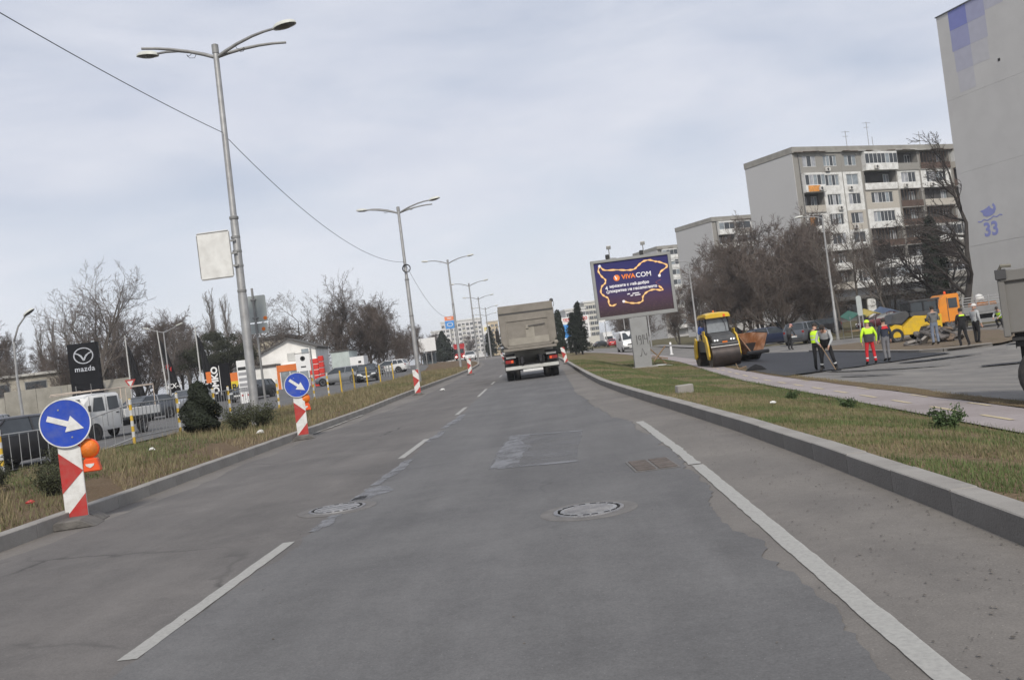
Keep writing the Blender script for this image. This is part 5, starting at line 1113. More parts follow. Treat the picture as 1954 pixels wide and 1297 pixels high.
# asphalt paver hopper
RUST = mat('hot hopper brown', (0.20, 0.075, 0.022), .55, .2, var=.35, scale=2.5, dirt=(.45, .33, .25), dirt_amt=.5, dirt_scale=1.3)
t = thing('asphalt_paver', (9.95, 51.0, G(9.95, 51.0) + .04), radians(30), 'black asphalt paver with a rusty brown open hopper behind the roller', 'paver')
MB().b(-1.3, 1.3, -.2, 3.6, .35, 1.1).build('chassis', BLK_MET, t, bevel=.04)
for s in (-1, 1): MB().prism([(-.1, .0), (2.9, .0), (3.3, .35), (2.9, .72), (-.1, .72), (-.45, .35)], s * .85, s * 1.2, 'x').build('track', TYRE, t, bevel=.03)
for s in (-1, 1):
    hw = MB().add([(s * .55, -1.25, .55), (s * .55, .6, .65), (s * 1.42, .6, 1.75), (s * 1.42, -1.05, 1.62), (s * .60, -1.25, .47), (s * .60, .6, .57), (s * 1.48, .6, 1.70), (s * 1.48, -1.05, 1.57)], [(0, 1, 2, 3), (4, 7, 6, 5), (0, 3, 7, 4), (1, 5, 6, 2), (0, 4, 5, 1), (3, 2, 6, 7)])
    hw.build('hopper_wing', RUST, t); MB().tube([(s * 1.45, -1.05, 1.62), (s * 1.45, .6, 1.76)], .045, 6).build('wing_edge', BLK_MET, t)
MB().add([(-1.42, .6, 1.75), (1.42, .6, 1.75), (.6, .62, .6), (-.6, .62, .6), (-1.42, .68, 1.75), (1.42, .68, 1.75), (.6, .70, .6), (-.6, .70, .6)], [(0, 1, 2, 3), (4, 7, 6, 5), (0, 4, 5, 1), (1, 5, 6, 2), (2, 6, 7, 3), (3, 7, 4, 0)]).build('hopper_back', RUST, t)
MB().b(-.58, .58, -1.2, .6, .46, .54).build('hopper_floor', RUST, t); MB().tube([(-1.1, -1.35, .5), (1.1, -1.35, .5)], .12, 10).build('push_roller', BLK_MET, t)
MB().b(-.9, .9, .8, 2.6, 1.1, 1.5).build('engine_cover', M_GRY, t, bevel=.05); MB().b(-1.0, 1.0, 2.4, 3.3, 1.1, 1.3).build('platform', BLK_MET, t); MB().box((-.8, 2.6, 1.75), (.6, .3, .35), rx=.3).build('console', YEL, t, bevel=.04)

t.scale = (.66, .66, .85)
# second yellow machine beside the rubble
t = thing('wheeled_roller', (20.0, 54.5, G(20.0, 54.5) + .02), radians(8), 'yellow and black roller with dark cab parked behind the rubble', 'road roller')
MB().prism([(-1.0, .45), (.0, .45), (.25, .85), (1.05, .85), (1.3, .5), (1.75, .5), (1.8, 1.55), (.6, 1.55), (-.15, 1.62), (-.85, 1.1), (-1.05, .95)], -.75, .75, 'y').build('body', YEL, t, bevel=.035)
MB().prism([(-1.85, .35), (-1.0, .35), (-1.0, 1.1), (-1.5, 1.2), (-1.9, 1.0)], -.7, .7, 'y').build('front_frame', YEL, t, bevel=.03)
MB().prism([(-1.75, 1.22), (-1.0, 1.15), (-.3, 1.65), (-.5, 2.0), (-1.5, 1.85)], -.6, .6, 'y').build('hood', M_GRY, t, bevel=.06)
MB().b(-.35, 1.7, -.7, .7, 1.58, 1.85).build('cab_base', M_GRY, t, bevel=.02); MB().b(-.28, 1.62, -.66, .66, 1.86, 2.45).build('cab_glass', CARGLASS, t); MB().b(-.4, 1.8, -.75, .75, 2.46, 2.60).build('cab_roof', M_GRY, t, bevel=.04)
for x in (-.3, .62, 1.6): MB().b(x - .05, x + .05, -.70, -.661, 1.85, 2.46).build('cab_post', BLK_MET, t)
text('lettering', 'BOMAG', .27, BLACK, t, (1.15, -.757, 1.25), bold=.015); MB().b(.55, .72, -.76, -.752, 1.14, 1.36).build('emblem', BLACK, t)
for x, r in ((.62, .52), (-1.45, .48)): 
    ty, rm = wheel_meshes(r, .4, RIM_D)
    for y in (-.55, .55): wo = link_mesh('wheel', ty, t, (x, y, r), (0, 0, -pi / 2 if y < 0 else pi / 2)); link_mesh('rim', rm, wo)
MB().b(1.2, 1.6, -.79, -.752, .6, .8).build('step', BLACK, t)

t.scale = (.84, .84, .88)
# orange flatbed lorry
ORL = mat('lorry orange', (0.68, 0.23, 0.012), .4, var=.06, coat=.4, dirt=(.45, .2, .05), dirt_amt=.4)
t = thing('flatbed_lorry', (25.6, 62.5, G(25.6, 62.5) + .02), radians(3), 'orange flatbed lorry with stake sides behind the yellow roller', 'truck')
MB().prism([(-1.6, .65), (.15, .65), (.15, 2.65), (-.9, 2.65), (-1.35, 2.35), (-1.6, 1.6)], -1.1, 1.1, 'y').build('cab', ORL, t, bevel=.06)
MB().b(-.75, -.05, -1.125, -1.102, 1.65, 2.35).build('side_window', CARGLASS, t); MB().add([(-1.62, -.95, 1.62), (-1.62, .95, 1.62), (-1.37, .9, 2.35), (-1.37, -.9, 2.35)], [(0, 1, 2, 3)]).build('windscreen', CARGLASS, t); MB().b(-.85, -.80, -1.12, -1.102, .75, 2.4).build('door_seam', TRIM, t)
MB().lathe([(.0001, .2), (.08, .18), (.1, 0)], 10, Matrix.Translation((-.4, 0, 2.68))).build('beacon', ORANGE_B, t)
MB().b(.3, 6.6, -1.15, 1.15, .95, 1.1).build('bed', GALV_D, t); MB().b(.3, 6.6, -1.18, -1.14, 1.1, 1.55).build('dropside', mat('grey side board', (.2, .2, .2), .7, var=.1), t); MB().b(.3, 6.6, 1.14, 1.18, 1.1, 1.55).build('dropside', MATS['grey side board'], t)
for k in range(4): MB().b(.28, 3.4, -1.12, -1.08, 1.62 + .18 * k, 1.68 + .18 * k).build('stake_rail', GALV, t)
for x in (.35, 1.4, 2.4, 3.4): MB().b(x - .04, x + .04, -1.16, -1.12, 1.1, 2.3).build('stake', ORL if x > 3 else GALV, t)
MB().ball((2.05, -.4, 2.0), .38, 12).build('water_tank', S_WHITE, t, smooth=True); MB().b(1.6, 3.2, -.8, .6, 1.12, 1.75).build('load', ORL, t, bevel=.05)
MB().b(-1.2, 6.4, -.45, .45, .6, .92).build('chassis', BLK_MET, t); MB().b(-1.68, -1.5, -1.1, 1.1, .45, .8).build('bumper', BLACK, t, bevel=.03)
for x in (-.7, 4.6):
    for y in (-.95, .95): ty, rm = WHEELS[('big',)]; wo = link_mesh('wheel', ty, t, (x, y, .5), (0, 0, -pi / 2 if y < 0 else pi / 2)); link_mesh('rim', rm, wo)
t.scale = (.82, .85, .9)
t = thing('dropside_trailer', (31.5, 60.5, G(31.5, 60.5)), 0, 'low beige trailer bed behind the grey-haired end of the orange lorry', 'trailer'); t['label'] = 'low dusty beige trailer at the end of the orange lorry'
MB().b(-1.5, 3.6, -1.1, 1.1, 1.0, 1.15).build('bed', GALV_D, t); MB().b(-1.5, 3.6, -1.13, -1.08, 1.15, 1.95).build('side_board', mat('dusty board', (.33, .31, .27), .8, var=.15), t, bevel=.01); MB().b(-1.5, 3.6, 1.08, 1.13, 1.15, 1.95).build('side_board', MATS['dusty board'], t)
for x in (0, 2.4): MB().b(x, x + .08, -1.17, -1.132, 1.1, 1.98).build('stake', GALV_D, t)
for y in (-.95, .95): ty, rm = WHEELS[('big',)]; wo = link_mesh('wheel', ty, t, (1.2, y, .5), (0, 0, -pi / 2 if y < 0 else pi / 2)); link_mesh('rim', rm, wo)

# rubble pile of broken asphalt slabs
SLAB = [mat('broken asphalt', (.115, .105, .10), .95, var=.3, scale=4, bump=.6, bscale=25), mat('broken concrete', (.26, .24, .22), .95, var=.25, scale=4, bump=.6, bscale=25), mat('clay lump', (.16, .12, .09), .95, var=.3, scale=4, bump=.6)]
t = thing('rubble_pile', (18.9, 48.6, G(18.9, 48.6) + .08), 0, 'heap of broken asphalt slabs on the dirt island beside the yellow roller', 'rubble')
r3 = random.Random(5)
for i in range(34):
    a = r3.uniform(-1, 1); hgt = (1 - abs(a)) * r3.random(); x = a * 1.25 + r3.uniform(-.2, .2); y = r3.uniform(-.8, .8) * (1 - .5 * abs(a)); z = .08 + .85 * hgt
    n_ = r3.randint(5, 7); sz = r3.uniform(.22, .48); pol = [(sz * cos(2 * pi * k / n_) * r3.uniform(.6, 1), sz * sin(2 * pi * k / n_) * r3.uniform(.6, 1)) for k in range(n_)]
    mb = MB(); mb.T = Matrix.Translation((x, y, z)) @ Matrix.Rotation(r3.uniform(-.8, .8), 4, 'X') @ Matrix.Rotation(r3.uniform(-.8, .8), 4, 'Y'); mb.prism(pol, -.06, .06, 'z'); mb.build('slab', SLAB[0 if i % 3 else (1 if i % 2 else 2)], t, bevel=.012)
# wooden trestle, stray plates, kerb block, heap, bollard
WOOD = mat('old timber', (.24, .165, .10), .9, var=.25, scale=5)
t = thing('trestle', (5.3, 51.5, G(5.3, 51.5)), .3, 'crossed wooden trestle beside the billboard pillar', 'trestle')
for a, b_ in (((-.45, 0, 1.0), (.5, .1, .02)), ((.5, 0, 1.0), (-.3, -.1, .25))): MB().tube([a, b_], .04, 4).build('leg', WOOD, t)
MB().box((.15, .05, .42), (.9, .08, .06), ry=.25).build('rail', WOOD, t)
for i, (x, y, r_) in enumerate(((4.9, 50.2, .3), (5.3, 50.6, -.5), (5.6, 50.0, .9))): tag(MB().box((0, 0, .03), (.55, .25, .02), rx=.1, ry=.06 * i).build('scrap_plate', S_WHITE, None, loc=gz(x, y, .02), rz=r_), ['pale scrap plate flat on the grass at the billboard foot', 'pale scrap plate tilted beside the trestle', 'pale scrap plate nearest the cycle path by the trestle'][i], 'scrap', 'scrap plates by the trestle')
tag(MB().b(-.17, .17, -.09, .09, -.05, .15).build('concrete_block', CONC, None, bevel=.02, loc=gz(2.42, 19.2, .0), rz=.25), 'lone concrete block lying in the grass verge', 'block')
hp = MB(); nn = 14
for j in range(6):
    v = j / 5; hp_ring = [(.42 * (1 - v) ** .6 * (1 + .15 * rag(i * .8, 71 + j)) * cos(2 * pi * i / nn), .30 * (1 - v) ** .7 * (1 + .35 * rag(i * .8, 81 + j)) * sin(2 * pi * i / nn), .22 * v ** .8 * (1 + .25 * rag(i * .9, 75))) for i in range(nn)]
    hp.T = Matrix(); (rings := [] if j == 0 else rings).append(hp_ring)
hp.loft(rings); tag(hp.build('asphalt_heap', mat('loose asphalt', (.007, .007, .008), .9, var=.4, scale=9, bump=.8, bscale=30), None, smooth=True, angle=60, loc=gz(7.55, 37.3, .02)), 'small black heap of loose asphalt at the edge of the cycle path', 'heap')
t = thing('bollard', gz(9.4, 80, 0), 0, 'slim white bollard on the side street right of the billboard pillar', 'bollard')
MB().lathe([(.16, -.05), (.16, .06), (.09, .08), (.09, 1.0), (.06, 1.05)], 12).build('post', WHT, t, smooth=True); MB().lathe([(.092, .7), (.095, .7), (.095, .85), (.092, .85)], 12, None, close=True).build('band', GREY_P, t)
t = thing('road_sign', gz(20.2, 63.8), 0, 'tall narrow sign back on twin posts behind the workers', 'road sign')
MB().prism([(x, z + 2.35) for x, z in rounded(.34, 1.35, .15)], -.02, .02, 'y').build('plate', S_GRN, t)
for x in (-.10, .14): MB().tube([(x, .04, -.2), (x, .04, 1.9)], .045, 8).build('post', GALV, t)
t = thing('wooden_stake', gz(7.3, 39.5), 0, 'splintered wooden stake lying at the edge of the fresh asphalt', 'stake'); MB().tube([(0, 0, .02), (.28, -.2, .1)], .03, 4).build('stick', WOOD, t); MB().tube([(.05, .3, .02), (.1, 1.0, .22)], .02, 4).build('splinter', WOOD, t)
# tarpaulin-covered stall and bins behind the workers
t = thing('market_stall', gz(24.0, 74, -.35), .1, 'low stall covered with green, yellow and blue tarpaulins behind the workers', 'stall')
for i, (x0, x1, c_) in enumerate(((-1.9, -.5, (.03, .11, .08)), (-.55, .7, (.40, .31, .06)), (.6, 2.1, (.10, .14, .22)))):
    tp = MB().add([(x0, -.9, 1.65 + .1 * i), (x1, -.9, 1.85), (x1, .8, 2.15), (x0, .8, 2.0), ((x0 + x1) / 2, -.95, 2.0), ((x0 + x1) / 2, .8, 2.4)], [(0, 4, 5, 3), (4, 1, 2, 5)]).build('tarpaulin', mat('tarp %d' % i, c_, .6, var=.25, scale=3), t, fix=False); tp.modifiers.new('thickness', 'SOLIDIFY').thickness = .03
for x in (-1.8, .1, 2.0):
    for y in (-.85, .75): MB().tube([(x, y, 0), (x, y, 1.9)], .03, 6).build('post', GALV_D, t)
MB().b(-1.8, 2.0, -.7, .6, .75, .85).build('counter', WOOD, t)
# litter and shrubs come with the vegetation

# ------------------------------------------------------------------ buildings
PNL = {'white': mat('panel white', (.70, .70, .68), .85, var=.10, scale=.6, dirt=(.36, .35, .32), dirt_amt=.7, dirt_scale=1.1),
       'grey': mat('panel grey', (.27, .26, .24), .9, var=.12, scale=.6, dirt=(.18, .17, .15), dirt_amt=.5, dirt_scale=.6),
       'beige': mat('panel beige', (.46, .43, .38), .9, var=.12, scale=.6, dirt=(.28, .25, .2), dirt_amt=.5, dirt_scale=.6),
       'brown': mat('panel brown', (.085, .055, .042), .8, var=.2, scale=2),
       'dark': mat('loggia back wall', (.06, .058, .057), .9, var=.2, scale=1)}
END_W = mat('end wall render', (.46, .455, .45), .9, var=.05, scale=.25, dirt=(.40, .395, .39), dirt_amt=.4, dirt_scale=.25)
FR_W = mat('window frame white', (.62, .62, .61), .5, var=.06); FR_B = mat('window frame brown', (.12, .08, .055), .6, var=.15)
CURT = mat('curtained glass', (.30, .31, .33), .15, var=.35, scale=1.3, spec=.6); CURT_O = mat('orange curtain', (.60, .26, .06), .6, var=.3, scale=3)
AC_M = mat('air conditioner', (.58, .57, .54), .6, var=.1); FAN = mat('fan grille', (.05, .05, .05), .7)
RUSTY = mat('rusty roof edge', (.12, .085, .065), .9, var=.35, scale=1.5)
def window(parent, x0, x1, z0, z1, y, n, fm=FR_W, gl=None, r=None):
    """glazed unit facing -Y: glass leaf, frame and mullions"""
    f = MB()
    f.b(x0, x1, y - .06, y, z0, z0 + .07); f.b(x0, x1, y - .06, y, z1 - .07, z1)
    for k in range(n + 1):
        x = x0 + (x1 - x0) * k / n; f.b(max(x - .04, x0), min(x + .04, x1), y - .058, y - .002, z0 + .07, z1 - .07)
    w = f.build('window', fm, parent)
    for k in range(n):
        a = x0 + (x1 - x0) * k / n + .04; b_ = x0 + (x1 - x0) * (k + 1) / n - .04
        g = gl or (r.choice((GLASS_D, GLASS_D, GLASS_D, CURT, GLASS_L)) if r else GLASS_D)
        MB().b(a, b_, y - .03, y - .012, z0 + .07, z1 - .07).build('pane', g, w)
    return w
def aircon(parent, x, z, y):
    a = MB().b(x - .42, x + .42, y - .38, y - .05, z, z + .58).build('air_conditioner', AC_M, parent, bevel=.03)
    MB().lathe([(.0001, .01), (.22, .01), (.22, 0)], 14, Matrix.Translation((x - .08, y - .382, z + .29)) @ Matrix.Rotation(pi / 2, 4, 'X')).build('fan', FAN, a)
def cell(t, x0, x1, z0, z1, typ, col, r, n=3):
    """one façade bay on one storey, outer face at y = 0"""
    P = PNL[col]; h = z1 - z0
    if typ == 'win':
        m = (x1 - x0) * .17; a, b_, c, d = x0 + m, x1 - m, z0 + .95, z1 - .35
        p = MB(); p.b(x0, x1, 0, .25, z0, c); p.b(x0, x1, 0, .25, d, z1); p.b(x0, a, .001, .249, c, d); p.b(b_, x1, .001, .249, c, d)
        p.build('panel', P, t); window(t, a, b_, c, d, .16, n, r=r)
    elif typ == 'glazed':                                # closed-in balcony standing proud
        p = MB(); p.b(x0 + .05, x1 - .05, -.75, .1, z0 - .02, z0 + 1.0); p.b(x0 + .05, x1 - .05, -.75, .1, z1 - .35, z1 - .1); p.build('balcony', P, t, bevel=.02)
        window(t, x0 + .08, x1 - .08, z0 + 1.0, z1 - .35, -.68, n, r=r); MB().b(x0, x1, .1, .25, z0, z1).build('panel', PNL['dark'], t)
        for s in (x0 + .06, x1 - .10): MB().b(s, s + .04, -.66, .1, z0 + 1.0, z1 - .35).build('side_frame', FR_W, t)
    elif typ in ('loggia', 'brown'):
        pc = P if typ == 'loggia' else PNL['brown']
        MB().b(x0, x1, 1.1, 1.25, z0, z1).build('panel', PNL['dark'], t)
        MB().b(x0, x1, -.15, 1.1, z0 - .08, z0 + .06).build('slab', PNL['grey'], t)
        MB().b(x0 + .04, x1 - .04, -.16, -.08, z0 + .06, z0 + 1.05).build('parapet', pc, t)
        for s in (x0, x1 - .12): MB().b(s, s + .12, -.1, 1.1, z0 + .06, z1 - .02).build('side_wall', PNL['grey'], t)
        window(t, x0 + .4, x0 + 1.5, z0 + .9, z1 - .4, 1.08, 2, r=r); window(t, x1 - 1.7, x1 - .5, z0 + .2, z1 - .4, 1.08, 2, r=r)
        if typ == 'brown' :
            for k in range(int((x1 - x0) / .7)): MB().b(x0 + .1 + .7 * k, x0 + .16 + .7 * k, -.14, -.10, z0 + 1.06, z1 - .1).build('slat', FR_B, t)
def block(loc, rz, label, L, D, floors, fh, g0, bays, seed, types=None, name='apartment_block', roof_h=.95, clutter=True):
    t = thing(name, loc, rz, label, 'apartment block'); r = random.Random(seed); Ht = g0 + floors * fh
    MB().b(0, L, 1.27, D, -1.5, Ht).build('core_wall', END_W, t)
    MB().b(-.02, .0 + .98, .02, 1.26, g0, Ht).build('corner_strip', PNL['grey'], t)
    MB().b(-.12, -.02 - .003, .0, D, -1.5, Ht - .0).build('end_wall', END_W, t)
    MB().b(-.20, L + .1, -.25, D + .1, Ht + .02, Ht + roof_h).build('roof_parapet', mat('parapet concrete', (.27, .26, .235), .9, var=.15, scale=.7, dirt=(.17, .16, .14), dirt_amt=.5), t, bevel=.03)
    for k in range(int(L / 1.6)):
        if r.random() < .8: MB().box((.8 + 1.6 * k, -.42, Ht + .12 + r.uniform(-.06, .06)), (1.5, .5, .05), rx=r.uniform(-.15, .3)).build('roof_edge_tile', RUSTY if r.random() < .75 else PNL['white'], t)
    for f in range(floors):
        z0 = g0 + fh * f; z1 = z0 + fh
        for i, (a, b_) in enumerate(bays):
            typ, col, n = (types or {}).get((floors - 1 - f, i), (None,) * 3)
            if typ is None: typ = r.choices(('win', 'glazed', 'loggia', 'brown'), (4, 2.4, 2.6, 1.4) if b_ - a < 4.3 else (1, 2, 3, 2))[0]; col = r.choice(('white', 'white', 'white', 'beige', 'grey', 'white')); n = r.choice((2, 3, 3)) if b_ - a < 4.3 else 6
            cell(t, a, b_, z0, z1, typ, col, r, n)
            if clutter and typ in ('win', 'glazed') and r.random() < .55: aircon(t, a + (b_ - a) * r.choice((.3, .7)), z0 + .15, 0 if typ == 'win' else -.75)
        for i in range(len(bays) - 1):
            if bays[i + 1][0] - bays[i][1] > .05: MB().b(bays[i][1] + .002, bays[i + 1][0] - .002, .012, 1.25, z0 + .002, z1 - .002).build('pier', PNL['grey'], t)
        MB().tube([(1.1, -.06, z0), (1.1, -.06, z1)], .06, 6).build('drainpipe', GALV_D, t)
    return t, Ht
bays1 = [(1.1, 5.2), (5.2, 9.4), (9.6, 13.4), (13.8, 20.9), (21.2, 26.2), (26.6, 33.6), (34, 38), (38.2, 42.2), (42.5, 49)]
ty1 = {(0, 0): ('win', 'grey', 3), (0, 1): ('win', 'grey', 4), (0, 2): ('win', 'grey', 3), (0, 3): ('glazed', 'white', 8), (0, 4): ('loggia', 'grey', 3), (0, 5): ('brown', 'grey', 3),
       (1, 0): ('glazed', 'white', 5), (1, 1): ('win', 'white', 4), (1, 2): ('win', 'white', 2), (1, 3): ('loggia', 'white', 3), (1, 4): ('win', 'white', 4), (1, 5): ('win', 'white', 6),
       (2, 0): ('loggia', 'beige', 3), (2, 1): ('win', 'white', 5), (2, 2): ('win', 'white', 3), (2, 3): ('win', 'beige', 6), (2, 4): ('brown', 'grey', 3), (2, 5): ('loggia', 'beige', 3),
       (3, 0): ('win', 'white', 3), (3, 1): ('win', 'white', 5), (3, 2): ('win', 'beige', 3), (3, 3): ('win', 'white', 6), (3, 4): ('brown', 'beige', 3), (3, 5): ('brown', 'white', 3),
       (4, 0): ('loggia', 'white', 3), (4, 1): ('win', 'white', 3), (4, 2): ('win', 'white', 2), (4, 3): ('brown', 'white', 3), (4, 4): ('brown', 'grey', 3), (4, 5): ('glazed', 'white', 6)}
B1, HT = block((37.58, 140, -.2), radians(29.4), 'weathered white panel apartment block with rows of balconies and a blank grey end wall', 50, 10.3, 7, 2.95, 4.7, bays1, 11, ty1)
MB().b(1.55, 3.9, -.80, -.79, HT - 2.95 * 1 - 2.0, HT - 2.95 - 2.9).build('orange_panel', CURT_O, B1); MB().b(1.9, 2.9, .10, .13, HT - 3 * 2.95 - 2.0, HT - 3 * 2.95 - .5).build('orange_blind', CURT_O, B1)
# shop level with a flat canopy
cp = MB().b(-3.4, 30, -3.6, -.05, 3.0, 3.55).build('canopy', mat('canopy fascia', (.09, .088, .085), .9, var=.2), B1, bevel=.03)
MB().b(-2.6, 30, -.6, 1.2, -1.5, 2.98).build('shop_wall', mat('shop wall', (.19, .185, .18), .9, var=.15, scale=.4), B1)
for i in range(6):
    w = window(B1, 1.5 + 4.6 * i, 4.8 + 4.6 * i, .6, 2.4, -.62, 3, FR_B, GLASS_D)
MB().b(7.6, 9.2, -3.4, -3.2, -1, 2.95).build('column', PNL['white'], B1); MB().b(30.05, 50, .0, 1.2, -1.5, 4.6).build('plinth', PNL['grey'], B1)
for i, (x, h) in enumerate(((14.5, 3.2), (19.3, 4.6), (20.2, 2.2), (31.0, 3.0))):
    an = MB().tube([(x, 3, HT + .5), (x, 3, HT + .9 + h)], .045, 5).build('aerial', GALV_D, B1)
    for k in range(2 if i < 2 else 0): MB().tube([(x - .9 + .2 * k, 3, HT + .7 + h - .7 * k), (x + .9 - .4 * k, 3, HT + .75 + h - .7 * k)], .03, 4).build('aerial_bar', GALV_D, an)
bays2 = [(1.1, 5.2), (5.3, 9.3), (9.5, 13.3), (13.6, 19.5), (19.8, 24.5)]
block((34.6, 196, 0), radians(27), 'grey apartment block behind the brown thicket', 28, 13, 7, 2.85, 3.0, bays2, 23, None, clutter=False)
block((31.2, 268, .1), radians(22), 'white apartment block top showing just right of the billboard', 24, 15, 8, 2.85, 2.2, [(1.1, 6), (6.3, 11), (11.3, 16), (16.3, 21)], 31, {(k, i): ('glazed', 'white', 4) for k in range(8) for i in range(4)}, clutter=False)

# blank end wall with painted squares, swan and number
t = thing('apartment_block', (32.94, 76, -.8), radians(20.3 - 90), 'tall grey blank end wall with blue squares and number 33 at right edge', 'apartment block')
W33 = mat('grey render', (.50, .49, .475), .92, var=.03, scale=.3, dirt=(.42, .41, .40), dirt_amt=.5, dirt_scale=.5)
H33 = 24.2
MB().b(0, 14, .06, 60, -1, H33 - .02).build('core_wall', W33, t)
for i, (a, b_) in enumerate(((-1, 5.88), (5.90, 11.7), (11.71, 17.5), (17.51, H33))): MB().b(-.05, 14.02, 0, .055, a, b_).build('render_panel', W33, t)
MB().b(-.12, 14.1, -.08, 60, H33, H33 + .07).build('roof_flashing', mat('dark flashing', (.07, .075, .085), .6), t)
SQ = {}
for i, (x0, x1, z0, z1, k) in enumerate(((1.18, 2.95, 21.88, 23.37, 1.0), (2.95, 4.7, 21.88, 23.37, .55), (4.7, 6.4, 22.2, 23.37, .25), (1.18, 3.0, 20.25, 21.86, .65), (3.0, 4.7, 20.25, 21.86, .3), (1.3, 3.0, 18.6, 20.23, .32), (3.0, 4.6, 18.6, 20.23, .12), (1.4, 3.0, 17.0, 18.58, .15))):
    base = (.495, .485, .47); blu = (.19, .21, .46); c_ = tuple(a * (1 - k) + b_ * k for a, b_ in zip(base, blu))
    MB().b(x0, x1, -.006, -.002, z0 + .8, z1 + .8 if z1 < 23 else H33 - .02).build('painted_square', mat('painted square %d' % i, c_, .9, var=.05), t)
INK = mat('painted mark blue', (.24, .26, .51), .85, var=.06)
text('number', '33', 1.45, INK, t, (2.62, -.006, 6.90), bold=.045)
sw = MB().prism([(1.75, 8.45), (2.0, 8.28), (2.05, 8.05), (2.35, 7.92), (2.85, 7.95), (3.15, 8.1), (3.32, 8.35), (3.3, 8.6), (3.12, 8.86), (3.0, 8.68), (3.12, 8.55), (3.02, 8.4), (2.85, 8.5), (2.72, 8.72), (2.5, 8.6), (2.15, 8.5)], -.012, -.006, 'y'); sw.build('swan_mark', INK, t)
wv = [(1.45, 7.72), (1.75, 7.66), (2.05, 7.8), (2.35, 7.68), (2.7, 7.76), (3.0, 7.9), (3.3, 7.8), (3.6, 7.92), (3.85, 7.86)]
MB().prism(wv + [(x, z - .09) for x, z in wv[::-1]], -.012, -.006, 'y').build('wave_mark', INK, t)
MB().b(5.3, 5.5, -.02, .04, 18.95, 19.15).build('vent_hole', GAP, t)

# far blocks
def far_block(loc, rz, W, D, H, floors, cols, label, wall, acc=None):
    t = thing('apartment_block', loc, rz, label, 'apartment block'); MB().b(-W / 2, W / 2, 0, D, -2, H).build('wall', wall, t); MB().b(-W / 2 - .4, W / 2 + .4, -.4, D + .4, H + .01, H + .8).build('roof', PNL['white'], t)
    wm = MB().b(-.85, .85, -.12, -.02, -.75, .75).mesh('window', GLASS_D)
    fm = MB().b(-.05, .05, -.16, -.125, -.75, .75).mesh('mullion', FR_W)
    for f in range(floors):
        for c_ in range(cols):
            if (c_ % 3) == 2 and acc: MB().b(-W / 2 + W * (c_ + .12) / cols, -W / 2 + W * (c_ + .88) / cols, -.5, -.02, 3 + f * (H - 4) / floors, 4.1 + f * (H - 4) / floors).build('balcony', acc, t)
            w = link_mesh('window', wm, t, (-W / 2 + W * (c_ + .5) / cols, 0, 4.4 + f * (H - 4) / floors)); link_mesh('mullion', fm, w)
    return t
CREAM = mat('far cream wall', (.55, .53, .47), .9, var=.05); FWHITE = mat('far white wall', (.62, .61, .60), .9, var=.05); OCHRE = mat('far ochre wall', (.50, .40, .26), .9, var=.06)
far_block((-59.5, 600, 1.2), radians(4), 26, 14, 24.5, 7, 10, 'long white slab block far away, left of the tipper truck', FWHITE, CREAM)
far_block((-77, 615, 1.2), radians(4), 9, 14, 20, 6, 4, 'lower white block at the left end of the far slab', FWHITE)
far_block((-42.5, 640, 1.2), radians(4), 8, 14, 23, 6, 3, 'ochre block at the right end of the far slab', OCHRE)
far_block((9.6, 420, 1), radians(10), 9, 14, 15.8, 5, 4, 'white and red-brown block just right of the tipper truck', FWHITE, mat('far red brown', (.22, .06, .05), .9))
far_block((17.6, 450, 1), radians(10), 6, 14, 19.5, 6, 3, 'tall cream block left of the billboard', CREAM)

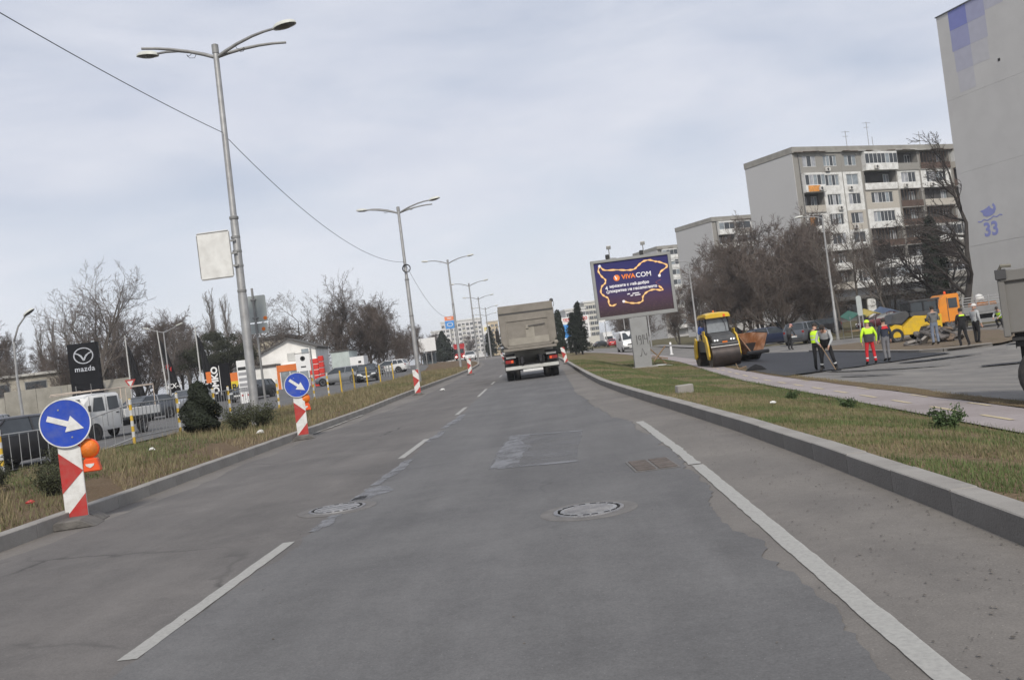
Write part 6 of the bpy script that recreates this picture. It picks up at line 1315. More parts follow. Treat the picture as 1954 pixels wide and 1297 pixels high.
# ------------------------------------------------------------------ vegetation
BARK = mat('bark grey', (.105, .092, .080), .95, var=.25, scale=4, bump=.5, bscale=20)
BARK_D = mat('bark dark', (.042, .037, .034), .95, var=.25, scale=4)
TWIG = mat('twigs grey brown', (.125, .105, .092), .95, var=.3, scale=.5); TWIG_B = mat('twigs brown', (.112, .089, .076), .95, var=.35, scale=.35); TWIG_D = mat('twigs dark', (.050, .043, .040), .95, var=.25, scale=.5); TWIG_P = mat('twigs pale', (.17, .15, .135), .95, var=.25, scale=.5)
def rdir(r, d, ang):
    """unit vector at an angle to d, random azimuth"""
    a = d.orthogonal().normalized(); b_ = d.cross(a); t_ = r.uniform(0, 2 * pi)
    return (d * cos(ang) + (a * cos(t_) + b_ * sin(t_)) * sin(ang)).normalized()
def bare_tree(seed, H=12.0, r0=.2, trunk_f=.28, kids=(7, 6, 6, 5), ang=(.65, .75, .8, .85), ratio=(.55, .5, .45, .4), up=.25, stems=1, twig_r=.011, minr=.012, wig=.18, start=.25, bias=(0, 0, 0), xmax=99.0):
    r = random.Random(seed); T = MB(); C = MB()
    def grow(p, d, ln, rad, lv):
        n = (6, 5, 4, 3, 2)[lv]; pts = [p.copy()]; rr = [rad]; q = p.copy(); dd = d.copy()
        for k in range(n):
            dd = (dd + Vector((r.gauss(0, wig), r.gauss(0, wig), r.gauss(0, wig * .6) + up * (.35 if lv else .5))) + Vector(bias)).normalized()
            q = q + dd * (ln / n); pts.append(q.copy()); rr.append(max(rad * (1 - .78 * (k + 1) / n), twig_r * .75 if lv < 4 else twig_r * .5))
        (T if lv <= 1 else C).tube(pts, rr, (8, 6, 4, 3, 3)[lv], cap=False)
        if lv >= len(kids): return
        for c in range(kids[lv]):
            s_ = start if lv == 0 else .12
            u = s_ + (1 - s_) * (c + r.uniform(.1, .9)) / kids[lv]; f = u * n; i = min(int(f), n - 1); bp = pts[i].lerp(pts[i + 1], f - i)
            bd = (pts[i + 1] - pts[i]).normalized(); l2 = ln * ratio[lv] * r.uniform(.7, 1.25) * (1.15 - .5 * u if lv == 0 else 1.1 - .3 * u)
            nd = rdir(r, bd, ang[lv] * r.uniform(.7, 1.25))
            if bp.x > xmax: nd.x = -abs(nd.x)
            grow(bp, nd, l2, max(rr[i] * .62, twig_r), lv + 1)
    for s_ in range(stems):
        d = Vector((0, 0, 1)) if stems == 1 else Vector((.32 * cos(s_ * 2.4 + seed), .32 * sin(s_ * 2.4 + seed), 1)).normalized()
        grow(Vector((.12 * s_ * cos(s_), .12 * s_ * sin(s_), -.2)), d, H * (.88 if stems == 1 else .8) * (1 if s_ == 0 else r.uniform(.75, .95)), r0 * (1 if s_ == 0 else .7), 0)
    return T, C
def tree_kind(seed, bark, twig, **k):
    T, C = bare_tree(seed, **k); return T.mesh('trunk', bark, smooth=True, angle=80, fix=False), C.mesh('crown', twig, fix=False)
KIND = {
 'vase': tree_kind(3, BARK, TWIG, H=13, r0=.24, stems=3, kids=(8, 7, 6, 5), up=.18, twig_r=.013, start=.3),
 'spread': tree_kind(8, BARK, TWIG, H=10, r0=.22, kids=(11, 8, 7, 5), ang=(.95, .85, .85, .85), ratio=(.62, .52, .45, .42), up=.16, twig_r=.013, start=.22),
 'open': tree_kind(44, BARK, TWIG, H=10, r0=.18, kids=(9, 6, 5, 4), ang=(.9, .85, .85, .85), ratio=(.58, .52, .45, .42), up=.17, twig_r=.012, start=.25),
 'thicket': tree_kind(12, BARK, TWIG_B, H=13, r0=.2, stems=2, kids=(10, 9, 8, 6), ang=(.6, .75, .85, .9), ratio=(.50, .52, .5, .46), up=.2, twig_r=.019, start=.08),
 'thicket2': tree_kind(19, BARK, TWIG_B, H=12, r0=.18, stems=3, kids=(9, 8, 7, 5), ang=(.65, .75, .85, .9), ratio=(.52, .52, .5, .46), up=.18, twig_r=.019, start=.08),
 'poplar': tree_kind(21, BARK, TWIG_P, H=15, r0=.2, kids=(26, 6, 5, 3), ang=(.36, .35, .5, .6), ratio=(.30, .45, .45, .4), up=.42, twig_r=.014, start=.10, wig=.07),
 'slim': tree_kind(27, BARK, TWIG, H=11, r0=.14, kids=(9, 6, 5, 4), ang=(.6, .7, .75, .8), ratio=(.38, .5, .45, .4), up=.28, twig_r=.012, start=.35, wig=.1),
 'dark': tree_kind(31, BARK_D, TWIG_D, H=13.5, r0=.26, stems=2, kids=(11, 7, 6, 4), ang=(.75, .75, .8, .85), ratio=(.36, .5, .48, .42), up=.16, twig_r=.016, start=.15, bias=(-.15, 0, 0), xmax=.35),
}
def tree(kind, x, y, label, s=1.0, rz=0.0, group=None, sz=None, name='bare_tree', dz=0.0):
    a, b_ = KIND[kind]; t = thing(name, (x, y, G(x, y) - .05 + dz), rz, label, 'tree', group); t.scale = (s, s, sz or s)
    link_mesh('trunk', a, t); link_mesh('crown', b_, t); return t
GL_, GR_ = 'bare trees on the left', 'bare trees on the right'
tree('vase', -45.0, 92, 'tall many-stemmed bare tree right behind the black pylon sign', 1.14, 0.4, GL_)
tree('spread', -38.8, 62, 'bare tree cut off by the left edge, branches reaching in above the lamp', 1.15, 2.0, GL_)
tree('thicket2', -45.3, 100, 'bushy brown tree behind the first black flag', 0.78, 1.0, GL_)
tree('spread', -43.4, 103, 'wide bare tree behind the second black flag', 0.8, 0.5, GL_)
tree('vase', -44.1, 112, 'pale bare tree with a round top behind the third flag', 0.8, 2.2, GL_)
tree('poplar', -84.0, 150, 'tall slim poplar farthest left of the poplars', 0.95, 0, GL_)
tree('poplar', -84.1, 155, 'tall slim poplar left of the black pylon sign', 1.05, 1, GL_)
tree('poplar', -82.8, 158, 'slim poplar nearest the black pylon sign', 1.0, 2, GL_)
tree('thicket', -66.4, 112, 'brown bare tree at far left in front of the poplars', 0.82, 2, GL_)
tree('thicket2', -62.7, 114, 'brown bare tree between the left lamp and the pylon sign', 0.72, 3.5, GL_)
tree('spread', -61.2, 106, 'wide bare tree at the far left in front of the beige building', 0.85, 3.3, GL_)
tree('poplar', -62.8, 172, 'pale poplar rising behind the dark pine', 1.22, 3, GL_)
tree('poplar', -61.4, 174, 'second pale poplar behind the dark pine, slightly right', 1.15, 4, GL_)
tree('spread', -36.0, 118, 'wide grey bare tree behind the left end of the white house', 1.0, 1.2, GL_)
tree('spread', -33.6, 122, 'wide grey bare tree behind the roof of the white house', 1.02, 4.0, GL_)
tree('vase', -27.3, 112, 'tallest bare tree right of the white house', 0.95, 5.2, GL_)
tree('thicket', -25.6, 112, 'dense brown tree right of the white house', 0.72, 0.3, GL_)
tree('thicket2', -24.2, 116, 'dense dark-brown tree above the dark parked saloon', 0.8, 1.9, GL_)
tree('thicket', -22.1, 118, 'brown tree just left of the second lamp post', 0.7, 2.9, GL_)
tree('thicket2', -21.3, 128, 'small brown tree at the second lamp post', 0.6, 4.4, GL_)
tree('thicket', -26.2, 132, 'brown tree behind the tall tree right of the white house', 0.8, 5.0, GL_)
tree('thicket', -50.8, 108, 'brown tree between the pylon sign and the first flag', 0.85, 0.9, GL_)
tree('thicket2', -49.0, 112, 'tall brown tree behind the slim lot lamp', 0.9, 2.7, GL_)
tree('thicket', -47.8, 118, 'brown tree behind the third flag and the pine', 0.82, 4.8, GL_)
tree('thicket2', -54.5, 104, 'brown tree just left of the pylon sign', 0.72, 5.5, GL_)
tree('thicket', -65.8, 108, 'brown tree at the left edge behind the concrete wall', 0.8, 1.7, GL_)
tree('thicket2', -41.7, 124, 'brown tree behind the nearest lamp post', 0.72, 3.0, GL_)
tree('thicket2', -33.9, 128, 'brown tree behind the right end of the white house roof', 0.68, 0.7, GL_)
tree('thicket2', -27.8, 170, 'distant brown tree left of the blank billboard', 0.62, 0.7, GL_)
tree('thicket', -26.7, 182, 'distant brown tree behind the blank billboard', 0.6, 2.1, GL_)
tree('slim', -21.0, 147, 'slim bare tree standing before the blank billboard', 0.38, 1, GL_)
for i, (x, y) in enumerate(((-44, 260), (-40, 300), (-36, 280), (-31, 330), (-26, 350))): tree('thicket', x, y, 'distant brown tree %s' % ('farthest left below the far slab block', 'second from the left below the far slab block', 'third from the left below the far slab block', 'fourth from the left below the far slab block', 'nearest the tipper truck below the far slab block')[i], .7, i * 1.3, GL_)
# right side
for i, (k, x, y, s, lab) in enumerate((('thicket', 20.4, 118, .95, 'brown tree behind the lamp right of the billboard'), ('thicket2', 24.8, 104, .95, 'brown tree in the middle of the thicket'), ('thicket', 30.2, 112, .95, 'brown tree against the blank end wall'), ('thicket2', 17.9, 103, .6, 'low brown tree just right of the billboard'), ('thicket', 19.6, 104, .86, 'dense brown tree right beside the billboard'), ('thicket2', 21.9, 108, .98, 'dense brown tree above the road roller cab'), ('thicket', 24.0, 112, 1.08, 'tall dense brown tree behind the road roller'), ('thicket2', 26.6, 110, 1.12, 'tallest brown tree left of the apartment block'), ('thicket', 28.9, 106, 1.0, 'brown tree at the left corner of the apartment block'), ('thicket2', 22.8, 98, .72, 'lower brown tree right behind the paver'), ('thicket', 26.0, 97, .70, 'lower brown tree behind the parked navy car'), ('thicket2', 17.6, 116, .72, 'brown tree low behind the billboard right edge'), ('thicket', 15.5, 122, .62, 'brown tree seen below the billboard, right part'), ('thicket2', 13.5, 150, .6, 'brown tree seen below the billboard, middle'), ('thicket', 13.0, 180, .6, 'brown tree seen below the billboard, left part'), ('thicket', 14.5, 215, .7, 'distant brown tree left of the billboard pillar'))):
    tree(k, x, y, lab, s, i * 1.1, GR_)
tree('slim', 27.0, 92, 'slim grey tree standing before the blank end wall', 1.0, 1, GR_); tree('slim', 29.4, 94, 'slim grey tree at the corner of the apartment block', 1.02, 2.2, GR_); tree('open', 31.2, 90, 'spreading bare tree before the lower balconies, left', .80, .2, GR_); tree('open', 36.2, 92, 'spreading bare tree before the lower balconies, middle', .98, 2.6, GR_); tree('vase', 33.5, 96, 'forked bare tree behind the tall single lamp', .78, 1.6, GR_); tree('open', 40.0, 98, 'spreading bare tree before the lower balconies, right', .9, 4.1, GR_)
tree('dark', 27.6, 66, 'big dark many-stemmed tree beside the number 33 wall', 1.0, 0, GR_, sz=1.05)

# evergreens
def leafcloud(r, pts, size, flat=.0):
    vs = []; fs = []
    for p, nrm, s_ in pts:
        a = Vector((r.gauss(0, 1), r.gauss(0, 1), r.gauss(0, 1))).normalized()
        if nrm is not None: a = (a + nrm * 1.1).normalized()
        b_ = a.orthogonal().normalized(); c = a.cross(b_); t_ = r.uniform(0, pi); u = b_ * cos(t_) + c * sin(t_); v = a.cross(u); L = size * s_
        k = len(vs); vs += [p - u * L * .5, p + v * L * .22, p + u * L * .5, p - v * L * .22]; fs.append((k, k + 1, k + 2, k + 3))
    return vs, fs
def cone_tree(seed, H, R, m, n, leaf, tip=1.0, lump=.25, base=.05, bulge=1.4):
    r = random.Random(seed); pts = []
    ph = [(r.uniform(0, 6.28), r.uniform(2, 5), r.uniform(3, 9)) for _ in range(5)]
    for _ in range(n):
        z = base + (1 - base) * (1 - (1 - r.random()) ** .65); a = r.uniform(0, 2 * pi)
        prof = min(1.0, (z * 6) ** .5) * (1 - z ** bulge) ** tip + .02
        w = 1 + lump * sum(sin(a * round(f1) + f2 * z * 2.5 + f0) for f0, f1, f2 in ph) / 3
        rad = R * prof * w * (1 - .35 * r.random() ** 2)
        p = Vector((rad * cos(a), rad * sin(a), z * H)); pts.append((p, Vector((cos(a), sin(a), .3)), r.uniform(.6, 1.3)))
    vs, fs = leafcloud(r, pts, leaf); C = MB(); C.add(vs, fs)
    T = MB().tube([(0, 0, -.1), (0, 0, H * .9)], [R * .10 + .02, .01], 7)
    return T.mesh('trunk', BARK_D), C.mesh('crown', m, fix=False)
EVG = mat('evergreen dark', (.020, .026, .015), .85, var=.4, scale=2.5); EVG2 = mat('spruce dark', (.017, .024, .017), .9, var=.4, scale=1.5); PINE = mat('pine needles', (.036, .040, .022), .9, var=.4, scale=.8)
def spruce(seed, H, R):
    """ragged conifer: tiers of drooping branches clothed in needles"""
    r = random.Random(seed); T = MB().tube([(0, 0, -.1), (0, 0, H)], [.12, .015], 7); pts = []
    for k in range(150):
        z = .06 + .92 * (k / 150) ** .85; a = r.uniform(0, 2 * pi); ln = R * (1 - z) ** .8 * r.uniform(.65, 1.25) + .08
        T.tube([(0, 0, z * H), (cos(a) * ln, sin(a) * ln, z * H + ln * r.uniform(-.15, .25))], [.025, .008], 4, cap=False)
        for _ in range(int(26 + 34 * (1 - z))):
            u = r.random() ** .6; pts.append((Vector((cos(a) * ln * u + r.gauss(0, .10), sin(a) * ln * u + r.gauss(0, .10), z * H + ln * u * .05 + r.gauss(0, .12))), None, r.uniform(.6, 1.3)))
    vs, fs = leafcloud(r, pts, .26); C = MB(); C.add(vs, fs); return T.mesh('trunk', BARK_D, fix=False), C.mesh('crown', EVG2, fix=False)
def evergreen(nm, loc, mesh, label, cat='tree', rz=0.0, s=1.0):
    t = thing(nm, loc, rz, label, cat); t.scale = (s, s, s); link_mesh('trunk', mesh[0], t); link_mesh('crown', mesh[1], t); return t
evergreen('cone_shrub', (-9.85, 25.2, .24), cone_tree(4, 1.42, .46, EVG, 9000, .085, .62, .30, bulge=2.2), 'dark cone-shaped evergreen shrub before the railing', 'shrub')
SPR = spruce(6, 6.0, 1.5); COLM = cone_tree(9, 5.2, .55, EVG2, 3500, .26, .45, .25, bulge=2.6)
evergreen('spruce_tree', (1.95, 108, .25), SPR, 'dark bushy evergreen just right of the tipper truck', s=.80); evergreen('spruce_tree', (2.75, 110, .2), spruce(16, 6.2, 1.05), 'taller pointed dark evergreen with a spire top, right of the bushy one', s=.98); evergreen('cypress_tree', (.35, 105, .3), COLM, 'slim columnar evergreen touching the right side of the tipper truck', s=1.0)
evergreen('cypress_tree', (-.55, 118, .3), COLM, 'columnar evergreen half hidden behind the tipper truck', s=.85)
evergreen('spruce_tree', (-23.3, 192, 1.1), cone_tree(13, 6.5, 2.3, EVG2, 6000, .4, .8, .35), 'broad dark evergreen right of the blank billboard', s=1.0)
for i, x in enumerate((-15.2, -12.6, -10.4)): evergreen('spruce_tree', (x, 215 + 8 * i, 1.1), SPR, ('leftmost', 'middle', 'rightmost')[i] + ' of three tall dark evergreens beside the tipper truck', s=1.15 - .1 * i, rz=i * 2.0)
# dark pine: limbs carrying needle clumps
def pine(seed, H):
    r = random.Random(seed); T = MB(); T.tube([(0, 0, -.2), (.1, 0, H * .5), (-.1, .1, H * .85)], [.22, .15, .06], 8); pts = []
    for k in range(34):
        z = H * (.32 + .62 * r.random()); a = r.uniform(0, 2 * pi); ln = (H - z) * .45 + r.uniform(.6, 1.6); e = Vector((cos(a) * ln, sin(a) * ln, z + ln * .35)); T.tube([(0, 0, z - .2), e * .55 + Vector((0, 0, z * .42)), e], [.06, .04, .02], 5)
        for _ in range(330): g = Vector((r.gauss(0, .45), r.gauss(0, .45), r.gauss(0, .28))); pts.append((e + g, None, r.uniform(.6, 1.3)))
    vs, fs = leafcloud(r, pts, .26); C = MB(); C.add(vs, fs); return T.mesh('trunk', BARK_D), C.mesh('crown', PINE, fix=False)
PN = pine(5, 8.5)
evergreen('pine_tree', (-39.0, 104, .8), PN, 'dark green-brown pine behind the black board, left crown', s=.80); evergreen('pine_tree', (-37.4, 106, .8), PN, 'dark pine just left of the nearest lamp pole', s=.78, rz=2.0)
evergreen('ivy_tree', (31.9, 80, -.7), cone_tree(17, 9.0, .85, EVG2, 5000, .34, .45, .4, bulge=2.6), 'dark dense evergreen column left of the 33 wall', s=1.0)

# shrubs and weeds
def shrub_mesh(seed, R, H, n, leaf, m, stems=12):
    r = random.Random(seed); pts = []; T = MB()
    tips = []
    for _ in range(stems):
        a = r.uniform(0, 2 * pi); q = r.random() ** .5 * R; e = Vector((q * cos(a), q * sin(a), H * r.uniform(.5, 1.0))); T.tube([(q * .25 * cos(a), q * .25 * sin(a), -.03), e * .6, e], [.008, .006, .003], 4, cap=False); tips.append(e)
    for _ in range(n):
        e = r.choice(tips); u = r.uniform(.25, 1.05); pts.append((Vector((e.x * u, e.y * u, e.z * u)) + Vector((r.gauss(0, R * .14), r.gauss(0, R * .14), r.gauss(0, H * .08))), None, r.uniform(.5, 1.3)))
    for i, (p, a_, s_) in enumerate(pts): p.z = max(p.z, .01)
    vs, fs = leafcloud(r, pts, leaf); C = MB(); C.add(vs, fs); return T.mesh('stem', BARK_D, fix=False), C.mesh('foliage', m, fix=False)
L_GRN = mat('weed leaf green', (.060, .095, .035), .8, var=.3, scale=6); L_OLV = mat('shrub olive', (.060, .066, .034), .85, var=.35, scale=4); L_DRK = mat('shrub dark', (.040, .044, .026), .85, var=.35, scale=4); L_DRY = mat('dry stalks', (.25, .19, .11), .9, var=.3, scale=4)
def shrub(mesh, x, y, label, s=1.0, rz=0.0, group=None, cat='shrub', nm='shrub'):
    t = thing(nm, (x, y, G(x, y) - .01), rz, label, cat, group); t.scale = (s, s, s); link_mesh('stem', mesh[0], t); link_mesh('foliage', mesh[1], t); return t
SH_G = shrub_mesh(2, .17, .22, 900, .042, L_GRN); SH_O = shrub_mesh(3, .55, .75, 3800, .06, L_OLV, 40); SH_D = shrub_mesh(4, .45, .7, 3200, .055, L_DRK, 36)
shrub(SH_G, 3.92, 10.05, 'largest green leafy weed at the near edge of the cycle path', 1.05, 0, 'green weeds along the cycle path', 'weed', 'weed'); shrub(SH_G, 4.55, 15.6, 'middle green weed beside the cycle path', 1.0, 2, 'green weeds along the cycle path', 'weed', 'weed'); shrub(SH_G, 4.45, 18.9, 'farthest green weed beside the cycle path', 1.0, 4, 'green weeds along the cycle path', 'weed', 'weed')
for i, (m_, x, y, s, lab) in enumerate(((SH_O, -8.35, 23.9, .85, 'olive shrub at the foot of the nearest lamp post'), (SH_O, -8.0, 24.6, .8, 'olive shrub just right of the lamp post foot'), (SH_D, -7.9, 14.4, .80, 'dark shrub right behind the nearest blue disc sign'), (SH_D, -8.7, 13.8, .75, 'dark shrub left of the nearest blue disc sign'), (SH_O, -7.1, 12.6, .55, 'low scrub at the foot of the nearest striped beacon'), (SH_O, -7.9, 11.9, .62, 'straggly scrub at the left edge of the picture'), (SH_D, -8.5, 12.5, .7, 'dark scrub at the left edge behind the red litter'), (SH_O, -9.6, 17.6, .6, 'low scrub between the nearest sign and the railing'), (SH_O, -10.6, 16.2, .7, 'low scrub against the railing at the left'))):
    shrub(m_, x, y, lab, s, i * 1.3, 'shrubs on the left median')

# grass: uncountable blades
def blades(name, n, region, h, w, m, label, seed, bend=.5, clump=None):
    r = random.Random(seed); vs = []; fs = []; c = 0; tries = 0
    while c < n and tries < n * 6:
        tries += 1; q = region(r)
        if q is None: continue
        x, y = q; z = G(x, y) - .015; a = r.uniform(0, 2 * pi); k = 1 + y / 45.0; hh = h * r.uniform(.4, 1.3) * (1 + y / 120); ww = w * k
        bx, by = cos(a + 1.3) * hh * bend * r.random(), sin(a + 1.3) * hh * bend * r.random(); dx, dy = cos(a) * ww / 2, sin(a) * ww / 2
        i = len(vs); vs += [(x - dx, y - dy, z), (x + dx, y + dy, z), (x + bx, y + by, z + hh)]; fs.append((i, i + 1, i + 2)); c += 1
    me = bpy.data.meshes.new(name); me.from_pydata(vs, [], fs); me.materials.append(m); return tag(link_mesh(name, me), label, 'grass', kind='stuff')
def patch(x, y, f=.5, k=0): return rag(x * f * 1.3 + .35 * y + k, 90) * .8 + rag(y * f * .8 + x * .5, 91 + k) * .9
def verge_pts(thr, k, inv=False):
    def fn(r):
        y = 3.5 + 60 * r.random() ** 2.0; x = r.uniform(kerb_r(y) + .2, path_n(y) - .04); v = patch(x, y, .55, k)
        if (v < thr) != inv and r.random() < .93: return None
        return x, y
    return fn
GR_A = mat('grass green', (.095, .122, .044), .8, var=.3, scale=1.5); GR_B = mat('grass olive', (.145, .14, .065), .85, var=.3, scale=1.5); GR_C = mat('grass straw', (.215, .175, .10), .9, var=.3, scale=1.5)
blades('grass', 62000, verge_pts(.05, 1), .045, .008, GR_A, 'green turf patches on the right verge', 1); blades('grass', 34000, verge_pts(.0, 2), .040, .008, GR_B, 'olive turf on the right verge', 2); blades('grass', 30000, verge_pts(-.15, 1, True), .036, .007, GR_C, 'straw-coloured dead grass on the right verge', 3)
def med_pts(lo, hi, p=1.5, thr=None, k=0):
    def fn(r):
        y = 7 + 75 * r.random() ** p; w = kerb_l(y) - fence_x(y); x = kerb_l(y) - .2 - (w - .3) * r.uniform(lo, hi)
        if thr is not None and patch(x, y, .4, k) < thr: return None
        return x, y
    return fn
blades('grass', 38000, med_pts(0, 1, 2.6, -.4, 3), .08, .010, GR_B, 'olive grass on the left median', 4, .8); blades('grass', 26000, med_pts(.0, 1, 3.0, -.1, 5), .14, .008, GR_C, 'tall dry straw grass on the left median', 5, .9); blades('grass', 16000, med_pts(.2, .9, 1.4, .25, 7), .06, .010, GR_A, 'green grass along the left kerb', 6, .7)
blades('grass', 9000, lambda r: (lambda y: (path_f(y) + .05 + .6 * r.random(), y))(10 + 40 * r.random() ** 1.3), .05, .008, GR_C, 'dry grass strip between cycle path and side street', 8)
blades('grass', 2500, lambda r: (lambda y: (path_n(y) + r.uniform(-.12, .05), y))(8 + 35 * r.random() ** 1.5), .06, .008, GR_A, 'grass fringe along the cycle path edge', 9)

# gravel on the shoulder and litter
r5 = random.Random(77); gv, gf = [], []
def pebble(x, y, z, s, r):
    k = len(gv); gv.extend([(x + s * cos(t_) * r.uniform(.6, 1), y + s * sin(t_) * r.uniform(.6, 1), z) for t_ in (0, 1.26, 2.5, 3.8, 5.0)]); gv.append((x, y, z + s * r.uniform(.3, .6)))
    for i in range(5): gf.append((k + i, k + (i + 1) % 5, k + 5))
for _ in range(2600):
    y = 3 + 26 * r5.random() ** 1.7; lo = 1.32 if y < 15 else REDGE(y) + .1; x = r5.uniform(lo, kerb_r(y) - .02) if r5.random() < .88 else r5.uniform(-5, 1.2); pebble(x, y, road_z(y) + .008, r5.choice((.002, .003, .003, .004, .005, .007, .010)) * r5.uniform(.7, 1.3), r5)
me = bpy.data.meshes.new('gravel'); me.from_pydata(gv, [], gf); me.materials.append(mat('grit', (.11, .10, .09), .9, var=.5, scale=3)); tag(link_mesh('gravel', me), 'loose grit on the road shoulder', 'gravel', kind='stuff')
for x, y, dz, s, m_, lab in ((-6.9, 11.7, .05, .07, S_RED, 'crumpled red wrapper in the scrub left of the nearest beacon'), (-8.8, 19.6, .05, .09, S_WHITE, 'white litter in the dry grass before the railing'), (-5.3, 41.5, .03, .14, S_WHITE, 'white litter on the road right of the third beacon'), (3.1, 14.4, .05, .06, S_WHITE, 'crushed white cup on the right verge'), (-7.2, 21.9, .06, .12, S_WHITE, 'white litter by the second beacon')):
    n_ = 7; mb = MB(); rr = random.Random(int(x * 100)); mb.loft([[(s * k_ * cos(2 * pi * i / n_) * rr.uniform(.6, 1.1), s * .7 * k_ * sin(2 * pi * i / n_) * rr.uniform(.6, 1.1), s * h_ * rr.uniform(.8, 1.2)) for i in range(n_)] for k_, h_ in ((.8, 0.02), (1, .25), (.7, .5), (.3, .6))]); tag(mb.build('litter', m_, None, loc=(x, y, G(x, y) + .012)), lab, 'litter')

# ------------------------------------------------------------------ people
SKIN = mat('skin', (.42, .25, .18), .6, var=.08, scale=8); HAIR = mat('dark hair', (.03, .024, .02), .8, var=.2); SHOE = mat('work boots', (.025, .022, .02), .7, var=.2)
HIVIS = mat('high-visibility yellow', (.55, .85, .03), .7, var=.06); REFL = mat('reflective tape', (.62, .63, .62), .4, .1, var=.06)
def cloth(name, rgb): return mat('cloth ' + name, rgb, .9, var=.18, scale=5, bump=.25, bscale=18)
def person(loc, rz, label, top, legs, pose=None, h=1.76, vest=None, hat=None, collar=None, ankle=False, hair=True, sleeves=True, group='road workers on the side street'):
    """one continuous skinned body facing -Y; pose gives joint offsets in metres for a 1.76 m figure"""
    P = dict(pelvis=(0, 0, .96), belly=(0, 0, 1.12), chest=(0, .0, 1.34), neck=(0, 0, 1.50), headb=(0, -.01, 1.58), headc=(0, -.02, 1.66), headt=(0, -.01, 1.745),
             ls=(.19, .0, 1.43), le=(.27, .03, 1.15), lw=(.27, -.04, .90), lh=(.27, -.07, .82), rs=(-.19, .0, 1.43), re=(-.27, .03, 1.15), rw=(-.27, -.04, .90), rh=(-.27, -.07, .82),
             lhip=(.095, 0, .92), lk=(.11, -.02, .50), la=(.12, .02, .09), lt=(.13, -.15, .035), rhip=(-.095, 0, .92), rk=(-.11, -.02, .50), ra=(-.12, .02, .09), rt=(-.13, -.15, .035))
    for k, v in (pose or {}).items(): P[k] = v
    Rr = dict(pelvis=(.155, .115), belly=(.15, .11), chest=(.175, .125), neck=(.062, .062), headb=(.072, .085), headc=(.082, .105), headt=(.055, .07), s=(.075, .075), e=(.052, .052), w=(.036, .036), h=(.042, .022), hip=(.10, .10), k=(.068, .07), a=(.055, .06), t=(.045, .035))
    names = list(P); V = [Vector(P[n]) for n in names]; idx = {n: i for i, n in enumerate(names)}
    E = [('pelvis', 'belly'), ('belly', 'chest'), ('chest', 'neck'), ('neck', 'headb'), ('headb', 'headc'), ('headc', 'headt'), ('pelvis', 'lhip'), ('pelvis', 'rhip')]
    for s in 'lr': E += [('chest', s + 's'), (s + 's', s + 'e'), (s + 'e', s + 'w'), (s + 'w', s + 'h'), (s + 'hip', s + 'k'), (s + 'k', s + 'a'), (s + 'a', s + 't')]
    E = [(idx[a], idx[b_]) for a, b_ in E]
    rad = [Rr.get(n) or Rr[n[1:]] for n in names]; tags = list(names)
    for s in 'lr':                                        # five fingers from the palm
        hI = idx[s + 'h']; w_, h_ = V[idx[s + 'w']], V[hI]; d = (h_ - w_).normalized(); side = d.cross(Vector((1, 0, 0)) if abs(d.x) < .8 else Vector((0, 1, 0))).normalized(); curl = side.cross(d) * (1 if s == 'l' else -1)
        for f in range(5):
            off = side * (f - 1.6) * .019 if f < 4 else side * -.045; ln = (.06, .07, .066, .052, .045)[f]
            a = h_ + d * (.035 if f < 4 else -.01) + off; b_ = a + d * ln * .6 + curl * .01 + (off * .2 if f == 4 else Vector()); c = b_ + d * ln * .4 + curl * .022
            k = len(V); V += [a, b_, c]; E += [(hI, k), (k, k + 1), (k + 1, k + 2)]; rad += [(.011, .011), (.009, .009), (.007, .007)]; tags += [s + 'finger'] * 3
    me = bpy.data.meshes.new('body'); me.from_pydata([tuple(v) for v in V], E, []); ob = bpy.data.objects.new('body', me); COL.objects.link(ob)
    ob.modifiers.new('skin', 'SKIN'); sv = me.skin_vertices[0].data
    for i, (a, b_) in enumerate(rad): sv[i].radius = (a, b_)
    for i in range(len(V)): sv[i].use_root = (i == 0)
    ob.modifiers.new('sub', 'SUBSURF').levels = 1
    bpy.context.view_layer.update(); bm_ = bpy.data.meshes.new_from_object(ob.evaluated_get(bpy.context.evaluated_depsgraph_get())); bpy.data.objects.remove(ob)
    bm_.materials.clear()
    for m_ in (top, legs, SKIN, SHOE, HIVIS, REFL): bm_.materials.append(m_)
    segs = [(V[a], V[b_], tags[b_] if tags[b_] not in ('lhip', 'rhip') else 'hip') for a, b_ in E]
    for p in bm_.polygons:
        c = p.center; best = None
        for a, b_, n in segs:
            ab = b_ - a; u = max(0, min(1, (c - a).dot(ab) / max(ab.length_squared, 1e-9))); dd = (a + ab * u - c).length
            if best is None or dd < best[0]: best = (dd, n, u)
        n, u = best[1], best[2]; k = n[1:] if n[0] in 'lr' and n not in ('legs',) else n
        if n in ('headb', 'headc', 'headt') or k in ('h', 'finger') or (n == 'neck' and u > .75): mi = 2
        elif k in ('w',) or (k == 'e'): mi = 0 if sleeves or (k == 'e' and u < .5) else 2
        elif n in ('belly', 'chest', 'neck') or k == 's': mi = 0 if not (n == 'belly' and u < .35) else 1
        elif k == 't' or (k == 'a' and u > .88): mi = 3
        elif k == 'a' and ankle and .5 < u < .62: mi = 5
        else: mi = 1
        p.material_index = mi; p.use_smooth = True
    t = thing('person', loc, rz, label, 'person', group); sc = h / 1.76; t.scale = (sc,) * 3
    link_mesh('body', bm_, t)
    hc = V[idx['headc']]; hb = V[idx['headb']]; ax = (V[idx['headt']] - hb).normalized(); q = Vector((0, 0, 1)).rotation_difference(ax).to_matrix().to_4x4(); HM = Matrix.Translation(hc) @ q
    f = MB(); f.T = HM                                        # nose, ears, eyes on the face side
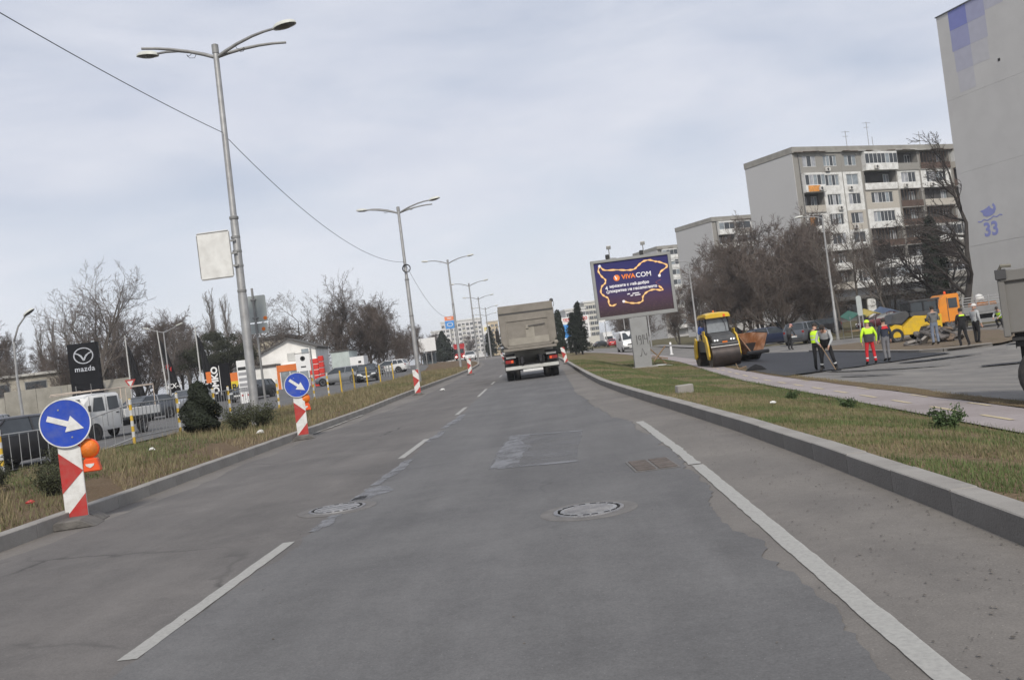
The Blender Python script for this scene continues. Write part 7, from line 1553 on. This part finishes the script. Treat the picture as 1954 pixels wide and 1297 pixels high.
    f.loft([[(-.012, -.098, .02), (.012, -.098, .02), (0, -.10, .03)], [(-.016, -.118, -.02), (.016, -.118, -.02), (0, -.122, -.012)]]); f.ball((.085, 0, 0), .026, 6, 1.3, .5); f.ball((-.085, 0, 0), .026, 6, 1.3, .5); f.build('nose_and_ears', SKIN, t, smooth=True)
    for x in (-.032, .032): e = MB(); e.T = HM; e.ball((x, -.094, .022), .011, 6); e.build('eye', HAIR, t)
    e = MB(); e.T = HM; e.box((0, -.10, -.045), (.05, .012, .012)); e.build('mouth', mat('lips', (.30, .13, .11), .6), t)
    if hair and not hat:
        hh = MB(); hh.T = HM; hh.lathe([(.0001, .125), (.05, .118), (.085, .085), (.098, .03), (.094, -.02), (.088, -.03)], 14, Matrix.Translation((0, .018, 0)) @ Matrix.Diagonal((.95, 1.08, 1, 1))); hh.build('hair', HAIR, t, smooth=True)
    if hat:
        hh = MB(); hh.T = HM; hh.lathe([(.0001, .142), (.05, .135), (.088, .105), (.106, .05), (.108, .03)], 16, Matrix.Diagonal((.98, 1.12, 1, 1))); ho = hh.build('helmet' if hat[1] else 'cap', hat[0], t, smooth=True)
        br = MB(); br.T = HM; br.add([(-.085, -.06, .045), (.085, -.06, .045), (.075, -.185, .03), (-.075, -.185, .03), (-.085, -.06, .036), (.085, -.06, .036), (.075, -.185, .022), (-.075, -.185, .022)], [(0, 1, 2, 3), (7, 6, 5, 4), (0, 4, 5, 1), (1, 5, 6, 2), (2, 6, 7, 3), (3, 7, 4, 0)]); br.build('brim', hat[2] if len(hat) > 2 else hat[0], ho)
    def shell(z0, z1, m_, name, grow=1.10, seg=12, open_=0):
        """garment ring following the torso between two heights along pelvis-chest-neck"""
        A, B, C = V[idx['pelvis']], V[idx['chest']], V[idx['neck']]; rings = []
        for k in range(7):
            u = z0 + (z1 - z0) * k / 6
            if u < 1: c = A.lerp(B, u); rx = .155 + .02 * u; ry = .118 + .01 * u; dr = (B - A).normalized()
            else: c = B.lerp(C, u - 1); rx = .175 - .07 * (u - 1); ry = .128 - .05 * (u - 1); dr = (C - B).normalized()
            qq = Vector((0, 0, 1)).rotation_difference(dr).to_matrix(); rings.append([tuple(c + qq @ Vector((rx * grow * cos(2 * pi * i / seg) * 1.0, ry * grow * sin(2 * pi * i / seg), 0))) for i in range(seg)])
        mb = MB(); mb.loft(rings, cap=False); return mb.build(name, m_, t, smooth=True, angle=70, fix=False)
    if vest:
        v = shell(vest[1], vest[2], vest[0], 'vest', vest[3] if len(vest) > 3 else 1.13)
        if vest[0] is HIVIS: shell(vest[1] + .28, vest[1] + .40, REFL, 'reflective_band', 1.16); shell(vest[1] + .62, vest[1] + .72, REFL, 'reflective_band', 1.16) if vest[2] > 1.2 else None
    if collar: shell(1.45, 1.8, collar, 'collar', 1.22)
    return t
BLKC = cloth('black', (.014, .014, .016)); GRYC = cloth('grey', (.13, .135, .14)); LGRY = cloth('pale grey', (.36, .37, .37)); NAVY = cloth('navy', (.030, .036, .055)); REDC = cloth('red', (.52, .022, .03)); JEAN = cloth('faded jeans', (.17, .20, .26)); DGRY = cloth('dark grey', (.055, .056, .06)); GREYP = cloth('grey trousers', (.17, .17, .18))
def pp(x, y, dz=.035): return (x, y, G(x, y) + dz)
away = pi
# two men raking: one in a vest, one bent in grey
person(pp(9.40, 35.1), 2.6, 'worker in a yellow high-visibility vest and black clothes, head bowed', BLKC, BLKC, dict(headb=(.02, -.07, 1.54), headc=(.02, -.12, 1.60), headt=(.02, -.14, 1.68), neck=(0, -.03, 1.48), le=(.26, -.08, 1.17), lw=(.15, -.30, 1.05), lh=(.10, -.36, 1.02), re=(-.26, -.08, 1.17), rw=(-.15, -.28, 1.0), rh=(-.10, -.34, .97)), vest=(HIVIS, .12, 1.55, 1.16), hair=True)
person(pp(9.42, 34.0), -.5, 'worker in a pale grey shirt and black overalls, bending over the rake', LGRY, BLKC, dict(belly=(0, -.03, 1.12), chest=(.02, -.16, 1.31), neck=(.03, -.26, 1.43), headb=(.03, -.32, 1.48), headc=(.03, -.38, 1.53), headt=(.03, -.42, 1.60), ls=(.21, -.18, 1.38), le=(.30, -.28, 1.10), lw=(.22, -.46, .90), lh=(.20, -.50, .84), rs=(-.17, -.18, 1.38), re=(-.24, -.30, 1.10), rw=(-.10, -.48, .98), rh=(-.06, -.54, .95), lhip=(.11, 0, .92), lk=(.20, -.06, .50), la=(.27, .05, .09), lt=(.30, -.11, .035), rk=(-.18, -.02, .50), ra=(-.24, .05, .09), rt=(-.28, -.10, .035)), ankle=True, vest=(BLKC, -.05, .62, 1.12))
t = thing('asphalt_rake', pp(9.48, 33.3, .03), .2, 'long-handled rake held by the bending worker', 'rake'); MB().tube([(0, 0, .03), (-.22, .42, .90), (-.28, .52, 1.1)], .016, 6).build('handle', WOOD, t); MB().box((0, -.02, .04), (.34, .03, .05)).build('head', BLK_MET, t)
person(pp(12.2, 37.9), away, 'worker in red trousers, yellow and grey jacket and yellow helmet, seen from behind', HIVIS, REDC, dict(le=(.30, .02, 1.16), re=(-.30, .02, 1.16), lw=(.30, -.06, .92), rw=(-.30, -.06, .92), lk=(.14, -.02, .5), la=(.17, .02, .09), lt=(.18, -.15, .035), rk=(-.14, -.02, .5), ra=(-.17, .02, .09), rt=(-.18, -.15, .035)), h=1.72, hat=(HIVIS, True), ankle=True, vest=(DGRY, -.15, .70, 1.26))
person(pp(13.3, 39.3), away + .2, 'worker in a navy jacket with red shoulders and grey trousers, beside the red-trousered one', NAVY, GREYP, dict(la=(.08, .02, .09), lk=(.09, -.02, .5), lt=(.09, -.15, .035), ra=(-.08, .02, .09), rk=(-.09, -.02, .5), rt=(-.09, -.15, .035)), h=1.74, hair=True, vest=(REDC, 1.0, 1.7, 1.12))
person(pp(18.0, 46.2, .1), away + .1, 'worker in a grey hooded jacket and faded jeans, standing on the dirt island', GRYC, JEAN, dict(le=(.26, -.06, 1.18), lw=(.12, -.20, 1.05), lh=(.06, -.22, 1.02), re=(-.26, -.06, 1.18), rw=(-.12, -.20, 1.05), rh=(-.06, -.22, 1.02)), h=1.85, collar=GRYC)
person(pp(17.8, 42.6), away + .25, 'worker in black with a bright yellow collar, walking away', BLKC, BLKC, dict(lk=(.11, -.14, .52), la=(.12, -.05, .09), lt=(.12, -.22, .035), rk=(-.11, .06, .50), ra=(-.12, .20, .12), rt=(-.12, .05, .035), le=(.25, -.05, 1.16), lw=(.12, -.22, 1.08), lh=(.08, -.25, 1.06), re=(-.25, -.05, 1.16), rw=(-.12, -.22, 1.08), rh=(-.08, -.25, 1.06)), h=1.72, collar=HIVIS)
person(pp(19.0, 44.0), 1.9, 'person in a pale grey jacket, black trousers and white and red cap, standing sideways', LGRY, BLKC, dict(le=(.24, -.02, 1.17), lw=(.20, -.20, 1.02), lh=(.16, -.26, 1.0), la=(.08, .02, .09), lt=(.08, -.15, .035), ra=(-.08, .02, .09), rt=(-.08, -.15, .035)), h=1.80, hat=(cloth('cap white', (.6, .58, .56)), False, REDC))
person(pp(26.3, 57.5), -.9, 'worker in a yellow vest crouching beside the orange lorry', LGRY, BLKC, dict(pelvis=(0, .12, .55), lhip=(.10, .10, .52), rhip=(-.10, .10, .52), belly=(0, .02, .72), chest=(0, -.10, .92), neck=(0, -.20, 1.05), headb=(0, -.26, 1.10), headc=(0, -.31, 1.16), headt=(0, -.33, 1.24), ls=(.19, -.12, .98), le=(.24, -.30, .78), lw=(.16, -.48, .66), lh=(.14, -.54, .62), rs=(-.19, -.12, .98), re=(-.24, -.30, .78), rw=(-.16, -.48, .66), rh=(-.14, -.54, .62), lk=(.14, -.28, .52), rk=(-.14, -.28, .48), la=(.13, -.02, .10), lt=(.14, -.20, .035), ra=(-.13, -.02, .10), rt=(-.14, -.20, .035)), vest=(HIVIS, .05, 1.4, 1.16))
person(pp(15.05, 62.5), 2.2, 'worker in a dark jacket and pink cap stooping beside the grey estate car', DGRY, BLKC, dict(chest=(0, -.10, 1.32), neck=(0, -.18, 1.45), headb=(0, -.23, 1.51), headc=(0, -.28, 1.57), headt=(0, -.30, 1.65), ls=(.19, -.12, 1.40), rs=(-.19, -.12, 1.40), le=(.25, -.20, 1.12), lw=(.18, -.42, 1.0), lh=(.16, -.48, .98), re=(-.25, -.20, 1.12), rw=(-.18, -.40, .95), rh=(-.16, -.46, .92)), h=1.74, hat=(cloth('cap pink', (.52, .26, .24)), False))
# driver of the road roller, seated in the cab
person((6.86, 44.75, G(6.9, 44.75) + .98), .15, 'roller driver in a blue jacket leaning at the side of the cab', cloth('work blue', (.03, .06, .20)), DGRY, dict(pelvis=(0, .05, .40), belly=(0, .05, .56), chest=(0, .02, .78), neck=(0, 0, .94), headb=(0, -.01, 1.02), headc=(0, -.02, 1.10), headt=(0, -.01, 1.185), ls=(.19, .02, .87), le=(.26, -.05, .62), lw=(.20, -.28, .58), lh=(.18, -.36, .58), rs=(-.19, .02, .87), re=(-.26, -.05, .62), rw=(-.20, -.28, .58), rh=(-.18, -.36, .58), lhip=(.095, 0, .38), rhip=(-.095, 0, .38), lk=(.11, -.42, .44), rk=(-.11, -.42, .44), la=(.11, -.45, .08), lt=(.11, -.60, .035), ra=(-.11, -.45, .08), rt=(-.11, -.60, .035)), group=None)

# ------------------------------------------------------------------ thin spring haze over the whole place
HZ = bpy.data.materials.new('haze'); HZ.use_nodes = True; HZ.node_tree.nodes.clear()
_o = HZ.node_tree.nodes.new('ShaderNodeOutputMaterial'); _v = HZ.node_tree.nodes.new('ShaderNodeVolumePrincipled')
_v.inputs['Color'].default_value = (.98, .99, 1.0, 1); _v.inputs['Density'].default_value = 0.00042; _v.inputs['Anisotropy'].default_value = .2
HZ.node_tree.links.new(_v.outputs[0], _o.inputs['Volume'])
tag(MB().b(-2600, 2600, -70, 4100, -2.8, 36).build('haze', HZ), kind='stuff')
